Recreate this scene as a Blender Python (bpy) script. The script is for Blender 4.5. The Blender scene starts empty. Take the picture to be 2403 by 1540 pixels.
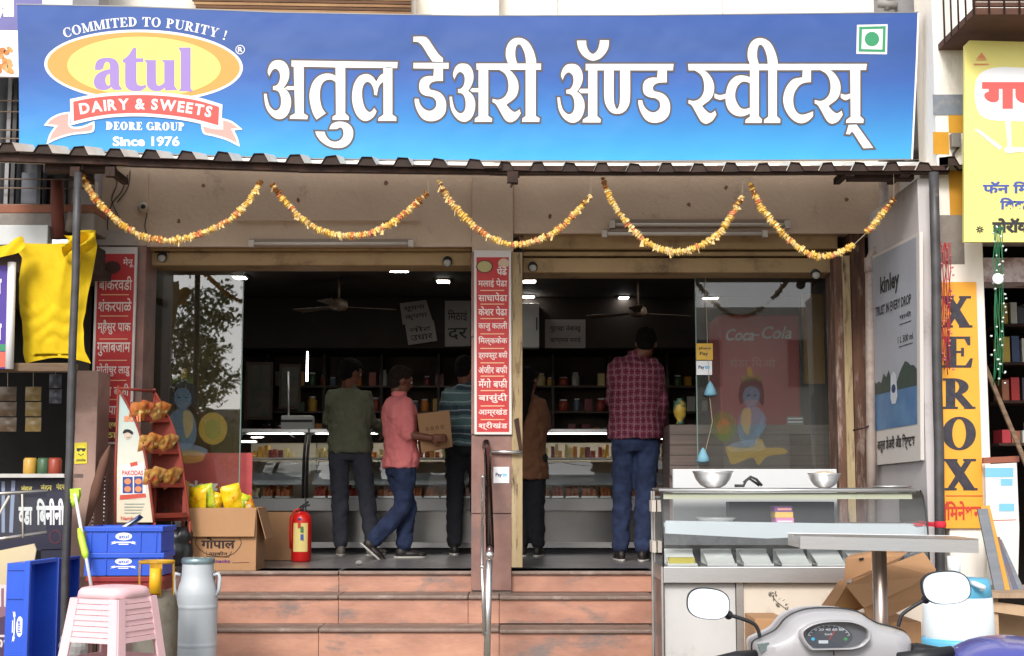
import bpy, bmesh, math, random
from mathutils import Vector, Matrix, geometry, noise
random.seed(7)
S = bpy.context.scene
COL = S.collection
V = Vector
rad = math.radians
# ------------------------------------------------------------------ camera
FPX, CX, CY = 3300.0, 1201.5, 770.0          # focal length and centre in units of a 2403-wide picture
PITCH = math.atan(360.0/3300.0)
CAMP = V((0, -10, 1.2))
cam = bpy.data.cameras.new('camera'); camo = bpy.data.objects.new('camera', cam); COL.objects.link(camo)
camo.location = CAMP; camo.rotation_euler = (math.pi/2+PITCH, 0, 0)
cam.sensor_width = 36; cam.lens = 36*FPX/2403.0; cam.clip_end = 600; cam.clip_start = .05
S.camera = camo
# ------------------------------------------------------------------ world, sun, exposure
SUN_EL, SUN_AZ = rad(37), rad(-14)            # azimuth measured from straight behind the camera, negative to the left
w = bpy.data.worlds.new('World'); S.world = w; w.use_nodes = True
nt = w.node_tree; bg = nt.nodes['Background']
sky = nt.nodes.new('ShaderNodeTexSky'); sky.sky_type = 'NISHITA'; sky.sun_disc = False
sky.sun_elevation = SUN_EL; sky.sun_rotation = math.pi - SUN_AZ; sky.air_density = 1.0; sky.dust_density = 1.5; sky.ozone_density = 1.0
hs = nt.nodes.new('ShaderNodeHueSaturation'); hs.inputs['Saturation'].default_value = .2
nt.links.new(sky.outputs[0], hs.inputs['Color']); nt.links.new(hs.outputs[0], bg.inputs[0]); bg.inputs[1].default_value = .11
sl = bpy.data.lights.new('sun', 'SUN'); sl.energy = 1.15; sl.angle = rad(16); sl.color = (1, .955, .9)
so = bpy.data.objects.new('sun', sl); COL.objects.link(so)
sd = V((math.sin(SUN_AZ)*math.cos(SUN_EL), -math.cos(SUN_AZ)*math.cos(SUN_EL), math.sin(SUN_EL)))
so.rotation_euler = sd.to_track_quat('Z', 'Y').to_euler(); so.location = (-4, -14, 12)
S.view_settings.view_transform = 'Standard'; S.view_settings.look = 'None'; S.view_settings.gamma = 1
S.view_settings.exposure = 1.22; S.view_settings.use_curve_mapping = False
S.cycles.max_bounces = 8; S.cycles.transparent_max_bounces = 12; S.cycles.caustics_reflective = False; S.cycles.caustics_refractive = False
# ------------------------------------------------------------------ picture -> place
_f = V((0, math.cos(PITCH), math.sin(PITCH))); _u = V((0, -math.sin(PITCH), math.cos(PITCH)))
def ray(x, y): return _f + V(((x-CX)/FPX, 0, 0)) + _u*(-(y-CY)/FPX)
def W(x, y, Y):
    d = ray(x, y); return CAMP + d*((Y+10)/d.y)
def onplane(p0, n):
    def f(x, y, off=0.0):
        d = ray(x, y); t = (p0-CAMP).dot(n)/d.dot(n); return CAMP + d*t + n*off
    return f
def wall_at(Y): return onplane(V((0, Y, 0)), V((0, -1, 0)))
# ------------------------------------------------------------------ materials
NTH = 'first second third fourth fifth sixth seventh eighth ninth tenth eleventh twelfth thirteenth fourteenth fifteenth sixteenth seventeenth eighteenth nineteenth twentieth'.split()+[p_+'-'+q for p_ in ('twenty', 'thirty', 'forty', 'fifty') for q in 'first second third fourth fifth sixth seventh eighth ninth'.split()]
def lin(c): return tuple(((v/255.)/12.92 if v/255. <= .04045 else ((v/255.+.055)/1.055)**2.4) for v in c)
MATS = {}
def M(name, c, rough=.6, metal=0., c2=None, scale=6., amt=.5, bump=.0, bscale=None, det=6, stretch=(1, 1, 1), emit=0, coat=0, lo=.35, hi=.65, dirt=None, dscale=1.3, dlo=.5, dhi=.75, alpha=1, spec=.5):
    if name in MATS: return MATS[name]
    m = bpy.data.materials.new(name); m.use_nodes = True; n = m.node_tree; L = n.links; b = n.nodes['Principled BSDF']
    b.inputs['Roughness'].default_value = rough; b.inputs['Metallic'].default_value = metal; b.inputs['Specular IOR Level'].default_value = spec
    b.inputs['Coat Weight'].default_value = coat; b.inputs['Coat Roughness'].default_value = .08
    c = lin(c)
    if c2 is None: c2 = tuple(v*.78 for v in c)
    else: c2 = lin(c2)
    tc = n.nodes.new('ShaderNodeTexCoord'); mp = n.nodes.new('ShaderNodeMapping'); mp.inputs['Scale'].default_value = stretch
    L.new(tc.outputs['Object'], mp.inputs[0])
    nz = n.nodes.new('ShaderNodeTexNoise'); nz.inputs['Scale'].default_value = scale; nz.inputs['Detail'].default_value = det; nz.inputs['Roughness'].default_value = .62
    L.new(mp.outputs[0], nz.inputs['Vector'])
    r = n.nodes.new('ShaderNodeMapRange'); r.inputs[1].default_value = lo; r.inputs[2].default_value = hi; r.inputs[3].default_value = 0; r.inputs[4].default_value = amt
    L.new(nz.outputs[0], r.inputs[0])
    mx = n.nodes.new('ShaderNodeMix'); mx.data_type = 'RGBA'; mx.inputs[6].default_value = (*c, 1); mx.inputs[7].default_value = (*c2, 1)
    L.new(r.outputs[0], mx.inputs[0]); out = mx.outputs[2]
    if dirt is not None:
        d = n.nodes.new('ShaderNodeTexNoise'); d.inputs['Scale'].default_value = dscale; d.inputs['Detail'].default_value = 9; d.inputs['Roughness'].default_value = .7
        L.new(mp.outputs[0], d.inputs['Vector'])
        r2 = n.nodes.new('ShaderNodeMapRange'); r2.inputs[1].default_value = dlo; r2.inputs[2].default_value = dhi; L.new(d.outputs[0], r2.inputs[0])
        m2 = n.nodes.new('ShaderNodeMix'); m2.data_type = 'RGBA'; m2.inputs[7].default_value = (*lin(dirt), 1)
        L.new(r2.outputs[0], m2.inputs[0]); L.new(out, m2.inputs[6]); out = m2.outputs[2]
    L.new(out, b.inputs['Base Color'])
    # small variation of gloss
    rr = n.nodes.new('ShaderNodeMapRange'); rr.inputs[3].default_value = max(0, rough-.06); rr.inputs[4].default_value = min(1, rough+.12); L.new(nz.outputs[0], rr.inputs[0]); L.new(rr.outputs[0], b.inputs['Roughness'])
    if bump:
        bn = n.nodes.new('ShaderNodeTexNoise'); bn.inputs['Scale'].default_value = bscale or scale*4; bn.inputs['Detail'].default_value = 8
        L.new(mp.outputs[0], bn.inputs['Vector']); bb = n.nodes.new('ShaderNodeBump'); bb.inputs['Strength'].default_value = bump; bb.inputs['Distance'].default_value = .02
        L.new(bn.outputs[0], bb.inputs['Height']); L.new(bb.outputs[0], b.inputs['Normal'])
    if alpha < 1: b.inputs['Alpha'].default_value = alpha
    if emit: b.inputs['Emission Color'].default_value = (*c, 1); b.inputs['Emission Strength'].default_value = emit
    MATS[name] = m; return m
def flat(name, c, rough=.5, **k): return M(name, c, rough, amt=.12, **k)
def glassmat(name, fac=.1, tint=(.92, .95, .94), rough=.0, film=None, filmfac=0.):
    m = bpy.data.materials.new(name); m.use_nodes = True; n = m.node_tree; L = n.links; n.nodes.clear()
    o = n.nodes.new('ShaderNodeOutputMaterial'); t = n.nodes.new('ShaderNodeBsdfTransparent'); g = n.nodes.new('ShaderNodeBsdfGlossy'); mx = n.nodes.new('ShaderNodeMixShader')
    t.inputs[0].default_value = (*tint, 1); g.inputs['Roughness'].default_value = rough
    lw = n.nodes.new('ShaderNodeFresnel'); lw.inputs[0].default_value = 1.5
    ad = n.nodes.new('ShaderNodeMath'); ad.operation = 'ADD'; ad.inputs[1].default_value = fac; ad.use_clamp = True
    L.new(lw.outputs[0], ad.inputs[0]); L.new(ad.outputs[0], mx.inputs[0]); L.new(t.outputs[0], mx.inputs[1]); L.new(g.outputs[0], mx.inputs[2])
    last = mx.outputs[0]
    if film:
        d = n.nodes.new('ShaderNodeBsdfDiffuse'); d.inputs[0].default_value = (*lin(film), 1); m3 = n.nodes.new('ShaderNodeMixShader'); m3.inputs[0].default_value = filmfac
        nz = n.nodes.new('ShaderNodeTexNoise'); nz.inputs['Scale'].default_value = 2.2; nz.inputs['Detail'].default_value = 5
        tc = n.nodes.new('ShaderNodeTexCoord'); L.new(tc.outputs['Object'], nz.inputs['Vector'])
        r = n.nodes.new('ShaderNodeMapRange'); r.inputs[1].default_value = .3; r.inputs[2].default_value = .75; r.inputs[3].default_value = filmfac*.4; r.inputs[4].default_value = filmfac*1.5
        L.new(nz.outputs[0], r.inputs[0]); L.new(r.outputs[0], m3.inputs[0])
        L.new(last, m3.inputs[1]); L.new(d.outputs[0], m3.inputs[2]); last = m3.outputs[0]
    L.new(last, o.inputs[0]); MATS[name] = m; return m
def gradz(name, z0, z1, stops, rough=.35, axis='Z'):
    m = bpy.data.materials.new(name); m.use_nodes = True; n = m.node_tree; L = n.links; b = n.nodes['Principled BSDF']; b.inputs['Roughness'].default_value = rough
    tc = n.nodes.new('ShaderNodeTexCoord'); sp = n.nodes.new('ShaderNodeSeparateXYZ'); L.new(tc.outputs['Object'], sp.inputs[0])
    r = n.nodes.new('ShaderNodeMapRange'); r.inputs[1].default_value = z0; r.inputs[2].default_value = z1
    L.new(sp.outputs[axis], r.inputs[0])
    nz = n.nodes.new('ShaderNodeTexNoise'); nz.inputs['Scale'].default_value = 1.2; nz.inputs['Detail'].default_value = 5; L.new(tc.outputs['Object'], nz.inputs['Vector'])
    ma = n.nodes.new('ShaderNodeMath'); ma.operation = 'MULTIPLY_ADD'; ma.inputs[1].default_value = .10; L.new(nz.outputs[0], ma.inputs[0]); L.new(r.outputs[0], ma.inputs[2])
    cr = n.nodes.new('ShaderNodeValToRGB'); L.new(ma.outputs[0], cr.inputs[0])
    cr.color_ramp.elements[0].position = stops[0][0]; cr.color_ramp.elements[0].color = (*lin(stops[0][1]), 1)
    cr.color_ramp.elements[1].position = stops[-1][0]; cr.color_ramp.elements[1].color = (*lin(stops[-1][1]), 1)
    for p, c in stops[1:-1]:
        e = cr.color_ramp.elements.new(p); e.color = (*lin(c), 1)
    bn = n.nodes.new('ShaderNodeTexNoise'); bn.inputs['Scale'].default_value = 1.6; bn.inputs['Detail'].default_value = 3; L.new(tc.outputs['Object'], bn.inputs['Vector']); bb = n.nodes.new('ShaderNodeBump'); bb.inputs['Strength'].default_value = .35; bb.inputs['Distance'].default_value = .06; L.new(bn.outputs[0], bb.inputs['Height']); L.new(bb.outputs[0], b.inputs['Normal'])
    L.new(cr.outputs[0], b.inputs['Base Color']); MATS[name] = m; return m
def stripes(name, base, lines, rough=.85):
    """woven cloth: lines = [(axis, period, width, colour)]"""
    m = bpy.data.materials.new(name); m.use_nodes = True; n = m.node_tree; L = n.links; b = n.nodes['Principled BSDF']; b.inputs['Roughness'].default_value = rough
    tc = n.nodes.new('ShaderNodeTexCoord'); sp = n.nodes.new('ShaderNodeSeparateXYZ')
    nz = n.nodes.new('ShaderNodeTexNoise'); nz.inputs['Scale'].default_value = 5; L.new(tc.outputs['Object'], nz.inputs['Vector'])
    va = n.nodes.new('ShaderNodeVectorMath'); va.operation = 'MULTIPLY_ADD'; va.inputs[1].default_value = (.05, .05, .05); L.new(nz.outputs[1], va.inputs[0]); L.new(tc.outputs['Object'], va.inputs[2])
    L.new(va.outputs[0], sp.inputs[0])
    cur = None; c0 = n.nodes.new('ShaderNodeRGB'); c0.outputs[0].default_value = (*lin(base), 1); cur = c0.outputs[0]
    for ax, per, wd, c in lines:
        d = n.nodes.new('ShaderNodeMath'); d.operation = 'PINGPONG'; d.inputs[1].default_value = per/2; L.new(sp.outputs[ax], d.inputs[0])
        lt = n.nodes.new('ShaderNodeMath'); lt.operation = 'LESS_THAN'; lt.inputs[1].default_value = wd/2; L.new(d.outputs[0], lt.inputs[0])
        sc = n.nodes.new('ShaderNodeMath'); sc.operation = 'MULTIPLY'; sc.inputs[1].default_value = .75; L.new(lt.outputs[0], sc.inputs[0])
        mx = n.nodes.new('ShaderNodeMix'); mx.data_type = 'RGBA'; mx.inputs[7].default_value = (*lin(c), 1); L.new(sc.outputs[0], mx.inputs[0]); L.new(cur, mx.inputs[6]); cur = mx.outputs[2]
    L.new(cur, b.inputs['Base Color']); MATS[name] = m; return m
# ------------------------------------------------------------------ things and parts
ORG = {}
def thing(name, label, cat, loc=(0, 0, 0), rz=0, group=None, kind=None):
    o = bpy.data.objects.new(name, None); COL.objects.link(o); o.location = loc; o.rotation_euler = (0, 0, rz); o.empty_display_size = .1
    o['label'] = label; o['category'] = cat
    if group: o['group'] = group
    if kind: o['kind'] = kind
    ORG[o.name] = V(loc); return o
def tag(o, label=None, cat=None, group=None, kind=None):
    if label: o['label'] = label
    if cat: o['category'] = cat
    if group: o['group'] = group
    if kind: o['kind'] = kind
    return o
class MB:
    def __init__(s, mat=None, smooth=False):
        s.v = []; s.f = []; s.mi = []; s.sm = []; s.mats = []; s.cur = 0; s.smooth = smooth; s.x = None
        if mat is not None: s.mat(mat)
    def mat(s, m):
        if m not in s.mats: s.mats.append(m)
        s.cur = s.mats.index(m); return s
    def add(s, vs, fs):
        if s.x is not None: vs = [s.x @ V(p) for p in vs]
        b = len(s.v); s.v += [tuple(p) for p in vs]
        for f in fs: s.f.append(tuple(i+b for i in f)); s.mi.append(s.cur); s.sm.append(s.smooth)
        return s
    def box(s, a, b):
        x0, x1 = sorted((a[0], b[0])); y0, y1 = sorted((a[1], b[1])); z0, z1 = sorted((a[2], b[2]))
        return s.add([(x0, y0, z0), (x1, y0, z0), (x1, y1, z0), (x0, y1, z0), (x0, y0, z1), (x1, y0, z1), (x1, y1, z1), (x0, y1, z1)],
                     [(0, 3, 2, 1), (4, 5, 6, 7), (0, 1, 5, 4), (1, 2, 6, 5), (2, 3, 7, 6), (3, 0, 4, 7)])
    def pbox(s, x0, y0, x1, y1, Yf, Yb):
        """box whose front face covers picture rectangle x0..x1, y0..y1 at depth Yf and which runs back to Yb"""
        ym = (y0+y1)/2; xm = (x0+x1)/2
        return s.box((W(x0, ym, Yf).x, Yf, W(xm, y0, Yf).z), (W(x1, ym, Yf).x, Yb, W(xm, y1, Yf).z))
    def quad(s, a, b, c, d): return s.add([a, b, c, d], [(0, 1, 2, 3)])
    def prism(s, pts, dv):
        n = len(pts); dv = V(dv); vs = [V(p) for p in pts]; vs += [p+dv for p in vs]
        tri = geometry.tessellate_polygon([vs[:n]])
        fs = [tuple(t) for t in tri]+[tuple(i+n for i in reversed(t)) for t in tri]+[(i, (i+1) % n, (i+1) % n+n, i+n) for i in range(n)]
        return s.add(vs, fs)
    def tube(s, path, r, n=8, caps=True):
        path = [V(p) for p in path]; rs = r if isinstance(r, (list, tuple)) else [r]*len(path); vs = []; fs = []; up = None
        for i, p in enumerate(path):
            t = (path[min(i+1, len(path)-1)]-path[max(i-1, 0)]).normalized()
            if up is None: up = t.orthogonal().normalized()
            up = (up - t*up.dot(t)); up = up.normalized() if up.length > 1e-6 else t.orthogonal().normalized()
            b = t.cross(up)
            for k in range(n):
                a = 2*math.pi*k/n; vs.append(p+(up*math.cos(a)+b*math.sin(a))*rs[i])
        for i in range(len(path)-1):
            for k in range(n): fs.append((i*n+k, i*n+(k+1) % n, (i+1)*n+(k+1) % n, (i+1)*n+k))
        if caps: fs.append(tuple(reversed(range(n)))); fs.append(tuple((len(path)-1)*n+k for k in range(n)))
        return s.add(vs, fs)
    def lathe(s, prof, c=(0, 0, 0), n=24, axis=None, cap=True):
        """prof = [(r, h)]; axis up unless a matrix is given"""
        vs = []; fs = []; c = V(c); mt = axis or Matrix.Identity(3)
        for r, h in prof:
            for k in range(n):
                a = 2*math.pi*k/n; vs.append(c+mt @ V((r*math.cos(a), r*math.sin(a), h)))
        for i in range(len(prof)-1):
            for k in range(n): fs.append((i*n+k, i*n+(k+1) % n, (i+1)*n+(k+1) % n, (i+1)*n+k))
        if cap: fs.append(tuple(reversed(range(n)))); fs.append(tuple((len(prof)-1)*n+k for k in range(n)))
        return s.add(vs, fs)
    def loft(s, rings, n=18):
        """rings = [(centre, ax, ay)] ellipses"""
        vs = []; fs = []
        for c, ax, ay in rings:
            for k in range(n):
                a = 2*math.pi*k/n; vs.append(V(c)+V(ax)*math.cos(a)+V(ay)*math.sin(a))
        for i in range(len(rings)-1):
            for k in range(n): fs.append((i*n+k, i*n+(k+1) % n, (i+1)*n+(k+1) % n, (i+1)*n+k))
        fs.append(tuple(reversed(range(n)))); fs.append(tuple((len(rings)-1)*n+k for k in range(n)))
        return s.add(vs, fs)
    def ball(s, c, r, n=10, m=7, mt=None):
        c = V(c); r = V(r) if hasattr(r, '__len__') else V((r, r, r)); vs = []; fs = []
        for i in range(m+1):
            th = math.pi*i/m
            for k in range(n):
                a = 2*math.pi*k/n; p = V((r.x*math.sin(th)*math.cos(a), r.y*math.sin(th)*math.sin(a), r.z*math.cos(th)))
                vs.append(c+(mt @ p if mt else p))
        for i in range(m):
            for k in range(n): fs.append((i*n+k, (i+1)*n+k, (i+1)*n+(k+1) % n, i*n+(k+1) % n))
        return s.add(vs, fs)
    def grid(s, f, nu, nv):
        vs = [f(i/nu, j/nv) for j in range(nv+1) for i in range(nu+1)]
        return s.add(vs, [(j*(nu+1)+i, j*(nu+1)+i+1, (j+1)*(nu+1)+i+1, (j+1)*(nu+1)+i) for j in range(nv) for i in range(nu)])
    def mesh(s, name, org=V((0, 0, 0))):
        me = bpy.data.meshes.new(name); me.from_pydata([tuple(V(p)-org) for p in s.v], [], s.f)
        for m in s.mats: me.materials.append(m)
        me.polygons.foreach_set('material_index', s.mi); me.polygons.foreach_set('use_smooth', s.sm); me.update(); return me
    def build(s, name, parent=None, mat=None, bev=0, bseg=2, solid=0, org=None, **tg):
        if mat is not None and not s.mats: s.mats = [mat]
        og = org if org is not None else (ORG[parent.name] if parent else V((0, 0, 0)))
        o = bpy.data.objects.new(name, s.mesh(name, V(og))); COL.objects.link(o)
        if parent: o.parent = parent; ORG[o.name] = V(og)
        else: o.location = V(og); ORG[o.name] = V(og)
        if solid: md = o.modifiers.new('solid', 'SOLIDIFY'); md.thickness = solid; md.offset = 0
        if bev: md = o.modifiers.new('bevel', 'BEVEL'); md.width = bev; md.segments = bseg; md.limit_method = 'ANGLE'; md.angle_limit = rad(40); md.use_clamp_overlap = True
        return tag(o, **tg) if tg else o
def copy_tree(o, parent=None):
    c = o.copy(); COL.objects.link(c)
    if parent is not None: c.parent = parent
    ORG[c.name] = ORG.get(o.name, V((0, 0, 0)))
    for ch in [x for x in bpy.data.objects if x.parent == o and x is not c]: copy_tree(ch, c)
    return c
def dup(root, loc, rz=0, label=None, group=None):
    c = copy_tree(root); c.location = loc; c.rotation_euler = (0, 0, rz)
    if label: c['label'] = label
    if group: c['group'] = group
    return c
def baked(mb, name, parent, mat, mods, **tg):
    """evaluate modifiers now and keep one plain mesh"""
    og = ORG[parent.name] if parent else V((0, 0, 0))
    o = bpy.data.objects.new('tmp', mb.mesh('tmp', og)); COL.objects.link(o); mods(o)
    bpy.context.view_layer.update(); dg = bpy.context.evaluated_depsgraph_get()
    me = bpy.data.meshes.new_from_object(o.evaluated_get(dg)); COL.objects.unlink(o); bpy.data.objects.remove(o)
    me.materials.clear(); me.materials.append(mat); me.polygons.foreach_set('use_smooth', [True]*len(me.polygons)); me.polygons.foreach_set('material_index', [0]*len(me.polygons))
    p = bpy.data.objects.new(name, me); me.name = name; COL.objects.link(p)
    if parent: p.parent = parent
    ORG[p.name] = V(og)
    return tag(p, **tg) if tg else p
# ------------------------------------------------------------------ lettering
_tc = {}
def vis(s):
    s = list(s); i = 0
    while i < len(s):
        if s[i] == 'ि':
            j = i-1
            while j-1 > 0 and s[j-1] == '्': j -= 2
            s.insert(j, s.pop(i))
        i += 1
    return ''.join(s)
def glyphs(s, bold=0.):
    k = (s, bold)
    if k in _tc: return _tc[k]
    c = bpy.data.curves.new('t', 'FONT'); c.body = vis(s); c.size = 1; c.offset = bold; c.resolution_u = 3
    o = bpy.data.objects.new('t', c); COL.objects.link(o); bpy.context.view_layer.update(); dg = bpy.context.evaluated_depsgraph_get()
    me = bpy.data.meshes.new_from_object(o.evaluated_get(dg))
    vs = [(v.co.x, v.co.y) for v in me.vertices]; fs = [tuple(p.vertices) for p in me.polygons]
    par = list(range(len(vs)))
    def fd(a):
        while par[a] != a: par[a] = par[par[a]]; a = par[a]
        return a
    for f in fs:
        for q in f[1:]: par[fd(q)] = fd(f[0])
    ids = {}; isl = [ids.setdefault(fd(i), len(ids)) for i in range(len(vs))]
    COL.objects.unlink(o); bpy.data.objects.remove(o); bpy.data.meshes.remove(me); bpy.data.curves.remove(c)
    xs = [p[0] for p in vs] or [0, 1]; ys = [p[1] for p in vs] or [0, 1]
    _tc[k] = (vs, fs, isl, (min(xs), min(ys), max(xs), max(ys))); return _tc[k]
def spline(pts, closed=True, n=5):
    """Catmull-Rom through pts, a third value of 1 marks a corner"""
    N = len(pts); out = []
    for i in range(N if closed else N-1):
        p1, p2 = pts[i], pts[(i+1) % N]; c1, c2 = len(p1) > 2, len(p2) > 2
        out.append((p1[0], p1[1]))
        if c1 and c2: continue
        p0 = p1 if c1 or (not closed and i == 0) else pts[i-1]; p3 = p2 if c2 or (not closed and i == N-2) else pts[(i+2) % N]
        for k in range(1, n):
            t = k/n; q = []
            for d in (0, 1):
                a, b, c, e = p0[d], p1[d], p2[d], p3[d]; q.append(.5*((2*b)+(-a+c)*t+(2*a-5*b+4*c-e)*t*t+(-a+3*b-3*c+e)*t**3))
            out.append(tuple(q))
    if not closed: out.append((pts[-1][0], pts[-1][1]))
    return out
class Art:
    """flat print on a surface; mapf(u, v, off) -> point, v downwards"""
    def __init__(s, mapf, base=.0015): s.f = mapf; s.b = base; s.mb = MB(); s.k = 0
    def o(s, lay): s.k += 1; return s.b+lay*.0007+(s.k % 6)*.0001
    def poly(s, pts, mat, lay=0, holes=()):
        s.mb.mat(mat); o = s.o(lay); loops = [pts]+list(holes); flatp = [p for l in loops for p in l]
        tri = geometry.tessellate_polygon([[V((p[0], p[1], 0)) for p in l] for l in loops])
        s.mb.add([s.f(p[0], p[1], o) for p in flatp], [tuple(t) for t in tri]); return s
    def rect(s, x0, y0, x1, y1, mat, lay=0): return s.poly([(x0, y0), (x1, y0), (x1, y1), (x0, y1)], mat, lay)
    def ell(s, cx, cy, rx, ry, mat, lay=0, rot=0, n=40, hole=None):
        def P(a, b): return [(cx+a*math.cos(t)*math.cos(rot)-b*math.sin(t)*math.sin(rot), cy+a*math.cos(t)*math.sin(rot)+b*math.sin(t)*math.cos(rot)) for t in [2*math.pi*k/n for k in range(n)]]
        return s.poly(P(rx, ry), mat, lay, [P(rx-hole, ry-hole)] if hole else ())
    def line(s, pts, w, mat, lay=0, closed=False):
        s.mb.mat(mat); o = s.o(lay); n = len(pts); L = []; R = []
        for i, p in enumerate(pts):
            a = pts[i-1] if (i or closed) else p; b = pts[(i+1) % n] if (i < n-1 or closed) else p
            d1 = V((p[0]-a[0], p[1]-a[1])); d2 = V((b[0]-p[0], b[1]-p[1]))
            if d1.length < 1e-9: d1 = d2
            if d2.length < 1e-9: d2 = d1
            if d1.length < 1e-9: d1 = d2 = V((1, 0))
            d1.normalize(); d2.normalize(); n1 = V((-d1.y, d1.x)); n2 = V((-d2.y, d2.x)); m = n1+n2
            m = m.normalized() if m.length > 1e-3 else n1
            k = min(1/max(m.dot(n1), .35), 2.2)*w/2
            L.append((p[0]+m.x*k, p[1]+m.y*k)); R.append((p[0]-m.x*k, p[1]-m.y*k))
        vs = [s.f(*p, o) for p in L]+[s.f(*p, o) for p in R]; fs = []
        for i in range(n if closed else n-1): j = (i+1) % n; fs.append((i, j, j+n, i+n))
        s.mb.add(vs, fs); return s
    def text(s, t, x0, y0, x1, y1, mat, lay=2, bold=0., slant=0.):
        vs, fs, isl, (a, b, c, d) = glyphs(t, bold); s.mb.mat(mat); o = s.b+lay*.0007
        if not vs: return s
        sx = (x1-x0)/(c-a or 1); sy = (y1-y0)/(d-b or 1)
        s.mb.add([s.f(x0+(p[0]-a)*sx+slant*(p[1]-b)*sy, y1-(p[1]-b)*sy, o+(isl[i] % 5)*.00012) for i, p in enumerate(vs)], fs); return s
    def build(s, name, parent, **k): return s.mb.build(name, parent, **k)
def arcp(cx, cy, rx, ry, wx, wy, a0, a1, n=16):
    A = [rad(a0+(a1-a0)*k/n) for k in range(n+1)]
    return [(cx+rx*math.cos(t), cy+ry*math.sin(t)) for t in A]+[(cx+(rx-wx)*math.cos(t), cy+(ry-wy)*math.sin(t)) for t in reversed(A)]
def serif(ch, T=.19, t=.07):
    """a bold serif capital, cap height 1: (advance, polygons with y upwards)"""
    def R(a, b, c, d): return [(a, b), (c, b), (c, d), (a, d)]
    def D(x0, x1, w, y0=0., y1=1.): return [(x0-w/2, y0), (x0+w/2, y0), (x1+w/2, y1), (x1-w/2, y1)]
    s = .075
    if ch == ' ': return .35, []
    if ch == 'I': return .44, [R(.2-T/2, 0, .2+T/2, 1), R(0, 0, .4, s), R(0, 1-s, .4, 1)]
    if ch == 'E': return .74, [R(.08, 0, .08+T, 1), R(0, 1-s, .64, 1), R(0, 0, .66, s), R(.08, .47, .46, .54), [(.58, .72), (.64, .72), (.64, 1), (.5, .95)], [(.52, .05), (.66, 0), (.7, .3), (.64, .3)], R(.43, .36, .5, .64)]
    if ch == 'T': return .8, [R(.38-T/2, 0, .38+T/2, 1), R(.16, 0, .6, s), R(0, 1-s, .76, 1), [(0, .72), (.06, .72), (.14, .95), (0, 1)], [(.76, .72), (.7, .72), (.62, .95), (.76, 1)]]
    if ch == 'D': return .84, [R(.08, 0, .08+T, 1), R(0, 0, .3, s), R(0, 1-s, .3, 1), arcp(.26, .5, .5, .5, T, s, -90, 90)]
    if ch == 'O': return .9, [arcp(.42, .5, .42, .52, T, s, -90, 90), arcp(.42, .5, .42, .52, T, s, 90, 270)]
    if ch == 'C': return .8, [arcp(.42, .5, .42, .52, T, s, 48, 312), [(.66, .62), (.72, .62), (.72, 1), (.66, .9)], [(.68, .1), (.74, .2), (.7, .3), (.64, .2)]]
    if ch == 'G': return .88, [arcp(.42, .5, .42, .52, T, s, 48, 320), [(.66, .64), (.72, .64), (.72, 1), (.66, .9)], R(.62, .05, .62+T*.9, .45), R(.5, .42, .88, .49)]
    if ch == 'P': return .76, [R(.08, 0, .08+T, 1), R(0, 0, .4, s), R(0, 1-s, .32, 1), arcp(.28, .72, .4, .28, T, s, -90, 90)]
    if ch == 'R': return .84, [R(.08, 0, .08+T, 1), R(0, 0, .4, s), R(0, 1-s, .32, 1), arcp(.28, .72, .4, .28, T, s, -90, 90), D(.72, .38, T, 0, .48), R(.56, 0, .86, s)]
    if ch == 'U': return .86, [R(.08, .3, .08+T, 1), R(.68, .3, .68+t, 1), arcp(.415, .32, .335, .34, T*.9, s, 180, 270), arcp(.415, .32, .335, .34, t, s, 270, 360), R(0, 1-s, .36, 1), R(.56, 1-s, .86, 1)]
    if ch == 'Y': return .8, [R(.39-T/2, 0, .39+T/2, .48), R(.18, 0, .6, s), D(.39, .14, T, .42, 1), D(.42, .68, t, .42, 1), R(0, 1-s, .36, 1), R(.54, 1-s, .82, 1)]
    if ch == 'X': return .86, [D(.68, .16, T*1.15), D(.16, .66, t*1.4), R(0, 0, .34, s), R(.5, 0, .86, s), R(0, 1-s, .36, 1), R(.5, 1-s, .82, 1)]
    if ch == 'M': return 1.08, [R(.1, 0, .1+t, 1), R(.78, 0, .78+T, 1), D(.5, .17, T*.9), D(.5, .82, t), R(0, 0, .28, s), R(.68, 0, 1.06, s), R(0, 1-s, .26, 1), R(.8, 1-s, 1.06, 1)]
    if ch == '!': return .3, [[(.09, .3), (.15, .3), (.22, 1), (.02, 1)], R(.03, 0, .21, .17)]
    return .5, []
def serif_on(art, s, base, h, mat, lay, T=.19, sp=.05, dirf=None):
    """text on a baseline: base(t) -> (x, y) for t in 0..1 by advance"""
    tot = sum(serif(c, T)[0]+sp for c in s); x = 0
    for c in s:
        adv, pl = serif(c, T); t = (x+adv/2)/tot; p = base(t); q = base(t+.01); r = base(t-.01)
        ang = math.atan2(q[1]-r[1], q[0]-r[0]); ca, sa = math.cos(ang), math.sin(ang)
        wpx = dirf/tot if dirf else h
        for pol in pl: art.poly([(p[0]+(a-adv/2)*wpx*ca+b*h*sa, p[1]+(a-adv/2)*wpx*sa-b*h*ca) for a, b in pol], mat, lay)
        x += adv+sp
def quadb(p0, p1, p2):
    return lambda t: tuple((1-t)**2*p0[i]+2*t*(1-t)*p1[i]+t*t*p2[i] for i in (0, 1))
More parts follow.
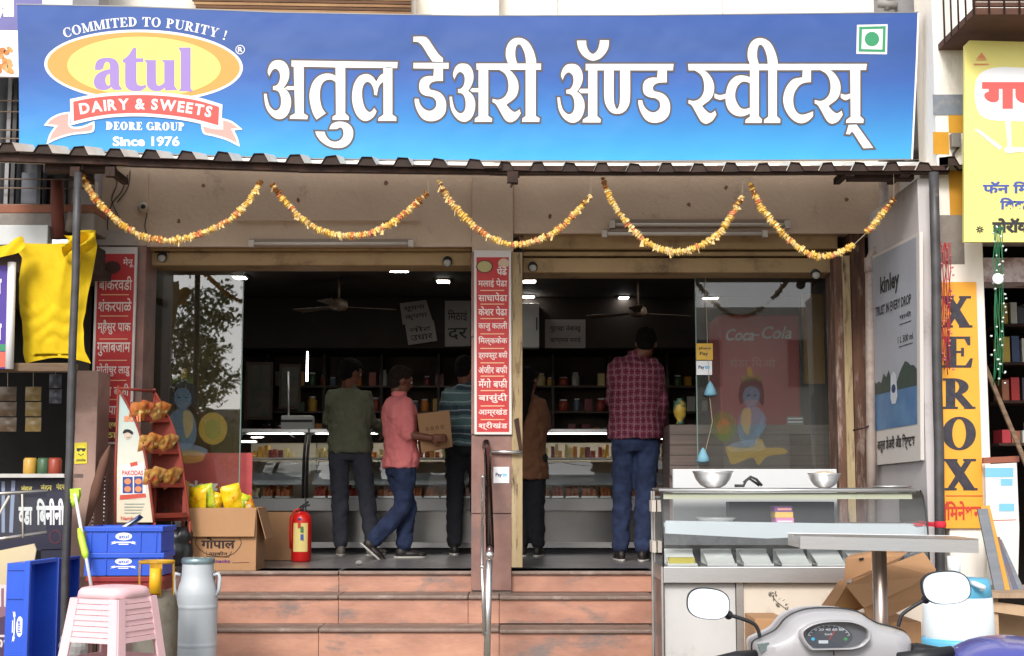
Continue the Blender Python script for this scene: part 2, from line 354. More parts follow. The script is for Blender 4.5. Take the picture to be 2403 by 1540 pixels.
def sans_on(art, s, base, h, wtot, mat, lay, bold=.03):
    x = 0; adv = []
    for c in s:
        if c == ' ': adv.append(.3); continue
        bb = glyphs(c, bold)[3]; adv.append(bb[2]-bb[0]+.09)
    tot = sum(adv); sc = wtot/tot
    for c, a in zip(s, adv):
        if c != ' ':
            vs, fs, isl, bb = glyphs(c, bold); t = (x+a/2)/tot; p = base(t); q = base(t+.01); r = base(t-.01)
            ang = math.atan2(q[1]-r[1], q[0]-r[0]); ca, sa = math.cos(ang), math.sin(ang); cxm = (bb[0]+bb[2])/2; hs_ = h/.70
            art.mb.mat(mat); o = art.o(lay)
            art.mb.add([art.f(p[0]+(u-cxm)*sc*ca+v*hs_*sa, p[1]+(u-cxm)*sc*sa-v*hs_*ca, o) for u, v in vs], fs)
        x += a
# ================================================================== MATERIALS
plaster = M('plaster_pink', (212, 188, 164), .9, c2=(186, 162, 140), scale=1.8, bump=.25, bscale=30, dirt=(120, 96, 80), dscale=2.2, dlo=.58, dhi=.8)
cream = M('plaster_cream', (244, 239, 230), .9, c2=(224, 212, 194), scale=1.4, bump=.25, bscale=24, dirt=(150, 135, 118), dscale=1.1, dlo=.6, dhi=.8, stretch=(1.6, 1, .5))
greyplaster = M('plaster_grey', (150, 148, 150), .9, c2=(120, 118, 120), scale=1.5, bump=.2, bscale=30, dirt=(95, 90, 88), dscale=1.5, dlo=.6, dhi=.8)
concrete = M('concrete', (140, 132, 124), .95, c2=(100, 92, 86), scale=3, bump=.5, bscale=20)
granite_pink = M('granite_pink', (200, 148, 124), .45, c2=(160, 114, 96), scale=4.0, amt=1, bump=.12, bscale=50, dirt=(128, 112, 106), dscale=3.2, dlo=.52, dhi=.62, stretch=(.45, 1, 1.1))
granite_edge = M('granite_edge', (140, 118, 106), .55, c2=(84, 70, 64), scale=10, bump=.2, dirt=(176, 160, 148), dscale=5, dlo=.55, dhi=.7)
granite_brown = M('granite_brown', (150, 112, 100), .5, c2=(120, 86, 78), scale=5, amt=.8, bump=.08, dirt=(105, 92, 90), dscale=2, dlo=.5, dhi=.7)
floor_m = M('floor_stone', (120, 116, 116), .28, c2=(92, 88, 88), scale=3, bump=.03)
asphalt = M('asphalt', (150, 140, 128), .95, c2=(124, 116, 106), scale=9, bump=.6, bscale=120)
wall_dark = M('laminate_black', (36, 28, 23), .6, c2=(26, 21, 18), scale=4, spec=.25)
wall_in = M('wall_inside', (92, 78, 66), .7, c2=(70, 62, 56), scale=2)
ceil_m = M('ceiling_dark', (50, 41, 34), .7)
steel = M('stainless', (226, 225, 224), .34, 1., c2=(196, 194, 192), scale=5, amt=.5, stretch=(1, 1, 12))
steel_d = M('stainless_dull', (200, 198, 194), .42, 1., c2=(160, 154, 148), scale=3, amt=.8, dirt=(110, 96, 84), dscale=2, dlo=.55, dhi=.8)
blackmetal = M('black_metal', (28, 27, 28), .45, c2=(48, 42, 38), scale=9, amt=.5)
rust = M('rusty_steel', (66, 42, 32), .85, c2=(38, 28, 24), scale=8, amt=.9, bump=.25)
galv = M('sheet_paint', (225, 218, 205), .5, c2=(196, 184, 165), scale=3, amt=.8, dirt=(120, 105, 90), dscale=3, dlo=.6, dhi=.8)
galv_shade = M('sheet_underside_shade', (62, 46, 38), .8, c2=(40, 30, 26), scale=4, amt=.8)  # shade below the sheet is put into this dark colour
white = flat('white_print', (236, 236, 236), .4)
black = flat('black_print', (38, 36, 40), .5)
red_m = flat('red_print', (196, 44, 46), .5)
cream_shut = M('shutter_cream', (178, 150, 108), .6, c2=(150, 122, 84), scale=3, dirt=(96, 74, 52), dscale=3, dlo=.55, dhi=.75)
rod_m = flat('painted_rod', (120, 100, 84), .6)
# ================================================================== SETTING
mb = MB(asphalt); mb.grid(lambda u, v: (-150+300*u, -150+300*v, -.01+.012*noise.noise(V((u*300, v*300, 0)))), 60, 60); mb.build('ground', kind='structure', label='dusty grey asphalt ground in front of the shops')
FZ = W(1200, 1340, 0).z    # shop floor height
# ------------------------------------------------------------------ shop building
bld = thing('shop_building', 'plastered two storey building holding the sweet shop with pink beam', 'building', (0, 0, 0))
xl, xr = W(222, 500, 0).x, W(2112, 500, 0).x
def X(px, Y): return W(px, 1000, Y).x
def Z(py, Y): return W(1200, py, Y).z
b = MB(plaster)
b.pbox(222, 380, 1108, 576, 0, .22); b.build('front_beam', bld, bev=.004)
b = MB(plaster); b.pbox(1108, 380, 1204, 592, -.03, .22); b.build('front_beam', bld, bev=.004)
b = MB(plaster); b.pbox(1204, 380, 2112, 545, 0, .22); b.build('front_beam', bld, bev=.004)
b = MB(plaster); b.pbox(1206, 540, 2030, 548, -.012, 0); b.build('beam_moulding', bld)
b = MB(plaster); b.pbox(345, 568, 1108, 579, -.014, 0); b.build('beam_moulding', bld)
b = MB(plaster); b.pbox(555, 513, 985, 518, -.018, 0); b.build('beam_ledge', bld)
# left pillar, centre pillar, right pillar
b = MB(granite_brown); b.pbox(218, 576, 330, 1500, -.02, .3); b.build('pillar', bld, bev=.006)
for i, (y0, y1) in enumerate(((592, 790), (792, 1020), (1022, 1205), (1207, 1386))):
    b = MB(granite_brown); b.pbox(1106, y0, 1200, y1, -.05, -.031); b.build('granite_tile', bld, bev=.003)
b = MB(concrete); b.box((X(1107, 0), -.03, 0), (X(1199, 0), .3, Z(592, 0))); b.build('pillar', bld)
b = MB(M('weathered_wood', (180, 160, 124), .8, c2=(146, 122, 86), scale=3, stretch=(3, 3, .4), amt=.9, bump=.3, dirt=(62, 40, 26), dscale=7, dlo=.52, dhi=.66)); b.pbox(1200, 592, 1226, 1332, -.045, .12); b.build('shutter_channel', bld, bev=.003)
b = MB(M('brown_grime', (112, 78, 60), .8, c2=(70, 48, 38), scale=4, amt=.9, bump=.3, stretch=(3, 3, .6), dirt=(160, 140, 128), dscale=5, dlo=.52, dhi=.66)); b.pbox(1966, 600, 1984, 1400, .02, .3); b.build('shutter_channel', bld)
b = MB(MATS['weathered_wood']); b.pbox(1986, 600, 2004, 1400, 0, .2); b.build('shutter_channel', bld)
b = MB(MATS['brown_grime']); b.pbox(2005, 545, 2040, 1400, .05, .3); b.build('pillar', bld)
b = MB(MATS['weathered_wood']); b.pbox(320, 590, 334, 1240, -.01, .12); b.build('shutter_channel', bld)
# shutter boxes with rolled slats
def shutter(x0, x1, ys, Y):
    sh = thing('rolling_shutter', 'cream rolled up shutter above the left bay' if x0 < 1000 else 'cream rolled up shutter above the right bay', 'shutter', W((x0+x1)/2, ys[0], Y), group='rolled up shutters')
    for i, (a, c) in enumerate(ys[1]):
        b = MB(cream_shut); b.pbox(x0, a, x1, c, Y+.03*(i % 2)+.02*i, Y+.35); b.build('slat', sh, bev=.01)
    b = MB(rust); b.pbox(x0, ys[1][0][1], x1, ys[1][1][0], Y+.12, Y+.3); b.build('bottom_bar', sh)
shutter(333, 1107, (580, ((581, 588), (591, 623))), .1)
shutter(1226, 1966, (548, ((549, 584), (590, 601), (605, 640))), .1)
# interior
Xa, Xb = X(335, 0)-.05, W(1985, 1000, .3).x+.05
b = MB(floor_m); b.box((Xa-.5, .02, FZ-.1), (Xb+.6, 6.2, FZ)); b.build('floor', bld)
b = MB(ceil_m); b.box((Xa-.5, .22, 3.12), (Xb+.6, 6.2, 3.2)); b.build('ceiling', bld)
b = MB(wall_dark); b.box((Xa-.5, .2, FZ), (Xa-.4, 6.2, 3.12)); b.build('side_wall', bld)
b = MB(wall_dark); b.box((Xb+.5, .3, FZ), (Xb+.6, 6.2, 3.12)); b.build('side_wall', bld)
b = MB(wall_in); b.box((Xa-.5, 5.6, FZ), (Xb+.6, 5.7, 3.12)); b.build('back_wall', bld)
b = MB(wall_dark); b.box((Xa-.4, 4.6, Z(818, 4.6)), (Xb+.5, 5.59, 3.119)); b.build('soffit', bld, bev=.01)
# front upper wall
b = MB(cream); b.box((X(225, .1)-.1, .22, 3.119), (W(2240, 300, .22).x, .5, 7.5)); b.build('upper_wall', bld)
for (x0, x1, Yf) in ((760, 965, .05), (1005, 1170, .0), (1300, 1312, .18), (1700, 1712, .18)):
    b = MB(cream); b.box((X(x0, Yf), Yf, 3.8), (X(x1, Yf), .219, 7)); b.build('pilaster', bld, bev=.01)
b = MB(greyplaster); b.box((W(2100, 200, -.3).x, -.35, Z(380, 0)), (W(2188, 200, -.35).x, .22, 7)); b.build('pilaster', bld, bev=.02)
# side wall on the right coming forward from the shop front
XS = W(2050, 900, 0).x
sw = MB(M('side_plaster', (196, 190, 190), .8, c2=(174, 168, 168), scale=2, dirt=(128, 116, 108), dscale=2.0, dlo=.6, dhi=.8, bump=.15)); sw.box((XS, -1.22, 0), (W(2200, 900, -1.22).x, .05, Z(420, -1.2))); sw.build('side_wall', bld, bev=.005)
b = MB(granite_pink); b.box((X(430, 0)-1.3, .0, 0), (X(518, 0), .28, FZ-.001)); b.build('plinth', bld)
# ------------------------------------------------------------------ steps
st = thing('entrance_steps', 'three pink granite entrance steps with grey edges below the shop door', 'steps', (0, 0, 0))
zs = [FZ, Z(1397, -.3), Z(1474, -.6), 0.0]; Ys = [0, -.3, -.6, -.9]
joints = [[430, 515, 800, 1172, 1530], [430, 800, 1100, 1172, 1530], [430, 755, 1172, 1530], [430, 860, 1172, 1530]]
for k in range(3):
    Yf, zt, zb = Ys[k], zs[k], zs[k+1]; js = joints[k]
    for i in range(len(js)-1):
        x0, x1 = X(js[i], Yf)+.0015, X(js[i+1], Yf)-.0015; dz = .0 if js[i] < 1150 else -.004*k
        b = MB(granite_pink); b.box((x0, Yf, zb), (x1, Yf+.02, zt-.028+dz)); r = b.build('riser_slab', st, bev=.002)
        b = MB(granite_edge); b.box((x0, Yf-.022, zt-.026+dz), (x1, Yf+.31, zt+dz)); b.build('tread_slab', st, bev=.008)
b = MB(concrete); b.box((X(431, 0), .021, -.02), (X(1529, 0), .3, FZ-.101)); b.box((X(431, 0), -.279, -.02), (X(1529, 0), .019, zs[1]-.03)); b.box((X(431, 0), -.579, -.02), (X(1529, 0), -.281, zs[2]-.03)); b.build('core', st)
b = MB(MATS['granite_pink']); b.box((X(1527, 0), -.95, 0), (X(1545, 0), .0, FZ)); b.build('cheek_wall', st, bev=.004)
# ================================================================== SIGNBOARD
Bp, Tp = W(1100, 375, -.95), W(1100, 36, -1.08); dd = (Tp-Bp).normalized(); sn = -V((0, dd.z, -dd.y))
SP = onplane(Bp, sn)
sign = thing('shop_signboard', 'long blue shop signboard with white Devanagari letters above the awning', 'signboard', Bp)
zb_, zt_ = SP(1100, 375).z, SP(1100, 30).z
sgm = gradz('sign_print', zb_-Bp.z, zt_-Bp.z, [(.05, (66, 162, 214)), (.38, (60, 124, 194)), (.62, (62, 98, 170)), (.82, (60, 90, 152)), (1, (56, 88, 158))], .3)
outl = [(40, 10), (300, 16), (650, 30), (1100, 38), (1500, 37), (2155, 30), (2151, 140), (2140, 373), (1500, 377), (1100, 376), (700, 371), (400, 361), (45, 345), (44, 180)]
b = MB(sgm); b.prism([SP(x, y) for x, y in outl], -sn*.012); b.build('printed_face', sign)
b = MB(M('frame_steel', (150, 150, 152), .5, .6)); b.prism([SP(x, y, -.013) for x, y in outl], -sn*.1); b.build('frame', sign)
b = MB(white); a = Art(SP, .002); a.line([(2155, 29), (2151, 140), (2140, 374)], 4, white); a.line([(38, 10), (300, 15), (650, 29), (1100, 37), (1500, 36), (2156, 29)], 2.5, MATS['frame_steel']); a.line([(45, 347), (400, 362), (700, 372), (1100, 377), (1500, 378), (2140, 374)], 2.5, MATS['frame_steel']); a.build('edge_trim', sign)
# --- big letters traced stroke by stroke
def C2(a, b): return ((640+a/3.00375)/1.07533, (60+b/3.00375)/1.07533)
def C3(a, b): return ((1380+a/2.503)/1.07533, (b/2.503)/1.07533)
def C1(a, b): return (a/3.681, b/3.681)
def tr(pts, f, aff=None, n=4):
    q = spline(pts, n=n)
    if aff: (ax0, ax1, bx0, bx1), (ay0, ay1, by0, by1) = aff; q = [(bx0+(p[0]-ax0)/(ax1-ax0)*(bx1-bx0), by0+(p[1]-ay0)/(ay1-ay0)*(by1-by0)) for p in q]
    return [f(*p) for p in q]
c = 1
A3 = [(108,372,c),(110,348),(125,310),(150,285),(185,278),(225,285),(255,315),(270,360),(268,410),(250,455),(228,487,c),(255,510),(278,550),(285,600),(275,655),(250,700),(215,722),(180,722),(145,705),(110,665),(88,610),(80,532,c),(100,532,c),(105,570),(120,620),(145,650),(170,660),(195,645),(208,610),(207,560),(195,525),(178,508),(148,502,c),(148,475,c),(175,468),(195,440),(202,400),(195,365),(175,345),(155,345),(135,365),(120,400,c)]
DA = [(1435,340,c),(1435,435,c),(1380,437),(1345,450),(1330,475),(1340,500),(1380,510),(1420,530),(1450,570),(1460,620),(1450,680),(1415,720),(1370,738),(1320,738),(1275,715),(1240,660),(1222,600),(1222,570,c),(1250,570,c),(1262,610),(1290,645),(1330,662),(1365,650),(1385,620),(1380,580),(1350,555),(1300,545),(1265,520),(1255,475),(1265,430),(1295,405),(1330,398),(1362,398,c),(1368,340,c)]
RA = [(1850,345,c),(1925,345,c),(1960,370),(1995,420),(2008,475),(2000,530),(1975,570),(1935,600),(1915,615,c),(1945,650),(1975,670),(1995,665),(2015,650,c),(2025,680,c),(1995,725),(1960,745),(1930,745),(1900,720),(1860,650),(1835,610),(1810,595,c),(1812,570,c),(1850,578),(1890,565),(1920,530),(1932,480),(1925,420),(1900,375)]
II = [(1928,300,c),(1912,250),(1915,190),(1935,145),(1965,118),(2005,108),(2050,118),(2090,150),(2120,205),(2138,265),(2142,300,c),(2065,300,c),(2060,250),(2045,200),(2025,165),(2005,158),(1990,175),(1983,215),(1985,260),(1997,300,c)]
def cn(*p): return [(x, y, 1) for x, y in p]
L = []
L.append(tr(A3, C2)); L.append(tr(cn((258,475),(306,475),(306,503),(262,503),(235,490)), C2))
L.append(tr(cn((288,280),(1092,292),(1088,338),(700,334),(380,327),(288,326)), C2))
L.append(tr(cn((305,324),(380,324),(380,680),(412,700),(408,725),(275,722),(278,700),(315,680)), C2))
L.append(tr(cn((622,330),(695,330),(695,680),(722,705),(722,730),(598,730),(600,705),(625,690)), C2))
L.append(tr([(628,400,c),(590,382),(540,380),(490,400),(450,445),(428,510),(425,570),(438,640),(455,690),(478,728,c),(548,680,c),(520,640),(505,580),(503,520),(515,465),(540,435),(575,425),(605,432),(628,450,c)], C2))
L.append(tr([(575,800,c),(590,765),(630,745),(680,745),(725,765),(752,805),(752,860),(725,910),(680,938),(620,942),(560,925),(510,890),(480,850),(468,818,c),(540,820,c),(548,850),(578,885),(620,896),(658,882),(680,850),(680,812),(665,788),(648,790),(632,800,c)], C2))
L.append(tr([(980,378,c),(955,400),(930,440,c),(905,405),(870,385),(835,385),(795,405),(762,460),(748,530),(750,600),(770,670),(800,715),(840,738),(880,730),(915,700),(932,665,c),(915,640,c),(895,665),(870,668),(845,640),(828,590),(822,530),(828,480),(845,450),(865,442),(890,455),(910,495),(915,540,c),(935,545,c),(945,490),(960,460),(986,440,c)], C2))
L.append(tr(cn((984,330),(1052,330),(1052,690),(1082,710),(1082,738),(945,738),(948,715),(985,690)), C2))
L.append(tr([(1212,100,c),(1290,100),(1320,115),(1345,150),(1400,230),(1435,262,c),(1435,292,c),(1355,288,c),(1320,235),(1280,170),(1245,140),(1212,138,c)], C2))
L.append(tr(cn((1212,298),(1478,298),(1478,342),(1212,340)), C2)); L.append(tr(DA, C2))
L.append(tr(A3, C2, ((80, 285, 1485, 1680), (278, 722, 303, 742)))); L.append(tr(cn((1655,490),(1706,490),(1706,520),(1660,520),(1640,506)), C2))
L.append(tr(cn((1688,303),(2178,303),(2178,350),(1690,350)), C2)); L.append(tr(cn((1705,345),(1778,345),(1778,700),(1808,720),(1805,745),(1675,745),(1678,720),(1705,700)), C2))
L.append(tr(RA, C2)); L.append(tr(cn((2062,345),(2138,345),(2138,700),(2168,718),(2165,745),(2035,745),(2038,718),(2062,700)), C2)); L.append(tr(II, C2))
L.append(tr([(190,258,c),(248,258,c),(250,290),(265,325),(290,342),(315,325),(330,290),(335,256,c),(392,256,c),(385,310),(350,360),(310,382),(275,382),(230,355),(200,310)], C3))
L.append(tr(A3, C3, ((80, 285, 66, 238), (278, 722, 405, 775)))); L.append(tr(cn((212,562),(263,562),(263,590),(216,590),(200,576)), C3))
L.append(tr(cn((245,405),(800,405),(795,446),(245,446)), C3)); L.append(tr(cn((262,443),(318,443),(318,735),(340,755),(338,775),(225,775),(228,757),(260,735)), C3))
L.append(tr([(362,443,c),(422,443,c),(422,620),(430,670),(442,690),(455,670),(462,620),(462,443,c),(525,443,c),(525,620),(510,680),(480,712),(442,720),(405,710),(375,670),(362,610)], C3))
L.append(tr(DA, C3, ((1222, 1460, 578, 778), (340, 738, 443, 775))))
L.append(tr(cn((892,405),(2020,405),(2015,444),(895,446)), C3)); L.append(tr(RA, C3, ((1810, 2025, 893, 1070), (345, 745, 443, 780))))
L.append(tr([(1058,592,c),(1095,602),(1138,590,c),(1135,620,c),(1095,632),(1058,620,c)], C3))
L.append([C3(*p) for p in spline([(1286,490,c),(1240,478),(1190,485),(1150,525),(1130,590),(1130,650),(1150,700),(1190,730),(1240,735),(1286,715,c),(1286,680,c),(1250,690),(1220,680),(1195,640),(1188,600),(1200,550),(1230,520),(1260,518),(1286,530,c)], n=4)])
L.append(tr(cn((1282,443),(1338,443),(1338,735),(1358,755),(1355,778),(1252,778),(1255,757),(1282,738)), C3))
L.append(tr(cn((1398,443),(1452,443),(1452,735),(1474,755),(1472,778),(1370,778),(1372,757),(1398,738)), C3)); L.append(tr(II, C3, ((1912, 2142, 1268, 1458), (108, 300, 242, 406))))
L.append(tr([(1667,443,c),(1667,520,c),(1625,525),(1590,545),(1562,590),(1555,640),(1565,690),(1590,720),(1620,725),(1655,715),(1680,705,c),(1680,735,c),(1650,765),(1610,780),(1570,770),(1530,735),(1500,680),(1492,620),(1510,555),(1550,505),(1600,492),(1612,490,c),(1615,443,c)], C3))
L.append(tr(RA, C3, ((1810, 2025, 1690, 1868), (345, 745, 443, 780)))); L.append(tr([(1855,592,c),(1885,600),(1918,592,c),(1918,620,c),(1885,635),(1855,618,c)], C3))
L.append(tr(cn((1915,443),(1978,443),(1978,735),(2000,755),(1998,778),(1888,778),(1892,757),(1918,738)), C3))
L.append(tr(cn((1905,790),(1955,788),(2060,935),(1998,938),(1938,845),(1925,830),(1912,850),(1888,848)), C3))
brownline = flat('letter_outline', (92, 84, 84), .4)
a = Art(SP, .002)
for p in L: a.line(p, 8.6, brownline, 0, closed=True)
a.build('letter_outline', sign)
a = Art(SP, .004)
for p in L: a.poly(p, white, 1)
a.build('lettering', sign)
# --- emblem
orange = flat('orange_print', (232, 158, 82), .4); yel = flat('yellow_print', (240, 226, 120), .4); lil = flat('lilac_print', (156, 130, 196), .4)
rib = flat('ribbon_red', (226, 86, 80), .4); pink = flat('ribbon_pink', (234, 158, 150), .4)
a = Art(SP, .002)
def c1(pts, n=4): return [C1(*p) for p in spline(pts, n=n)]
ex, ey = C1(1241, 570)
a.ell(ex, ey, 858/3.681, 312/3.681, white, 0, .022, 72); a.ell(ex, ey, 832/3.681, 290/3.681, orange, 1, .022, 72); a.ell(ex+1, ey+2, 662/3.681, 258/3.681, yel, 2, .022, 72)
lt = [(395,1080,c),(440,1030),(520,990),(605,975,c),(605,1090),(700,1102),(810,1060,c),(810,1110),(785,1140),(620,1160),(500,1195),(415,1235,c),(440,1160),(490,1090,c)]
rt = [(1920,1030,c),(2000,1055),(2080,1115,c),(2010,1122,c),(2045,1190),(2062,1255,c),(1960,1205),(1840,1170),(1765,1150),(1745,1078,c),(1830,1105),(1920,1112,c)]
for t_ in (lt, rt): a.poly(c1(t_), pink, 3); a.line(c1(t_), 4.5, white, 4, closed=True)
band = [(635,880,c),(800,848),(1000,828),(1250,822),(1500,838),(1700,868),(1895,925,c),(1888,1085,c),(1700,1035),(1500,1002),(1250,980),(1000,985),(800,1012),(640,1050,c)]
a.line(c1(band), 15, white, 5, closed=True); a.poly(c1(band), rib, 6)
sans_on(a, 'DAIRY & SWEETS', quadb(C1(690, 988), C1(1255, 885), C1(1830, 1015)), 24, 305, white, 7, .035)
serif_on(a, 'COMMITED TO PURITY !', quadb(C1(560, 330), C1(1230, 120), C1(1955, 352)), 22, white, 1, .21, .06, 388)
serif_on(a, 'DEORE GROUP', lambda t: (C1(915, 0)[0]+t*186, C1(0, 1122)[1]+t*2), 19, white, 1, .3, .04, 186)
a.text('Since 1976', *C1(975, 1178), *C1(1552, 1266), white, 1, .035)
a.ell(*C1(2075, 430), 11, 11, white, 1, hole=1.8); a.text('R', *C1(2056, 408), *C1(2098, 452), white, 1, .03)
a.poly(c1([(820,605,c),(830,545),(865,510),(930,500),(990,512),(1022,550),(1030,600),(1030,720),(1040,750),(1055,765,c),(1050,778,c),(985,778),(965,752,c),(930,776),(880,780),(835,765),(812,720),(820,670),(850,635),(900,610),(950,598,c),(950,560),(935,538),(915,540),(900,560),(892,592),(860,608)]), lil, 3, [c1([(950,640,c),(925,655),(912,690),(922,730),(940,742),(952,730,c)])])
a.poly(c1([(1150,415,c),(1178,415,c),(1178,505,c),(1240,505,c),(1240,540,c),(1180,540,c),(1180,700),(1195,735),(1225,742),(1258,732,c),(1262,755),(1220,785),(1170,790),(1120,780),(1090,750),(1082,700),(1082,545,c),(1058,540,c),(1065,515,c),(1110,480),(1145,425,c)]), lil, 3)
a.poly(c1([(1245,520,c),(1348,520,c),(1350,700),(1362,738),(1390,738),(1420,715,c),(1420,545,c),(1395,520,c),(1508,520,c),(1508,745,c),(1535,780,c),(1430,785,c),(1425,760,c),(1380,788),(1320,785),(1280,755),(1268,700),(1268,545,c)]), lil, 3)
a.poly(c1(cn((1540,412),(1648,412),(1648,765),(1672,792),(1545,790),(1562,762),(1562,450))), lil, 3)
a.build('emblem', sign)
green = flat('green_print', (58, 150, 104), .4)
a = Art(SP, .002); g = lambda x, y: C3(x, y)
def g4(x0, y0, x1, y1): return [g(x0, y0+4), g(x1, y0), g(x1-4, y1), g(x0-4, y1-3)]
a.poly(g4(1958, 154, 2152, 344), white, 0); a.poly(g4(1972, 166, 2140, 330), green, 1); a.poly(g4(1990, 184, 2122, 314), white, 2); a.ell(*g(2052, 248), 17, 17, green, 3); a.build('vegetarian_mark', sign)
# ================================================================== AWNING
aw = thing('corrugated_awning', 'corrugated sheet awning on dark steel beam below the blue signboard', 'awning', W(1200, 400, -1.3))
YF = -1.35
edge = [(-60, 354), (60, 360), (300, 372), (700, 386), (1150, 398), (1500, 402), (2345, 398)]
def edgey(x):
    for (a_, b_), (c_, d_) in zip(edge, edge[1:]):
        if x <= c_: return b_+(d_-b_)*(x-a_)/(c_-a_)
    return edge[-1][1]
SL = math.tan(rad(11.4))
def sheet(x0, x1, first, per, dz, Yf, name):
    pts = []; x = first-per*3
    while x < x1+per:
        for dx, h in ((-.27, 0), (-.14, 1), (.14, 1), (.27, 0)): pts.append((x+dx*per, h))
        x += per
    pts = [(min(max(p[0], x0), x1), p[1]) for p in pts if x0-per*.3 < p[0] < x1+per*.3]
    b = MB(galv); cols = []
    for p, h in pts: v = W(p, edgey(p)-dz, Yf); cols.append((v.x, v.z+h*(.052+.004*math.sin(p*1.7))+.0015*math.sin(p)))
    vs = []; ny = 6
    for j in range(ny+1):
        y = Yf+j*(.95/ny)
        for (cx, cz) in cols: vs.append((cx, y, cz+(y-Yf)*SL))
    nc = len(cols); b.add(vs, [(j*nc+i, j*nc+i+1, (j+1)*nc+i+1, (j+1)*nc+i) for j in range(ny) for i in range(nc-1)])
    b2 = len(b.v); b.mat(galv_shade); b.add([(x, y, z-.003) for x, y, z in vs], [(j*nc+i, (j+1)*nc+i, (j+1)*nc+i+1, j*nc+i+1) for j in range(ny) for i in range(nc-1)])
    b.add([(cx, Yf, cz) for cx, cz in cols]+[(cx, Yf, cz-.003) for cx, cz in cols], [(i, i+1, i+1+nc, i+nc) for i in range(nc-1)])
    for i in range(nc-1):  # dark end faces imitate the shade inside the open ridges
        if abs(pts[i][1]-1) < .01 and abs(pts[i+1][1]-1) < .01 and 0 < i < nc-2:
            q = [cols[i-1], cols[i], cols[i+1], cols[i+2]]; b.add([(cx, Yf+.012, cz-.004) for cx, cz in q], [(0, 1, 2, 3)])
    return b.build(name, aw)
sheet(-80, 1178, 100, 84.5, 4, YF, 'roof_sheet'); sheet(1120, 2240, 1262, 75.6, 0, YF+.02, 'roof_sheet'); 
s3 = sheet(2225, 2345, 2318, 90, 12, YF-.03, 'roof_sheet'); 
flm = M('flashing_white', (232, 226, 214), .5, c2=(206, 198, 184), scale=3, dirt=(120, 108, 98), dscale=5, dlo=.6, dhi=.8)
for (x0, y0, x1, y1) in ((-40, 350, 400, 366), (401, 366, 720, 376), (721, 376, 1160, 382), (1161, 383, 1640, 383), (1641, 383, 2196, 380)):
    b = MB(flm); p = [W(x0, y0, -.955), W(x1, y1, -.955), W(x1, y1+30, -.975), W(x0, y0+30, -.975)]; b.prism(p, (0, .01, 0)); b.build('flashing', aw)
b = MB(rust)
for (x0, y0, x1, y1) in ((-60, 358, 300, 371), (300, 371, 700, 385), (700, 385, 1150, 391), (1150, 391, 2228, 391)):
    p = [W(x0, y0-2, YF+.05), W(x1, y1-2, YF+.05), W(x1, y1+16, YF+.05), W(x0, y0+18, YF+.05)]; b.prism(p, (0, .04, 0))
b.build('front_beam', aw)
for i, x in enumerate((180, 262, 1208, 1990, 2120)):
    b = MB(rust); p0 = W(x, 398, YF+.1); b.box((p0.x-.02, YF+.1, p0.z-.03), (p0.x+.02, YF+.42, p0.z+.01)); b.box((p0.x-.03, YF+.06, p0.z-.05), (p0.x+.03, YF+.12, p0.z+.01)); b.build('bracket', aw)
b = MB(rust); b.pbox(1992, 398, 2145, 421, YF+.12, YF+.2); b.build('bracket', aw)
b = MB(rust); b.pbox(105, 382, 265, 402, YF+.12, YF+.2); b.build('bracket', aw)
def pole(x0, y0, x1, y1, Yp, r, label, z=None):
    t = thing('awning_post', label, 'post', (W(x1, y1, Yp).x, Yp, 0), group='steel posts carrying the awning')
    a_, c_ = W(x0, y0, Yp), W(x1, y1, Yp); d_ = (a_-c_)/(a_.z-c_.z); foot = c_-d_*c_.z
    b = MB(M('pole_paint', (78, 76, 78), .45, c2=(44, 42, 44), scale=5, amt=.9, dirt=(120, 116, 112), dscale=4, dlo=.58, dhi=.75), smooth=True); n = 9
    b.tube([foot+(a_-foot)*k/n+V((math.sin(k*2)*.003, 0, 0)) for k in range(n+1)], r, 12); b.build('pipe', t)
    b = MB(rust); b.box((foot.x-.06, Yp-.06, 0), (foot.x+.06, Yp+.06, .012)); b.build('base_plate', t)
    return t
pole(184, 405, 157, 1250, -1.3, .024, 'leaning dark steel post at the left end of the awning')
pole(2192, 405, 2205, 1200, -1.36, .03, 'black steel post beside the orange XEROX sign')
# ================================================================== GARLANDS
petals = [M('marigold_yellow', (238, 204, 112), .8, c2=(222, 172, 74), scale=60), M('marigold_pale', (244, 224, 160), .8, c2=(214, 150, 90), scale=60), M('marigold_pink', (222, 150, 104), .8, c2=(205, 110, 70), scale=60), M('marigold_dry', (160, 104, 44), .9, c2=(104, 66, 28), scale=60)]
fl_me = []
for m in petals:
    for v in range(2):
        b = MB(m); rr = random.Random(v+3); n = 11; vs = []; fs = []
        for (r, h) in ((.008, -.009), (.023, -.006), (.017, -.001), (.026, .004), (.010, .010)):
            for k in range(n):
                a_ = 2*math.pi*k/n+h*30; q = r*(1+.35*rr.uniform(-1, 1)); vs.append((q*math.cos(a_), q*math.sin(a_), h+rr.uniform(-.002, .002)))
        for i in range(4):
            for k in range(n): fs.append((i*n+k, i*n+(k+1) % n, (i+1)*n+(k+1) % n, (i+1)*n+k))
        fs += [tuple(range(n)), tuple(4*n+k for k in range(n))]; b.add(vs, fs); fl_me.append(b.mesh('flower'))
string_m = flat('cotton_string', (190, 178, 150), .9); tass = flat('pale_tuberose', (222, 190, 130), .9)
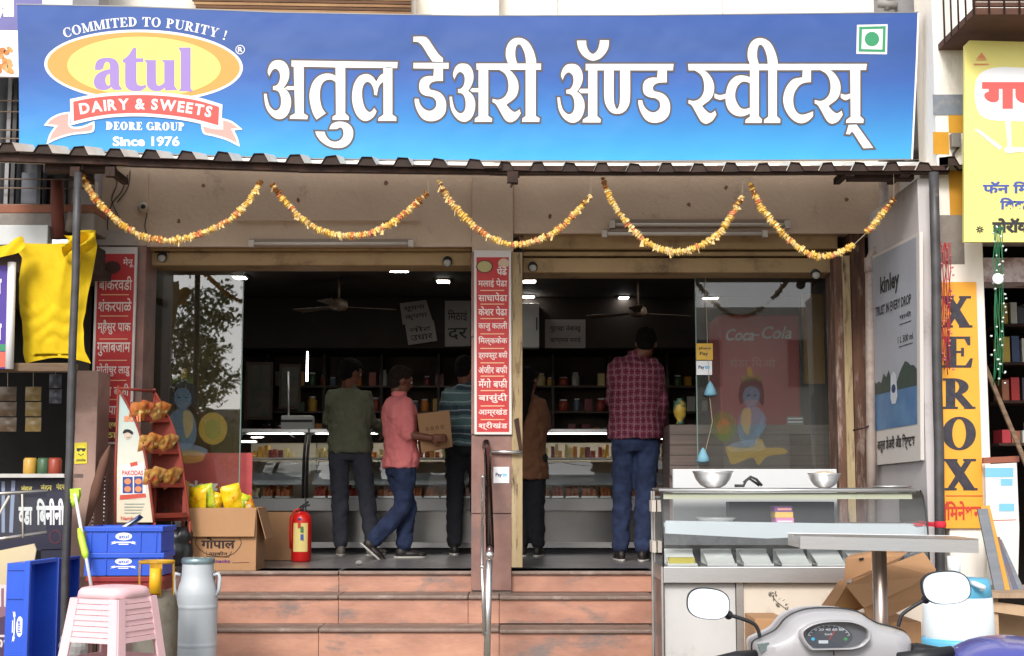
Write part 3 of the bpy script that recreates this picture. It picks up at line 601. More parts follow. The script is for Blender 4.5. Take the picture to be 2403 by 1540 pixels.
def garland(segs, label, thread=None):
    YG = -1.22; first = W(*segs[0][0], YG); t = thing('marigold_garland', label, 'garland', first, group='marigold garlands looped below the awning')
    b = MB(string_m); fl = []
    for seg in segs:
        P = [W(x, y, YG) for x, y in [(p[0], p[1]) for p in spline(seg, False, 6)]]; b.tube(P, .002, 5); d = 0; step = .0158; acc = 0
        for p, q in zip(P, P[1:]):
            l = (q-p).length
            while acc < l:
                pos = p.lerp(q, acc/l); fl.append((pos, (q-p).normalized())); acc += step*random.uniform(.85, 1.2)
            acc -= l
    if thread: b.tube([W(x, y, YG) for x, y in thread], .0015, 5)
    for e_ in (segs[0][0], segs[-1][-1]):
        b.tube([W(e_[0], e_[1], YG), W(e_[0]+random.uniform(-2, 2), edgey(e_[0])+8, YF+.07)], .0012, 4)
    b.build('string', t); n = len(fl)
    for i, (pos, dr) in enumerate(fl):
        e_ = min(i, n-1-i); k = 3 if (e_ < 5 and random.random() < .6) else random.choice((0, 0, 0, 1, 1, 1, 0, 2))
        o = bpy.data.objects.new('flower', fl_me[k*2+random.randint(0, 1)]); COL.objects.link(o); o.parent = t
        o.location = pos-ORG[t.name]+V((random.uniform(-.004, .004), random.uniform(-.004, .004), random.uniform(-.004, .004))); o.rotation_euler = (dr.to_track_quat('Z', 'Y') @ Matrix.Rotation(random.uniform(0, 6), 3, 'Z').to_quaternion()).to_euler()
        s_ = random.uniform(.65, 1.05)*(.8 if e_ < 4 else 1); o.scale = (s_, s_, random.uniform(.8, 1.3))
        if random.random() < .09:
            L_ = random.uniform(.025, .05); q = pos+V((random.uniform(-.01, .01), -.015, 0)); w_ = V((.003, 0, 0)); tb = MB(tass); tb.add([q-w_, q+w_, q+w_*.6+V((random.uniform(-.02, .02), 0, -L_)), q-w_*.6+V((random.uniform(-.02, .02), 0, -L_))], [(0, 1, 2, 3)]); tb.build('tassel', t)
    return t
garland([[(192,410),(215,455),(255,500),(305,540),(350,558),(395,565),(450,556),(510,533),(560,500),(595,455),(613,424)]], 'marigold garland tied to the left awning post, leftmost of the five')
garland([[(640,435),(670,475),(710,515),(750,541),(800,554),(850,552),(900,535),(945,505),(980,475),(1005,452)]], 'marigold garland hanging in front of the left tube light, second from left')
garland([[(1030,425),(1055,470),(1090,510),(1130,545),(1175,568),(1215,574),(1260,565),(1310,540),(1350,500),(1387,458)]], 'marigold garland dipping over the middle pillar, third from left')
garland([[(1415,420),(1430,460),(1460,510),(1500,555),(1540,582),(1585,592),(1630,583),(1680,555),(1715,510),(1742,458)]], 'marigold garland crossing the tube lights of the right bay, fourth from left')
garland([[(1760,432),(1785,485),(1820,530),(1860,570),(1900,597),(1940,602),(1980,590),(2003,575)], [(2035,545),(2065,510),(2098,468)]], 'broken marigold garland with bare thread near the grey pipe, rightmost', thread=[(2003,575),(2035,545)])
# ================================================================== FITTINGS ON THE FRONT
def thingbox(name, label, cat, mat, x0, y0, x1, y1, Yf, Yb, bev=.003, **k):
    t = MB(mat); t.pbox(x0, y0, x1, y1, Yf, Yb); c0 = W((x0+x1)/2, y1, Yf); o = t.build(name, None, bev=bev, org=c0); tag(o, label, cat, **k); return o
tubewhite = flat('tube_white', (205, 196, 184), .4)
def tubelight(x0, y0, x1, y1, Yp, label):
    t = thing('tube_light', label, 'tube light', W(x0, y1, Yp), group='unlit tube lights on the beam')
    b = MB(flat('batten_grey', (150, 132, 116), .5)); b.pbox(x0, y0, x1, (y0+y1)/2, Yp+.02, Yp+.05); b.build('batten', t)
    b = MB(tubewhite, True); yy = y1-(y1-y0)*.25; b.tube([W(x0+8, yy, Yp), W(x1-8, yy, Yp)], .013, 10); b.build('tube', t)
    for x in (x0+4, x1-4): b = MB(tubewhite); b.pbox(x-6, y0+2, x+6, y1+3, Yp-.018, Yp+.03); b.build('holder', t)
tubelight(585, 561, 968, 576, -.06, 'unlit tube light along the bottom of the left beam')
tubelight(1433, 515, 1853, 532, -.05, 'dusty brown tube light fitting, upper one of the right bay')
tubelight(1415, 538, 1800, 553, -.08, 'cream tube light directly below the dusty one in the right bay')
t = thing('dome_camera', 'small cream security camera on the beam near the left pillar', 'camera', W(340, 490, 0))
b = MB(flat('cream_plastic', (190, 178, 160), .4), True); c0 = W(336, 487, -.02); b.ball(c0, .04, 14, 9); b.build('housing', t)
b = MB(black, True); b.ball(c0+V((.008, -.03, .0)), .018, 12, 8); b.build('lens', t)
t = thing('hook', 'rusty black clamp hanging under the awning above the middle pillar', 'clamp', W(1205, 425, YF+.05))
b = MB(rust); b.pbox(1190, 402, 1216, 428, YF+.02, YF+.06); b.build('body', t); b = MB(rust); b.tube([W(1203, 425, YF+.04), W(1199, 440, YF+.04)], .008, 6); b.build('pin', t)
for (x, y, lb) in ((382, 603, 'dark spotlight in the top left corner of the left bay'), (1050, 614, 'dark spotlight in the top right corner of the left bay'), (1250, 626, 'dark spotlight beside the middle pillar in the right bay'), (1913, 643, 'small round camera under the shutter at the right corner')):
    t = thing('spotlight', lb, 'spotlight', W(x, y, .12), group='spotlights under the shutters')
    b = MB(black, True); c0 = W(x, y, .15); b.tube([c0+V((0, .05, .03)), c0+V((0, -.03, -.01))], [.03, .036], 12); b.build('body', t)
    b = MB(flat('lamp_glass', (170, 168, 160), .1), True); b.ball(c0+V((0, -.03, -.012)), (.03, .012, .03), 12, 8); b.build('lamp_glass', t)
    b = MB(rust); b.box(c0+V((-.06, .0, .03)), c0+V((.05, .03, .045))); b.build('bracket', t)
# cables on the left wall
cab = flat('cable_black', (34, 30, 30), .6)
for i, pts in enumerate(([(300,410),(285,450),(262,480),(252,530),(262,585),(288,610),(282,650)], [(262,405),(275,430),(262,470),(285,520)], [(345,500),(340,535),(352,560)], [(305,400),(300,440),(275,475)])):
    b = MB(cab, True); b.tube([W(x, y, -.02) for x, y in spline(pts, False, 4)], .0035, 5); tag(b.build('cable', None, org=W(*pts[-1], -.02)), ('loose black cable looping down to the red menu board', 'short kinked cable on the wall left of the camera', 'thin cable below the small security camera', 'thin cable at the top left corner of the beam')[i], 'cable', group='loose cables on the wall')
# grey pipe
t = thing('drain_pipe', 'grey plastic drain pipe with elbow beside the shutter channel', 'pipe', W(2042, 1150, -.1))
b = MB(M('pvc_grey', (176, 160, 150), .5, c2=(140, 124, 116), scale=5, dirt=(110, 88, 74), dscale=4), True); b.tube([W(2074, 408, -.14), W(2074, 560, -.14), W(2068, 580, -.14), W(2048, 596, -.14), W(2041, 612, -.14), W(2043, 900, -.14), W(2046, 1300, -.14)], .034, 12); b.build('pipe', t)
b = MB(MATS['pvc_grey'], True); b.tube([W(2041, 606, -.14), W(2041, 640, -.14)], .039, 12); b.build('collar', t)
b = MB(rust, True); b.tube([W(2002, 1010, -.1), W(2030, 1004, -.19), W(2058, 990, -.1)], .006, 6); b.build('clamp', t)
# bunch of rusty wire ties on the right wall by the pipe
# ================================================================== MENU BOARDS
fnt = flat('faded_white', (228, 214, 206), .6); line_y = flat('rule_cream', (226, 180, 140), .6); redp = M('menu_red', (190, 48, 50), .55, c2=(172, 40, 42), scale=2); maroon = flat('maroon_print', (110, 34, 34), .6)
def menuboard(x0, x1, y0, y1, Yp, items, ys, label, shift=0):
    t = thing('menu_board', label, 'menu board', W((x0+x1)/2, y1, Yp)); f = wall_at(Yp)
    def g_(x, y, o=0): return f(x+shift*(y-y0)/(y1-y0), y, o)
    b = MB(flat('board_white', (214, 208, 202), .5)); b.prism([g_(x0, y0), g_(x1, y0), g_(x1, y1), g_(x0, y1)], (0, .012, 0)); b.build('board', t, bev=.002)
    a = Art(g_, .001); m_ = 5; a.rect(x0+m_, ys[0]-44, x1-m_, y1-m_, redp, 0)
    for i, s_ in enumerate(items):
        ya, yb = ys[i], ys[i+1]; h = yb-ya; wd = min(x1-x0-18, 14+9.2*len(s_)); cx_ = (x0+x1)/2
        a.text(s_, cx_-wd/2, ya+h*.16, cx_+wd/2, yb-h*.2, fnt, 2, .014)
        if i < len(items)-1: a.rect(x0+14, yb-1.2, x1-16, yb+1, line_y, 1)
    a.build('lettering', t); return t, g_
lm, lg = menuboard(226, 322, 580, 1042, -.06, ['बाकरवडी', 'शंकरपाळे', 'म्हैसुर पाक', 'गुलाबजाम', 'मोतीचुर लाडु', 'मावा बफी', 'सोनपापडी'], [640, 692, 742, 796, 846, 893, 938, 982], 'red menu board on the left pillar, partly behind the snack rack', -14)
a = Art(lg, .003); a.rect(231, 982, 317, 1037, maroon, 1); a.text('सर्व प्रकारची', 240, 988, 308, 1006, yel, 2, .02); a.text('मिठाई', 240, 1010, 300, 1030, yel, 2, .02); a.ell(265, 628, 20, 15, M('grime', (80, 50, 44), .8), 1); a.text('मेनू', 290, 604, 316, 628, fnt, 2, .02); a.build('footer_print', lm)
cm, cg = menuboard(1113, 1199, 588, 1019, -.07, ['मलाई पेढा', 'साधापेढा', 'केशर पेढा', 'काजु कतली', 'मिल्ककेक', 'ड्रायफ्रुट बफी', 'अंजीर बफी', 'मॅंगो बफी', 'बासुंदी', 'आम्रखंड', 'श्रीखंड'], [648, 682, 714, 748, 784, 818, 852, 883, 917, 953, 985, 1016], 'red menu board on the middle pillar facing the street', 1)
a = Art(cg, .003); a.ell(1137, 626, 17, 13, flat('sweet_green', (176, 166, 110), .6), 2); a.ell(1137, 626, 20, 15, flat('plate_brown', (92, 40, 34), .6), 1); a.ell(1182, 618, 13, 11, flat('sweet_pale', (206, 178, 150), .6), 1); a.text('पेढे', 1166, 626, 1190, 646, fnt, 2, .03); a.build('sweets_print', cm)
pt = thing('payment_sticker', 'white and blue payment sticker on the middle pillar below the menu board', 'sticker', W(1178, 1134, -.06)); b = MB(white); b.pbox(1158, 1096, 1195, 1134, -.056, -.0505); b.build('card', pt)
a = Art(wall_at(-.056), .001); blu = flat('navy_print', (24, 50, 110), .5); sky_p = flat('sky_print', (70, 180, 225), .5); a.text('Pay', 1163, 1110, 1178, 1121, blu, 1, .03); a.text('tm', 1179, 1110, 1190, 1119, sky_p, 1, .03); a.build('lettering', pt)
# water advertisement on the side wall
kp = onplane(V((XS-.006, 0, 0)), V((-1, 0, 0)))
t = thing('water_poster', 'tall framed drinking water poster on the right side wall', 'poster', kp(2110, 1085))
ko = [(2050, 603), (2165, 545), (2168, 1080), (2060, 1091)]
def kq(u, v, o=0):
    """u along the board 0..1, v down 0..1"""
    p00, p10, p11, p01 = [kp(*p) for p in ko]; p = p00.lerp(p10, u).lerp(p01.lerp(p11, u), v); return p+V((-o, 0, 0))
b = MB(MATS['board_white']); b.prism([kq(0, 0), kq(1, 0), kq(1, 1), kq(0, 1)], (-.022, 0, 0)); b.build('frame', t, bev=.003)
a = Art(kq, .0235); a.rect(.03, .015, .95, .84, M('poster_sky', (168, 172, 182), .4, c2=(150, 156, 168), scale=2), 0); a.rect(.03, .66, .95, .84, M('poster_water', (66, 110, 158), .4, c2=(96, 138, 176), scale=6, amt=.9), 1)
hl = [(.03, .67), (.03, .63)]+[(.03+.92*i/16, .60+.035*math.sin(i*1.9)*math.cos(i)-(.03 if i > 10 else 0)) for i in range(17)]+[(.95, .67)]
a.poly(hl, flat('poster_trees', (52, 70, 62), .5), 2); a.text('kinley', .22, .12, .62, .225, black, 3, .03); a.text('TRUST IN EVERY DROP', .1, .255, .85, .30, black, 3, .02)
a.text('पानी', .62, .33, .85, .355, black, 3, .015); a.text('1 L 500 ml', .58, .43, .88, .46, black, 3, .01); a.rect(.62, .375, .85, .379, black, 3); a.rect(.6, .475, .88, .479, black, 3); a.poly([(.42, .60), (.48, .58), (.54, .6), (.56, .7), (.52, .73), (.44, .73), (.41, .7)], flat('bottle_print', (205, 212, 222), .3), 4); a.ell(.48, .66, .045, .02, flat('navy_dark', (40, 60, 110), .5), 5)
a.text('अतुल डेअरी अॅड स्विटस', .08, .875, .9, .95, black, 3, .03); a.build('print', t)
# ================================================================== GLASS PANES
gl_left = glassmat('pane_glass_left', .13, (.80, .82, .78), .012, film=(176, 160, 120), filmfac=.06); gl_right = glassmat('pane_glass_right', .05, (.72, .76, .76), 0, film=(150, 150, 142), filmfac=.11); gl_case = glassmat('case_glass', .04, (.93, .96, .95))  # film on the left pane is a warm haze painted over its reflection
def pane(x0, y0, x1, y1, Yp, mat, label):
    t = thing('glass_pane', label, 'glass', W((x0+x1)/2, y1, Yp), group='fixed glass panes of the shop front')
    b = MB(mat); p, q = W(x0, y0, Yp), W(x1, y1, Yp); b.add([(p.x, Yp, p.z), (q.x, Yp, p.z), (q.x, Yp, q.z), (p.x, Yp, q.z)], [(0, 1, 2, 3)]); b.build('pane', t)
    b = MB(flat('glass_edge', (110, 135, 125), .2)); b.box((q.x if x0 < 1000 else p.x-.008, Yp-.003, q.z), (q.x+.008 if x0 < 1000 else p.x, Yp+.003, p.z)); b.build('edge', t); return t
pl = pane(334, 600, 556, 1335, .4, gl_left, 'tall left glass pane reflecting a tree and pale sky'); pr = pane(1632, 620, 1990, 1335, .4, gl_right, 'dusty right glass pane with painted child figure and hanging cards')
skin_b = flat('decal_blue', (96, 128, 150), .7, alpha=.3); dy = flat('decal_yellow', (176, 148, 50), .7, alpha=.3); dg_ = flat('decal_green', (92, 110, 40), .7, alpha=.3); dk = flat('decal_dark', (26, 28, 30), .7); dka = flat('decal_hair', (30, 32, 34), .7, alpha=.5); do_ = flat('decal_orange', (170, 100, 50), .7, alpha=.3); pale = flat('decal_pale', (120, 140, 156), .7, alpha=.3)
def decal(px, cx_, cy_, s_, side):
    a = Art(wall_at(.4), .002)
    def B(pts, m, l): a.poly([(cx_+side*x*s_, cy_+y*s_) for x, y in spline(pts, n=4)], m, l)
    B([(-30, -8), (-24, -34), (0, -46), (24, -36), (32, -8), (28, 20), (10, 8), (-14, 10), (-28, 24)], dka, 0)
    B([(-20, -6), (-10, -22), (12, -22), (22, -4), (18, 16), (2, 28), (-14, 18)], skin_b, 1)
    B([(-26, -34), (-18, -56), (-4, -48), (4, -64), (14, -48), (26, -52), (24, -34), (0, -42)], dg_, 2); B([(-4, -50), (2, -72), (12, -66), (8, -50)], dy, 3)
    for ex_ in (-8, 9): a.ell(cx_+side*ex_*s_, cy_-2*s_, 3*s_, 1.8*s_, dk, 3, n=12)
    a.line([(cx_-6*s_, cy_+12*s_), (cx_+2*s_, cy_+15*s_), (cx_+9*s_, cy_+11*s_)], 1.5*s_, do_, 3)
    B([(-16, 28), (14, 26), (30, 50), (34, 90), (20, 118), (-10, 122), (-24, 80), (-30, 50)], skin_b, 1); B([(4, 30), (22, 36), (26, 70), (10, 96), (2, 60)], dy, 2); B([(-26, 40), (-36, 60), (-30, 84), (-14, 100), (-8, 90), (-20, 70)], skin_b, 2)
    B([(-30, 118), (-6, 108), (30, 112), (60, 124), (48, 138), (6, 136), (-26, 134)], pale, 2)
    return a
a = decal(pl, 428, 935, .98, 1); a.ell(500, 1006, 34, 38, dy, 3, n=20); a.ell(500, 1008, 20, 24, dg_, 4, n=14); a.poly(spline([(415, 1062), (450, 1056), (480, 1066), (470, 1084), (430, 1086)]), dy, 4); a.build('painted_figure', pl)
a = decal(pr, 1764, 930, .95, -1); a.ell(1697, 1000, 30, 34, dg_, 3, n=20); a.ell(1697, 1002, 16, 20, do_, 4, n=14); a.poly(spline([(1704,1048),(1740,1052),(1768,1048),(1776,1030),(1790,1034),(1796,1050),(1836,1052),(1846,1064),(1800,1072),(1780,1092),(1764,1074),(1720,1090),(1708,1070)]), dy, 4); a.poly(spline([(1700, 1000), (1722, 1016), (1700, 1040), (1684, 1020)]), dg_, 4); a.build('painted_figure', pr)
hs_ = thing('hanging_string', 'thread with blue tassels hanging at the left edge of the right pane', 'decoration', W(1660, 1085, .36))
b = MB(string_m); b.tube([W(x, y, .36) for x, y in ((1655, 640), (1660, 800), (1665, 930), (1672, 990), (1655, 1060))], .002, 5); b.build('thread', hs_)
tb_ = flat('tassel_blue', (120, 170, 190), .7)
for (x, y) in ((1667, 912), (1650, 1068)):
    b = MB(tb_, True); b.lathe([(.002, .055), (.02, .03), (.038, -.01), (.05, -.045), (.03, -.058)], W(x, y, .36), 10); b.build('tassel', hs_)
cd = thing('shop_card', 'yellow rounded card on the edge of the right glass pane', 'card', W(1653, 845, .39)); b = MB(flat('card_yellow', (228, 180, 60), .5)); b.pbox(1634, 806, 1673, 845, .385, .392); b.build('card', cd, bev=.002); a = Art(wall_at(.385), .001); a.text('phone', 1640, 814, 1668, 822, black, 1, .02); a.text('Pay', 1642, 826, 1662, 836, black, 1, .02); a.build('lettering', cd)
cd = thing('shop_card', 'white payment card directly below the yellow card on the glass', 'card', W(1653, 880, .39)); b = MB(white); b.pbox(1634, 847, 1671, 880, .385, .392); b.build('card', cd); a = Art(wall_at(.385), .001); a.text('Pay', 1639, 858, 1653, 868, blu, 1, .03); a.text('tm', 1654, 858, 1665, 866, sky_p, 1, .03); a.build('lettering', cd)
# ================================================================== INSIDE THE SHOP
led = bpy.data.materials.new('led_panel'); led.use_nodes = True; led.node_tree.nodes['Principled BSDF'].inputs['Emission Color'].default_value = (1, .97, .9, 1); led.node_tree.nodes['Principled BSDF'].inputs['Emission Strength'].default_value = 15
for i, (x, y, wd, lb) in enumerate(((508, 628, 44, 'square ceiling light seen above the left glass pane'), (563, 653, 26, 'small ceiling light beside the edge of the left pane'), (935, 635, 42, 'square ceiling light above the man in the pink shirt'), (1040, 662, 26, 'small ceiling light left of the middle pillar'), (1242, 662, 26, 'ceiling light just right of the middle pillar'), (1240, 698, 24, 'farther ceiling light right of the middle pillar'), (1595, 646, 48, 'bright square ceiling light over the man in the plaid shirt'), (1464, 700, 20, 'small far ceiling light beside the right hand fan'), (1665, 703, 34, 'ceiling light behind the right glass pane'))):
    d = ray(x, y); t_ = (3.10-CAMP.z)/d.z; p = CAMP+d*t_; hw = wd/2/FPX*t_; hd = hw*1.3
    o = thing('ceiling_light', lb, 'ceiling light', p, group='lit ceiling panels inside the shop')
    b = MB(led); b.box((p.x-hw, p.y-hd, 3.098), (p.x+hw, p.y+hd, 3.104)); b.build('diffuser', o); b = MB(tubewhite); b.box((p.x-hw-.015, p.y-hd-.015, 3.105), (p.x+hw+.015, p.y+hd+.015, 3.118)); b.build('frame', o)
def fan(x, y, Yp, lb):
    p = W(x, y, Yp); t = thing('ceiling_fan', lb, 'fan', p, group='ceiling fans'); m_ = flat('fan_brown', (96, 80, 66), .4)
    b = MB(m_, True); b.tube([p+V((0, 0, .05)), V((p.x, p.y, 3.11))], .012, 8); b.build('rod', t); b = MB(m_, True); b.lathe([(.02, .08), (.08, .05), (.09, 0), (.07, -.03), (.02, -.04)], p, 16); b.build('motor', t)
    for k in range(3):
        b = MB(m_); a_ = k*2.094+.4; d = V((math.cos(a_), math.sin(a_), 0)); s_ = V((-d.y, d.x, .15)); b.add([p+d*.08-s_*.03, p+d*.55-s_*.07, p+d*.55+s_*.07, p+d*.08+s_*.03], [(0, 1, 2, 3)]); b.build('blade', t, solid=.004)
fan(795, 720, 3.2, 'dim ceiling fan above the man in the olive shirt'); fan(1497, 735, 3.4, 'dim ceiling fan in the right bay left of the plaid man')
paper = M('paper', (140, 134, 130), .8, c2=(118, 113, 110), scale=2)
def notice(pts, Yp, lines_, lb, mt=None):
    o = thing('paper_notice', lb, 'notice', W(*pts[3], Yp), group='handwritten notices inside the shop'); f = wall_at(Yp); b = MB(mt or paper); b.prism([f(*p) for p in pts], (0, .004, 0)); b.build('sheet', o)
    P = [V(p) for p in pts]
    def q(u, v, of=0): p = P[0].lerp(P[1], u).lerp(P[3].lerp(P[2], u), v); return f(p.x, p.y, of)
    a = Art(q, .001)
    for i, s_ in enumerate(lines_): a.text(s_, .12, .2+i*.4, .88, .45+i*.4, dk, 1, .01)
    if lines_: a.build('writing', o)
notice([(938, 712), (1000, 704), (1015, 752), (945, 762)], 4.57, ['सूचना', 'कृपया'], 'tilted paper notice, upper sheet left of the middle pillar')
notice([(950, 758), (1018, 752), (1026, 800), (958, 810)], 4.55, ['नोट', 'उधार'], 'tilted paper notice pinned directly below another sheet')
notice([(1044, 706), (1104, 706), (1104, 812), (1044, 814)], 4.57, ['मिठाई', 'दर'], 'large paper notice cut off by the left edge of the middle pillar')
notice([(1279, 750), (1374, 750), (1374, 817), (1279, 817)], 4.57, ['गुटखा तंबाखु', 'खाण्यास मनाई'], 'white notice hanging alone right of the middle pillar')
cb = thing('wall_cupboard', 'white wall cupboard with dark handle behind the middle pillar', 'cupboard', W(1245, 816, 4.4)); b = MB(M('cupboard_white', (190, 190, 188), .5)); b.pbox(1200, 712, 1265, 816, 4.4, 4.59); b.build('body', cb, bev=.004); b = MB(black); b.pbox(1258, 745, 1261, 775, 4.38, 4.4); b.build('handle', cb)
# back shelves with jars and packets
rnd = random.Random(11); sh = thing('back_shelf', 'dim wall shelf with jars and packets behind the counters', 'shelf', (W(1200, 1000, 5.2).x, 5.2, FZ))
b = MB(M('shelf_brown', (84, 70, 58), .6))
for y in (905, 965, 1025, 1090): b.box((Xa-.2, 5.2, Z(y, 5.2)-.02), (Xb+.3, 5.6, Z(y, 5.2)))
b.build('board', sh); b = MB(M('shelf_post', (60, 50, 44), .6))
for i in range(9): x = Xa+i*.62; b.box((x, 5.21, FZ), (x+.03, 5.59, Z(820, 5.2)))
b.build('upright', sh)
jc = [(196, 150, 60), (150, 60, 40), (190, 190, 180), (60, 90, 60), (200, 120, 40), (120, 50, 60), (90, 100, 120), (210, 190, 130)]
jm = [flat('jar_%d' % i, c_, .4) for i, c_ in enumerate(jc)]; jar_meshes = []
for m_ in jm:
    b = MB(m_, True); b.lathe([(.045, 0), (.05, .01), (.05, .11), (.035, .13), (.035, .135)], (0, 0, 0), 10); b.mat(white); b.lathe([(.038, .136), (.038, .155), (.0, .156)], (0, 0, 0), 10); b.smooth = False; jar_meshes.append(b.mesh('jar'))
    b = MB(m_); b.box((-.04, -.03, 0), (.04, .03, .15)); jar_meshes.append(b.mesh('packet'))
jn = ('ochre', 'rust red', 'pale grey', 'green', 'orange', 'dark red', 'slate blue', 'cream')
for y in (905, 965, 1025):
    x = Xa; num = 0
    while x < Xb+.2:
        if rnd.random() < .86:
            k = rnd.randrange(len(jar_meshes)); me = jar_meshes[k]; o = bpy.data.objects.new('sweet_jar' if k % 2 == 0 else 'snack_packet', me); COL.objects.link(o); o.location = (x, 5.3+rnd.uniform(-.03, .05), Z(y, 5.2)+.001); o.rotation_euler = (0, 0, rnd.uniform(-.3, .3))
            num = num+1; q_ = rnd.uniform(.7, 1.15); o.scale = (q_, q_, rnd.uniform(.6, 1.15)); o.name = 'sweet_jar' if k % 2 == 0 else 'snack_packet'
            tag(o, '%s %s on the %s back shelf, %s from the left' % (jn[k//2], 'jar' if k % 2 == 0 else 'packet', {905: 'upper', 965: 'middle', 1025: 'lower'}[y], NTH[num-1]), 'jar' if k % 2 == 0 else 'packet', 'jars in the back shelf' if k % 2 == 0 else 'packets in the back shelf')
        x += rnd.uniform(.10, .16)
# display counters
lamw = M('counter_white', (222, 220, 216), .3, c2=(200, 198, 196), scale=2)
def counter(x0, x1, lb):
    YC = 2.45; t = thing('display_counter', lb, 'counter', W((x0+x1)/2, 1298, YC), group='glass display counters inside')
    b = MB(black); b.pbox(x0, 1285, x1, 1299, YC+.06, YC+.7); b.build('kick_board', t)
    b = MB(lamw); b.pbox(x0, 1273, x1, 1286, YC, YC+.04); b.build('lower_rail', t, bev=.003)
    b = MB(M('counter_front', (150, 148, 146), .22, 1., c2=(110, 106, 104), scale=2)); b.pbox(x0, 1199, x1, 1273, YC+.03, YC+.7); b.build('front_panel', t)
    b = MB(lamw); b.pbox(x0, 1170, x1, 1199, YC-.04, YC+.7); b.build('ledge', t, bev=.004)
    xa, xb = W(x0, 1100, YC).x, W(x1, 1100, YC).x; zb2, zt2 = Z(1170, YC-.04), Z(1016, YC+.2)
    prof = [(YC-.03, zb2), (YC-.035, zb2+.18), (YC-.02, zb2+.34), (YC+.03, zb2+.46), (YC+.12, zt2-.02), (YC+.22, zt2)]
    b = MB(gl_case, True); n = len(prof); b.add([(x, y, z) for x in (xa, xb) for y, z in prof], [(i, i+1, i+1+n, i+n) for i in range(n-1)]); b.build('curved_glass', t)
    b = MB(steel); b.box((xa, YC+.16, zt2), (xb, YC+.7, zt2+.035)); b.build('top', t, bev=.004)
    b = MB(flat('case_back', (196, 184, 164), .6)); b.box((xa, YC+.66, zb2), (xb, YC+.69, zt2)); b.build('back', t)
    for yy in (1074,): b = MB(white); z_ = Z(yy, YC+.12); b.box((xa+.02, YC+.12, z_-.012), (xb-.02, YC+.6, z_)); b.build('shelf', t)
    b = MB(M('reflection_white', (200, 205, 210), .3)); b.add([(xa+.04, YC+.28, zb2+.22), (xb-.04, YC+.28, zb2+.22), (xb-.04, YC+.05, zb2+.12), (xa+.04, YC+.05, zb2+.12)], [(0, 1, 2, 3)]); b.build('reflection_strip', t, solid=.006)  # sloping white sheet stands in for light reflected inside the case
    for x in (xa, xb-.02):
        b = MB(black); b.tube([(x+.01, y, z) for y, z in prof], .014, 6); b.build('end_frame', t)
    b = MB(led); b.box((xa+.05, YC+.2, zt2-.03), (xb-.05, YC+.215, zt2-.022)); b.build('strip_light', t)
    x = xa+.06; r2 = random.Random(int(x0))
    cols = [(226, 160, 70), (190, 110, 60), (150, 150, 80), (236, 214, 170), (180, 70, 50)]
    while x < xb-.12:
        wd = r2.uniform(.09, .15); c_ = jm[r2.randrange(8)]; b = MB(steel); b.box((x, YC+.03, zb2+.005), (x+wd, YC+.3, zb2+.02)); b.mat(flat('sweet_%d' % r2.randrange(5), cols[r2.randrange(5)], .6))
        for i in range(3):
            for j in range(3): b.box((x+.01+i*wd/3.3, YC+.05+j*.08, zb2+.021), (x+.01+i*wd/3.3+wd/4, YC+.11+j*.08, zb2+.05+j*.02+r2.uniform(0, .03)))
        b.build('sweet_tray', t)
        for q_ in range(3):
            b = MB(jm[(0, 4, 7, 1, 5, 0, 7)[r2.randrange(7)]]); z_ = Z(1074, YC+.12); u_ = x+q_*wd/3; b.box((u_, YC+.16+.02*q_, z_+.001), (u_+wd/3.6, YC+.3, z_+r2.uniform(.04, .12))); b.build('sweet_box', t)
        if 0: b = MB(c_); z_ = Z(1074, YC+.12); b.box((x, YC+.2, z_+.001), (x+wd*.7, YC+.35, z_+r2.uniform(.03, .09))); b.build('sweet_box', t)
        x += wd+.02
    return t
counter(556, 716, 'short glass display counter left of the olive shirted man'); counter(719, 1200, 'long glass display counter behind the three men'); counter(1204, 1572, 'glass display counter in the right bay behind the plaid man')
# things on the counters
def onto(x0, y0, x1, y1, Yf, d, name, lb, cat, mat, **k): return thingbox(name, lb, cat, mat, x0, y0, x1, y1, Yf, Yf+d, **k)
onto(659, 975, 731, 1008, 2.7, .2, 'weighing_scale', 'white weighing scale with dark band on the left counter', 'scale', flat('scale_white', (200, 200, 196), .4), bev=.01)
onto(659, 985, 733, 991, 2.69, .01, 'scale_band', 'dark band across the white weighing scale', 'scale', black, bev=0)
b = MB(steel, True); b.tube([W(677, 1005, 2.75), W(677, 872, 2.75)], .008, 8); tag(b.build('scale_pole', None, org=W(677, 1005, 2.75)), 'thin upright steel rod rising from the counter', 'rod')
b = MB(led); b.pbox(719, 826, 722, 895, 3.2, 3.22); tag(b.build('slim_lamp', None, org=W(720, 895, 3.2)), 'slim vertical lit lamp tube behind the left counter', 'lamp')
fr_m = flat('frame_brown', (70, 50, 36), .5)
for i, (x0, y0, x1, y1, lb) in enumerate(((575, 850, 640, 985, 'brown framed picture behind the left counter'), (655, 855, 705, 960, 'narrow picture leaning beside the brown frame'))):
    t = thing('picture', lb, 'picture', W(x0, y1, 4.9)); b = MB(fr_m); b.pbox(x0, y0, x1, y1, 4.9, 4.95); b.build('frame', t); b = MB(M('picture_print_%d' % i, (96, 84, 70), .4, c2=(60, 70, 60), scale=8, amt=1)); b.pbox(x0+6, y0+7, x1-6, y1-7, 4.89, 4.899); b.build('print', t)
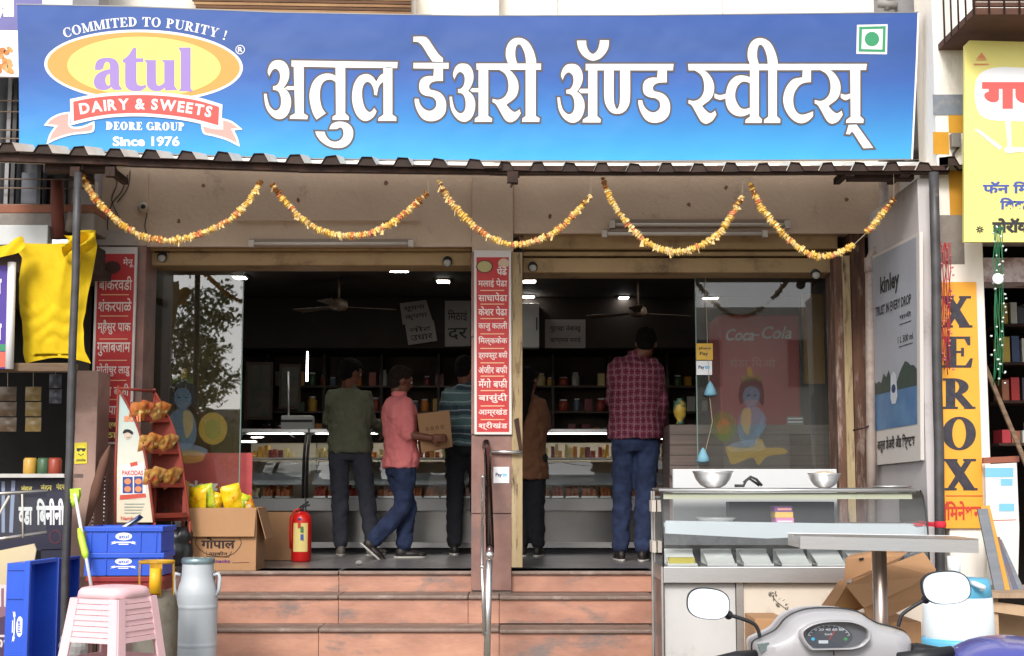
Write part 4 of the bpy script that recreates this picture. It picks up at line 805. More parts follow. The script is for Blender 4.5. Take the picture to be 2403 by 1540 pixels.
# red drinks cooler behind the right pane
fr = thing('drinks_cooler', 'red drinks cooler with white script behind the dusty right pane', 'cooler', W(1785, 1150, 1.7)); cooler = M('cooler_red', (206, 34, 40), .35)
b = MB(cooler); b.pbox(1690, 738, 1880, 1180, 1.7, 2.3); b.build('cabinet', fr, bev=.02); a = Art(wall_at(1.7), .003); a.text('Coca', 1700, 772, 1768, 800, white, 1, .02, .25); a.text('Cola', 1784, 766, 1856, 796, white, 1, .02, .25); a.rect(1768, 785, 1782, 788, white, 1); a.text('थंडा पिओ', 1712, 838, 1820, 862, flat('dull_red_print', (214, 120, 110), .5), 1, .02); a.build('lettering', fr)
b = MB(M('yellow_panel', (190, 140, 50), .6)); b.pbox(1886, 690, 1934, 900, 1.75, 1.8); b.mat(black); tag(b.build('yellow_banner', None, org=W(1910, 900, 1.75)), 'yellow vertical banner right of the red cooler', 'banner')
lc = thing('wood_counter', 'grey brown laminate counter with plank grain behind the right pane', 'counter', W(1760, 1100, .75))
lam = M('laminate_grey', (112, 96, 88), .5, c2=(88, 76, 70), scale=3, stretch=(.6, 1, 14), amt=.9)
for i in range(5): y0 = 996+i*24; b = MB(lam); b.pbox(1572, y0+1, 1962, y0+24, .75, .8); b.build('panel', lc)
b = MB(lam); b.box((W(1572, 1050, .75).x, .8, FZ), (W(1962, 1050, .75).x, 1.3, Z(997, .75))); b.build('carcass', lc)
t = thing('painted_vase', 'tall yellow and green painted vase on the laminate counter', 'vase', W(1596, 995, .9)); b = MB(M('vase_yellow', (196, 160, 60), .4, c2=(70, 110, 90), scale=12, amt=1, lo=.48, hi=.52), True); p = W(1596, 996, .9); b.lathe([(.03, 0), (.028, .02), (.02, .03), (.045, .06), (.052, .11), (.045, .17), (.02, .19), (.028, .2)], p, 18); b.build('body', t)
onto(1882, 1007, 1955, 1021, .8, .12, 'white_box', 'low white box on the counter at the right of the pane', 'box', flat('dull_white', (170, 172, 172), .5))
t = thing('price_card', 'striped price card standing on the counter beside the white box', 'card', W(1865, 1020, .78)); b = MB(flat('card_grey', (120, 124, 120), .6)); b.pbox(1846, 978, 1886, 1020, .78, .785); b.build('card', t); a = Art(wall_at(.78), .001)
for i in range(5): a.rect(1849, 981+i*8, 1883, 984+i*8, yel if i == 3 else white, 1)
a.build('lines', t)
onto(1580, 1101, 1965, 1232, -.75, .06, 'steel_splashback', 'white sheet splashback standing behind the snack cart top', 'panel', flat('white_sheet', (205, 205, 205), .4), bev=.004)
# red poster low behind the left pane
t = thing('red_poster', 'red snack poster low behind the left glass pane', 'poster', W(500, 1210, .5)); b = MB(M('poster_red', (160, 40, 48), .5, c2=(196, 84, 84), scale=2.5, amt=.8)); b.pbox(425, 1063, 590, 1330, .5, .51); b.build('sheet', t); a = Art(wall_at(.5), .001); a.text('lolozz', 432, 1128, 512, 1152, white, 1, .05); a.build('lettering', t)

# small rust marks and holes on the beam
mk = M('rust_mark', (110, 66, 48), .9, c2=(150, 120, 104), scale=60, amt=.8); rk = random.Random(8)
a = Art(wall_at(0), .001)
for (x, y) in ((478, 436), (700, 470), (905, 430), (1290, 508), (1616, 480), (1704, 440), (1986, 468), (1222, 560), (420, 520)):
    a.poly([(x+rk.uniform(3, 7)*math.cos(t_), y+rk.uniform(3, 7)*math.sin(t_)) for t_ in [k*.7 for k in range(9)]], mk, 0)
o = a.build('rust_mark', bld); o['kind'] = 'stuff'
# ================================================================== PEOPLE
_tx = bpy.data.textures.new('folds', 'CLOUDS'); _tx.noise_scale = .075; _tx.noise_depth = 2
_hx = bpy.data.textures.new('strands', 'CLOUDS'); _hx.noise_scale = .02
def rem(vox, sm=6, disp=0, tex=None):
    def f(o):
        r = o.modifiers.new('r', 'REMESH'); r.mode = 'VOXEL'; r.voxel_size = vox
        s = o.modifiers.new('s', 'SMOOTH'); s.factor = .5; s.iterations = sm
        if disp: d = o.modifiers.new('d', 'DISPLACE'); d.texture = tex or _tx; d.strength = disp; d.texture_coords = 'LOCAL'; d.mid_level = .5
    return f
def limb(b, pts, rs, n=14):
    """capsule-ended tapered limb"""
    P = [V(p) for p in pts]; path = []; R = []
    for i in range(len(P)-1):
        for k in range(4 if i < len(P)-2 else 5): t = k/4; path.append(P[i].lerp(P[i+1], t)); R.append(rs[i]+(rs[i+1]-rs[i])*t)
    b.tube(path, R, n); b.ball(P[0], rs[0], 12, 8); b.ball(P[-1], rs[-1], 12, 8)
    for i in range(1, len(P)-1): b.ball(P[i], rs[i]*1.0, 12, 8)
skin_m = M('skin_brown', (120, 74, 54), .55, c2=(100, 60, 44), scale=20); hair_m = M('hair_black', (14, 12, 12), .9, c2=(22, 18, 16), scale=40, spec=.15)
shoe_d = flat('shoe_dark', (36, 30, 28), .5); shoe_g = flat('shoe_grey', (120, 110, 104), .6); sole = flat('shoe_sole', (190, 186, 178), .6)
def hand(b, wr, d, palmn, s=1., curl=.5):
    """wrist, direction of the fingers, normal of the palm"""
    d = V(d).normalized(); nn = V(palmn); nn = (nn-d*nn.dot(d)).normalized(); sd = d.cross(nn)
    mt = Matrix((sd, d, nn)).transposed(); b.ball(V(wr)+d*.045*s, (.038*s, .052*s, .016*s), 12, 8, mt)
    for i, (off, ln) in enumerate(((-.028, .068), (-.009, .078), (.010, .072), (.027, .056))):
        p = V(wr)+d*.082*s+sd*off*s; q = p+(d*math.cos(curl*.6)+nn*math.sin(curl*.6))*ln*.45*s; r_ = q+(d*math.cos(curl*1.6)+nn*math.sin(curl*1.6))*ln*.35*s; e_ = r_+(d*math.cos(curl*2.4)+nn*math.sin(curl*2.4))*ln*.28*s
        b.tube([V(wr)+d*.05*s+sd*off*.8*s, p, q, r_, e_], [.0095*s, .0095*s, .0088*s, .008*s, .0065*s], 8); b.ball(e_, .0065*s, 8, 6)
    p = V(wr)+d*.02*s-sd*.03*s; q = p+(d*.6-sd*.7+nn*.3).normalized()*.04*s; e_ = q+(d*.9-sd*.15+nn*.45).normalized()*.035*s
    b.tube([V(wr)+d*.015*s, p, q, e_], [.014*s, .013*s, .011*s, .008*s], 8); b.ball(e_, .008*s, 8, 6)
def person(label, head, look, SL, SR, HL, HR, armL, armR, legL, legR, shirt, trousers, shoes=shoe_d, hem=None, hair=hair_m, sleeve=.55, hairlong=False, girth=1., tilt=0, collar=True, s=1., handd=None, kurta=False, hpal=None):
    """joints are world points; arm = (elbow, wrist), leg = (knee, ankle, toe direction)"""
    pel = (V(HL)+V(HR))/2; foot = (V(legL[1])+V(legR[1]))/2
    t = thing('person', label, 'person', (foot.x, foot.y, FZ))
    SL, SR, HL, HR, head = map(V, (SL, SR, HL, HR, head)); sh = (SL+SR)/2; lat = (SR-SL).normalized(); lath = (HR-HL); lath = lath.normalized() if lath.length > .02 else lat
    look = V(look).normalized(); up = V((0, 0, 1)); fr_ = up.cross(lat)*-1; fr_ = lat.cross(up)*-1
    fwd = up.cross(lat).normalized()
    hw = (SR-SL).length/2
    def torso(b, ex, zhem, top=True, flare=1.):
        R = []; z0 = zhem; h = sh.z-z0
        for k, (wd, dp) in enumerate(((.155*flare, .115), (.158*flare, .118), (.15, .112), (.148, .108), (.162, .115), (.175, .12), (.17, .108))):
            f = k/6*.93; c_ = pel.lerp(sh, max(0, (z0+h*f-pel.z)/(sh.z-pel.z))) if z0+h*f > pel.z else V((pel.x, pel.y, z0+h*f)); c_ = V((c_.x, c_.y, z0+h*f))
            la = lath.lerp(lat, f).normalized(); fw = up.cross(la).normalized(); R.append((c_, la*(wd*girth*s+ex), fw*(dp*girth*s+ex)))
        R.append((sh+V((0, 0, .0)), lat*(.15*s+ex*.5), fwd*(.08*s+ex))); R.append((sh+V((0, 0, .025)), lat*(.105*s+ex*.5), fwd*(.066*s+ex))); R.append((sh+V((0, 0, .045)), lat*(.06+ex*.3), fwd*(.055+ex*.5))); b.loft(R, 20)
    # body: one continuous surface
    b = MB(); torso(b, -.032, pel.z+.02)
    for (S_, A_) in ((SL, armL), (SR, armR)): limb(b, [S_+V((0, 0, -.035))-lat*(.03 if S_ == SR else -.03), A_[0], A_[1]], [.042*s, .038*s, .026*s])
    for (H_, L_) in ((HL, legL), (HR, legR)): limb(b, [H_, L_[0], L_[1]], [.078*s, .055*s, .036*s])
    rt_ = look.cross(up).normalized(); hu = rt_.cross(look).normalized(); mt = Matrix((rt_, look, hu)).transposed()
    nb = sh+V((0, 0, .03)); limb(b, [nb, head-hu*.07*s-look*.015], [.056*s, .05*s])
    b.ball(head+hu*.02*s, (.073*s, .092*s, .092*s), 18, 12, mt); b.ball(head-hu*.055*s+look*.03*s, (.052*s, .055*s, .055*s), 14, 10, mt); b.ball(head-hu*.09*s+look*.06*s, (.028*s, .022*s, .02*s), 10, 8, mt)
    b.ball(head+look*.088*s-hu*.02*s, (.014*s, .02*s, .024*s), 10, 8, mt); b.ball(head+look*.075*s+hu*.02*s, (.055*s, .018*s, .014*s), 12, 8, mt); b.ball(head+look*.078*s-hu*.055*s, (.024*s, .014*s, .009*s), 10, 6, mt)
    for e_ in (-1, 1): b.ball(head+rt_*.075*s*e_-hu*.01*s, (.010*s, .018*s, .03*s), 8, 8, mt)
    for i, A_ in enumerate((armL, armR)):
        d = (handd[i] if handd else (V(A_[1])-V(A_[0]))); hand(b, A_[1], d, (hpal[i] if hpal else lat*(1 if i == 0 else -1)+fwd*.3), s, .6)
    body = baked(b, 'body', t, skin_m, rem(.0075, 3))
    for e_ in (-1, 1):
        q = MB(flat('eye_white', (190, 180, 170), .3), True); q.ball(head+look*.082*s+rt_*.03*s*e_+hu*.005*s, .011*s, 8, 6); q.mat(black); q.ball(head+look*.089*s+rt_*.03*s*e_+hu*.005*s, .006*s, 8, 6); q.build('eye', body)
    # hair
    b = MB(); b.ball(head-look*.018*s+hu*.035*s, (.083*s, .098*s, .09*s), 18, 12, mt); b.ball(head-look*.045*s-hu*.02*s, (.07*s, .062*s, .075*s), 14, 10, mt); b.ball(head+hu*.07*s+look*.03*s, (.068*s, .062*s, .045*s), 12, 8, mt)
    if hairlong: b.loft([(head-look*.04*s-hu*.02, rt_*.085, look*.06), (head-look*.075*s-hu*.15, rt_*.10, look*.05), (head-look*.09*s-hu*.30, rt_*.10, look*.045), (head-look*.09*s-hu*.42, rt_*.06, look*.03), (head-look*.09*s-hu*.47, rt_*.02, look*.015)], 14)
    baked(b, 'hair', t, hair, rem(.008, 2, .014, _hx))
    # shirt
    b = MB(); zh = hem if hem is not None else pel.z-.06; torso(b, .022, zh, flare=1.12 if kurta else 1.04)
    for (S_, A_) in ((SL, armL), (SR, armR)):
        E_, W_ = V(A_[0]), V(A_[1])
        if sleeve <= .5: S_ = S_+V((0, 0, -.03))-lat*(.022 if S_ == SR else -.022); limb(b, [S_, S_.lerp(E_, sleeve*2)], [.06*s, .058*s])
        else: S_ = S_+V((0, 0, -.03))-lat*(.022 if S_ == SR else -.022); limb(b, [S_, E_, E_.lerp(W_, (sleeve-.5)*2)], [.06*s, .055*s, .046*s])
    baked(b, 'shirt' if not kurta else 'kurta', t, shirt, rem(.011, 4, .042))
    if collar:
        b = MB(shirt, True); cc_ = sh+V((0, 0, .058)); b.lathe([(.058, -.02), (.066, 0), (.06, .022), (.052, .02), (.052, -.01)], cc_, 16, cap=False); b.build('collar', t)
    # trousers
    b = MB(); b.loft([(pel+V((0, 0, .10)), lath*.135*s*girth, fwd*.10*s*girth), (pel, lath*.152*s*girth, fwd*.112*s*girth), (pel-V((0, 0, .07)), lath*.15*s, fwd*.105*s)], 18)
    for (H_, L_) in ((HL, legL), (HR, legR)): limb(b, [H_+V((0, 0, -.02)), V(L_[0]), V(L_[1])+V((0, 0, .03))], [.092*s, .074*s, .066*s]); 
    baked(b, 'trousers', t, trousers, rem(.011, 3, .032))
    for (H_, L_) in ((HL, legL), (HR, legR)):
        d = V(L_[2]); an = V(L_[1]); flt = V((d.x, d.y, 0)).normalized() if abs(d.z) < .5 else d.normalized(); dd_ = d.normalized(); sdv = dd_.cross(up).normalized(); un = sdv.cross(dd_)
        b = MB(); mt2 = Matrix((sdv, dd_, un)).transposed(); base = an-un*.045
        b.ball(base-dd_*.02, (.038, .055, .05), 12, 8, mt2); b.ball(base+dd_*.07-un*.012, (.044, .08, .032), 14, 8, mt2); b.ball(base+dd_*.14-un*.018, (.038, .05, .024), 12, 8, mt2)
        so_ = baked(b, 'shoe', t, shoes, rem(.008, 2))
        q = MB(sole, True); q.loft([(base+dd_*.05-un*.045, sdv*.043, dd_*.135), (base+dd_*.05-un*.03, sdv*.043, dd_*.135)], 18); q.build('sole', so_)
    return t
def P(x, y, Yp): return W(x, y, Yp)
def ank(x, Yp): p = W(x, 1290, Yp); p.z = FZ+.09; return p
olive = M('cloth_olive', (108, 110, 88), .9, c2=(92, 94, 74), scale=6, bump=.1, bscale=300); pinkc = M('cloth_pink', (238, 138, 136), .85, c2=(224, 118, 118), scale=7, bump=.1, bscale=300)
greyt = M('cloth_greyblue', (62, 64, 74), .9, c2=(48, 50, 58), scale=6); denim = M('denim', (44, 58, 92), .9, c2=(28, 36, 62), scale=9, amt=.9); blackt = M('cloth_black', (26, 26, 32), .9); brownk = M('cloth_brown', (120, 80, 54), .9, c2=(98, 62, 42), scale=5)
tealst = stripes('cloth_teal_striped', (84, 112, 112), [('Z', .21, .085, (36, 46, 60)), ('Z', .07, .012, (150, 166, 170))]); plaid = stripes('cloth_plaid', (118, 40, 62), [('X', .048, .008, (214, 170, 180)), ('Z', .055, .008, (214, 170, 180)), ('X', .024, .005, (60, 20, 40)), ('Z', .0275, .006, (60, 20, 40))])
# man in olive shirt, seen from behind, head turned right
Yg = 2.05
person('man in a dark olive shirt and grey trousers standing with his back to the street', P(823, 874, Yg), (.75, .62, -.25), P(776, 921, Yg+.05), P(864, 924, Yg), P(795, 1062, Yg), P(848, 1062, Yg),
       (P(772, 990, Yg+.1), P(800, 1030, Yg+.28)), (P(868, 985, Yg+.08), P(893, 1010, Yg+.3)), (P(798, 1180, Yg), ank(800, Yg), (-.15, 1, 0)), (P(862, 1178, Yg-.02), ank(874, Yg-.05), (.5, .85, 0)), olive, greyt, shoe_g, hem=W(820, 1062, Yg).z-.005, sleeve=.95, girth=1.05)
# man in pink shirt carrying a carton
Yk = 1.6
pk = person('man in a pink shirt carrying a brown carton to the right', P(941, 893, Yk), (.93, .3, -.28), P(918, 942, Yk+.14), P(955, 942, Yk-.16), P(930, 1098, Yk+.07), P(952, 1098, Yk-.07),
       (P(950, 1010, Yk+.2), P(1010, 1040, Yk+.22)), (P(957, 1020, Yk-.16), P(1012, 1028, Yk-.2)), (P(958, 1195, Yk+.05), ank(948, Yk+.05), (1, .15, 0)), (P(944, 1195, Yk-.05), W(880, 1272, Yk-.1), (.75, .1, -.66)), pinkc, denim, shoe_d, hem=W(940, 1098, Yk).z, sleeve=.55, girth=.98, handd=[(1, .0, .1), (1, .12, .0)], hpal=[(0, -1, 0), (0, 1, 0)], hair=M('hair_dark_brown', (34, 26, 22), .9, c2=(52, 42, 36), scale=60, spec=.15))
# carton in his arms
kc = M('cardboard', (176, 134, 96), .85, c2=(158, 116, 80), scale=3, bump=.05, dirt=(128, 92, 64), dscale=2, dlo=.6, dhi=.85); kt = flat('packing_tape', (190, 150, 104), .3)
o = thing('carton', 'small brown carton held by the man in the pink shirt', 'carton', P(1022, 1056, Yk))
b = MB(kc); b.prism([P(980, 972, Yk-.15), P(1054, 964, Yk-.05), P(1062, 1048, Yk-.05), P(990, 1062, Yk-.15)], (-.04, .34, 0)); b.build('box', o, bev=.003)
fq = lambda u, v, of=0: P(980, 972, Yk-.15).lerp(P(1054, 964, Yk-.05), u).lerp(P(990, 1062, Yk-.15).lerp(P(1062, 1048, Yk-.05), u), v)+V((0, -of, 0))
a = Art(fq, .002); [a.ell(.25+i*.16, .42, .05, .05, flat('carton_ink', (96, 62, 44), .8), 1, n=10, hole=.02) for i in range(4)]; a.build('print', o)
# man in striped polo, cut off by the pillar
Ys_ = 2.15
person('man in a teal striped polo shirt half hidden by the middle pillar', P(1092, 868, Ys_), (.5, .8, -.3), P(1050, 915, Ys_), P(1136, 918, Ys_), P(1068, 1048, Ys_), P(1118, 1048, Ys_),
       (P(1040, 985, Ys_+.05), P(1052, 1030, Ys_+.25)), (P(1148, 985, Ys_), P(1150, 1035, Ys_+.2)), (P(1068, 1175, Ys_), ank(1066, Ys_), (-.1, 1, 0)), (P(1122, 1175, Ys_), ank(1128, Ys_), (.3, 1, 0)), tealst, blackt, shoe_d, hem=W(1090, 1046, Ys_).z, sleeve=.36, girth=1.15)
# woman in brown kurta
Yw = 1.9
person('woman with long black hair in a brown kurta beside the middle pillar', P(1241, 893, Yw), (.6, .75, -.2), P(1205, 940, Yw), P(1275, 942, Yw), P(1214, 1070, Yw), P(1262, 1070, Yw),
       (P(1200, 1000, Yw), P(1215, 1045, Yw+.15)), (P(1282, 1000, Yw+.06), P(1262, 1022, Yw+.28)), (P(1220, 1190, Yw), ank(1225, Yw), (-.2, 1, 0)), (P(1258, 1190, Yw), ank(1262, Yw), (.2, 1, 0)), brownk, blackt, shoe_d, hem=W(1240, 1125, Yw).z, sleeve=.6, hairlong=True, girth=.95, kurta=True, collar=False, s=.95)
# man in plaid shirt
Yp_ = 1.25
person('tall man in a maroon plaid shirt and blue jeans looking at the counter', P(1516, 806, Yp_+.02), (.15, .9, -.45), P(1446, 846, Yp_+.04), P(1538, 850, Yp_-.04), P(1462, 1040, Yp_), P(1520, 1040, Yp_),
       (P(1436, 935, Yp_+.12), P(1448, 985, Yp_+.36)), (P(1552, 945, Yp_-.02), P(1546, 1020, Yp_+.04)), (P(1460, 1180, Yp_), ank(1456, Yp_), (-.1, 1, 0)), (P(1512, 1180, Yp_-.05), ank(1508, Yp_-.06), (.25, 1, 0)), plaid, denim, shoe_d, hem=W(1490, 1030, Yp_).z, sleeve=.78, girth=1.18, s=1.05)
# ================================================================== LEFT FOREGROUND
plinth = thing('stone_plinth', 'brown granite plinth left of the entrance steps', 'plinth', (X(300, -.3), -.3, 0))
for i, (x0, x1) in enumerate(((150, 300), (302, 431))): b = MB(granite_brown); b.box((X(x0, -.6), -.6, 0), (X(x1, -.6), -.021, FZ-.02)); b.build('granite_slab', plinth, bev=.004)
# blue crates
blu_pl = M('plastic_blue', (46, 92, 208), .4, c2=(36, 74, 180), scale=4); red_pl = M('plastic_red', (150, 34, 36), .45, c2=(120, 28, 30), scale=4)
def crate_parts(t, mt, w_, d_, h_, logo=True, crest=white):
    hw, hd, th = w_/2, d_/2, .006
    b = MB(mt); b.box((-hw, -hd, 0), (hw, hd, th)); b.box((-hw, -hd, th), (hw, -hd+th, h_)); b.box((-hw, hd-th, th), (hw, hd, h_)); b.box((-hw, -hd+th, th), (-hw+th, hd-th, h_)); b.box((hw-th, -hd+th, th), (hw, hd-th, h_)); b.build('tub', t, org=V((0, 0, 0)))
    b = MB(mt); e_ = .012
    b.box((-hw-e_, -hd-e_, h_-.03), (hw+e_, -hd-.0005, h_)); b.box((-hw-e_, hd+.0005, h_-.03), (hw+e_, hd+e_, h_)); b.box((-hw-e_, -hd-.0005, h_-.03), (-hw-.0005, hd+.0005, h_)); b.box((hw+.0005, -hd-.0005, h_-.03), (hw+e_, hd+.0005, h_)); b.build('rim', t, org=V((0, 0, 0)), bev=.003)
    for x in (-hw+.03, -hw*.45, hw*.45, hw-.03): b = MB(mt); b.box((x-.004, -hd-.007, .004), (x+.004, -hd-.0005, h_-.031)); b.build('rib', t, org=V((0, 0, 0)))
    if logo:
        a = Art(lambda u, v, o=0: V((u, -hd-o, h_*.5-v)), .0012); a.ell(0, -h_*.12, .05, h_*.15, crest, 0, n=28); a.text('atul', -.03, -h_*.19, .03, -h_*.04, mt, 1, .02)
        a.rect(-.045, h_*.08, .045, h_*.13, crest, 0); a.rect(-.03, h_*.16, .03, h_*.2, crest, 0)
        for s_ in (-1, 1): a.poly([(s_*.05, h_*.06), (s_*.075, h_*.1), (s_*.066, h_*.14), (s_*.078, h_*.19), (s_*.045, h_*.15)], crest, 0)
        a.build('print', t, org=V((0, 0, 0)))
def crate(label, cx_, cy_, Yc, w_=.47, d_=.32, h_=.15, mt=None, logo=True, rz=0, group='blue plastic sweet crates'):
    t = thing('plastic_crate', label, 'crate', (0, 0, 0), group=group); crate_parts(t, mt or blu_pl, w_, d_, h_, logo); p = W(cx_, cy_, Yc-d_/2); t.location = (p.x, Yc, p.z); t.rotation_euler = (0, 0, rz); return t
crate('red crate under the stack of two blue crates', 292, 1387, -1.3, .44, .3, .085, red_pl, False, group='plastic crates in the left stack')
crate('lower blue crate of the stack of two, standing on a red crate', 287, 1351, -1.3, .462, .31, .135, rz=.03); crate('upper blue crate of the stack with a dark lid leaning in it', 290, 1297, -1.3, .452, .31, .155, rz=-.01)
tt = thing('crate_stand', 'dark low stand under the left stack of crates', 'stand', (W(290, 1388, -1.3).x, -1.3, 0)); zt3 = W(292, 1388, -1.45).z
b = MB(rust); xx = W(290, 1388, -1.3).x
b.box((xx-.21, -1.44, zt3-.03), (xx+.21, -1.16, zt3)); b.build('top', tt)
for sx in (-1, 1):
    for sy in (-1.42, -1.18): b = MB(rust); b.box((xx+sx*.2-.012, sy-.012, 0), (xx+sx*.2+.012, sy+.012, zt3-.031)); b.build('leg', tt)
t = thing('lid', 'dark blue lid leaning out of the upper crate', 'lid', W(305, 1240, -1.3)); b = MB(flat('lid_blue', (52, 70, 110), .5)); b.prism([W(285, 1236, -1.42), W(326, 1209, -1.3), W(335, 1216, -1.25), W(305, 1240, -1.38)], (0, .02, .004)); b.build('sheet', t); b = MB(white); b.prism([W(284, 1237, -1.425), W(326, 1208, -1.305), W(322, 1217, -1.305), W(290, 1240, -1.425)], (0, .004, 0)); b.build('edge', t)
# crates standing on end at far left
def upright(label, x, y, Yc, rz, h_=.16):
    t = thing('plastic_crate', label, 'crate', (0, 0, 0), group='blue crates standing on end'); crate_parts(t, blu_pl, .62, .3, h_, True); p = W(x, y, Yc); t.rotation_euler = Matrix.Rotation(rz, 3, 'Z').to_4x4().to_euler(); t.rotation_euler = (Matrix.Rotation(rz, 3, 'Z') @ Matrix.Rotation(math.pi/2, 3, 'Y')).to_euler(); t.location = (p.x, Yc, p.z-.31); return t
upright('blue crate standing on end in front of the beige banner, logo turned sideways', 50, 1318, -2.75, -.12, .125)
upright('blue crate standing on end behind the left awning post', 146, 1312, -1.1, -.1, .05)
# squeegee mop
t = thing('mop', 'mop with lime green head and grip leaning by the crates', 'mop', W(212, 1370, -1.6)); lime = M('lime_plastic', (186, 220, 60), .4)
b = MB(flat('mop_pole', (220, 222, 224), .3), True); b.tube([W(176, 1160, -1.42), W(214, 1376, -1.62)], .010, 10); b.build('pole', t)
b = MB(lime, True); b.tube([W(186, 1240, -1.5), W(190, 1258, -1.51), W(200, 1300, -1.55), W(202, 1312, -1.56)], [.012, .02, .021, .012], 12); b.build('grip', t)
b = MB(lime, True); b.tube([W(174, 1190, -1.42), W(172, 1165, -1.42)], [.012, .02], 12); b.build('socket', t); b = MB(lime); b.prism([W(166, 1150, -1.42), W(183, 1148, -1.42), W(186, 1160, -1.42), W(180, 1180, -1.42), W(168, 1178, -1.42)], (0, .04, 0)); b.build('head', t, bev=.006)
# pink stool
st_m = M('plastic_pink', (236, 196, 200), .45, c2=(222, 176, 182), scale=3, dirt=(190, 170, 160), dscale=4, dlo=.6, dhi=.85)
YS = -3.0; ctr = W(268, 1376, YS); gz = .0; Ht = ctr.z; ts = thing('plastic_stool', 'tall pale pink plastic stool with slotted sides near the gas cylinder', 'stool', (ctr.x, YS, 0), rz=-.42)
def sq(h, e=0): k = (Ht-h); w_ = .135+.085*k/.7+e; return w_
N = 24
def ringpts(h, r_, ex=0):
    w_ = sq(h, ex); out = []
    for k in range(N):
        a_ = 2*math.pi*(k+.5)/N; c_, s_ = math.cos(a_), math.sin(a_); q = (abs(c_)**5+abs(s_)**5)**(-1/5); out.append(V((w_*c_*q, w_*s_*q, h)))
    return out
og = V((ctr.x, YS, 0))
def face_pt(side, u, h, off=0):
    """side 0 front (-y), 1 right (+x), 2 back, 3 left; u -1..1"""
    w_ = sq(h)+off; p = [V((u*w_, -w_, h)), V((w_, u*w_, h)), V((-u*w_, w_, h)), V((-w_, -u*w_, h))][side]; return p
b = MB(st_m, True); b.loft([(V((0, 0, Ht-.035)), V((.14, 0, 0)), V((0, .14, 0)))], 8) if False else None
lv = [ringpts(Ht-.05, 1, .002), ringpts(Ht-.02, 1, .0), ringpts(Ht-.006, 1, -.008), ringpts(Ht, 1, -.03)]; vs = sum(lv, []); fs = []
for i in range(3):
    for k in range(N): fs.append((i*N+k, i*N+(k+1) % N, (i+1)*N+(k+1) % N, (i+1)*N+k))
fs.append(tuple(3*N+k for k in range(N))); b.add(vs, fs); b.build('seat', ts, org=V((0, 0, 0)), solid=.004)
for side in range(4):
    for s_ in (-1, 1):
        b = MB(st_m); L1 = [face_pt(side, s_*1.0, h, .001) for h in (Ht-.05, .0)]; L2 = [face_pt(side, s_*(.66 if h > .3 else .72), h, .001) for h in (Ht-.05, 0)]
        b.add([L1[0], L2[0], L2[1], L1[1]], [(0, 1, 2, 3)]); b.build('leg', ts, org=V((0, 0, 0)), solid=.012)
    # slatted side with two openings
    hs_l = [Ht-.05-i*.026 for i in range(26)]
    for i in range(len(hs_l)-1):
        h0, h1 = hs_l[i], hs_l[i+1]; op = i in (8, 9, 10, 16, 17, 18)
        if op or h1 < .03: continue
        b = MB(st_m); oo = .003 if i % 2 else -.002; q = [face_pt(side, -.7, h0-.001, oo), face_pt(side, .7, h0-.001, oo), face_pt(side, .7, h1+.001, oo), face_pt(side, -.7, h1+.001, oo)]; b.add(q, [(0, 1, 2, 3)]); b.build('slat', ts, org=V((0, 0, 0)), solid=.005)
# small bag by the stool
t = thing('plastic_bag', 'crumpled pale plastic bag behind the pink stool', 'bag', W(165, 1530, -2.6)); b = MB(M('bag_pale', (190, 192, 190), .35)); b.ball(W(172, 1515, -2.6), (.075, .06, .08), 16, 12); b.build('bag', t)
md = t.children[0].modifiers.new('d', 'DISPLACE'); md.texture = _tx; md.strength = .05
# gas cylinder
Yc = -1.85; t = thing('gas_cylinder', 'dirty grey gas cylinder with yellow collar between the stool and the milk can', 'gas cylinder', (W(366, 1400, Yc).x, Yc, 0)); cc = V((W(366, 1400, Yc).x, Yc, 0)); z1 = W(366, 1385, Yc).z
gm = M('cylinder_grey', (120, 116, 104), .6, c2=(92, 84, 70), scale=5, amt=.9, dirt=(84, 60, 36), dscale=4, dlo=.5, dhi=.7); ym = M('cylinder_yellow', (206, 158, 30), .6, c2=(150, 110, 30), scale=6, amt=.9, dirt=(90, 60, 28), dscale=6, dlo=.52, dhi=.7)
b = MB(gm, True); b.lathe([(.0, .05), (.09, .06), (.12, .1), (.127, .16), (.127, z1-.11), (.115, z1-.05), (.09, z1-.015), (.05, z1), (0, z1+.003)], cc, 28); b.build('tank', t)
b = MB(gm, True); b.lathe([(.11, 0), (.115, 0), (.115, .075), (.11, .075)], cc, 24, cap=False); b.build('foot_ring', t)
b = MB(ym); zt4 = W(366, 1320, Yc).z
for a0 in (-160, -70, 20, 110):
    a_ = rad(a0); d = V((math.cos(a_), math.sin(a_), 0)); s_ = V((-d.y, d.x, 0)); b2 = MB(ym); w2 = .03 if a0 != -70 else .02; b2.add([cc+d*.095-s_*w2+V((0, 0, z1-.03)), cc+d*.095+s_*w2+V((0, 0, z1-.03)), cc+d*.095+s_*w2+V((0, 0, zt4)), cc+d*.095-s_*w2+V((0, 0, zt4))], [(0, 1, 2, 3)]); b2.build('collar_leg', t, solid=.005)
b = MB(ym, True); b.lathe([(.096, zt4-.006), (.103, zt4), (.1, zt4+.012), (.09, zt4+.012), (.09, zt4)], cc, 26, cap=False); b.build('collar_ring', t)
b = MB(ym, True); b.tube([cc+V((0, 0, z1)), cc+V((0, 0, z1+.06))], [.02, .016], 10); b.tube([cc+V((0, 0, z1+.06)), cc+V((0, 0, z1+.1))], [.03, .03], 10); b.build('valve', t)
b = MB(M('regulator_yellow', (232, 176, 24), .5), True); b.tube([cc+V((.02, -.11, z1-.01)), cc+V((.02, -.11, z1+.13))], [.034, .03], 14); b.build('regulator', t)
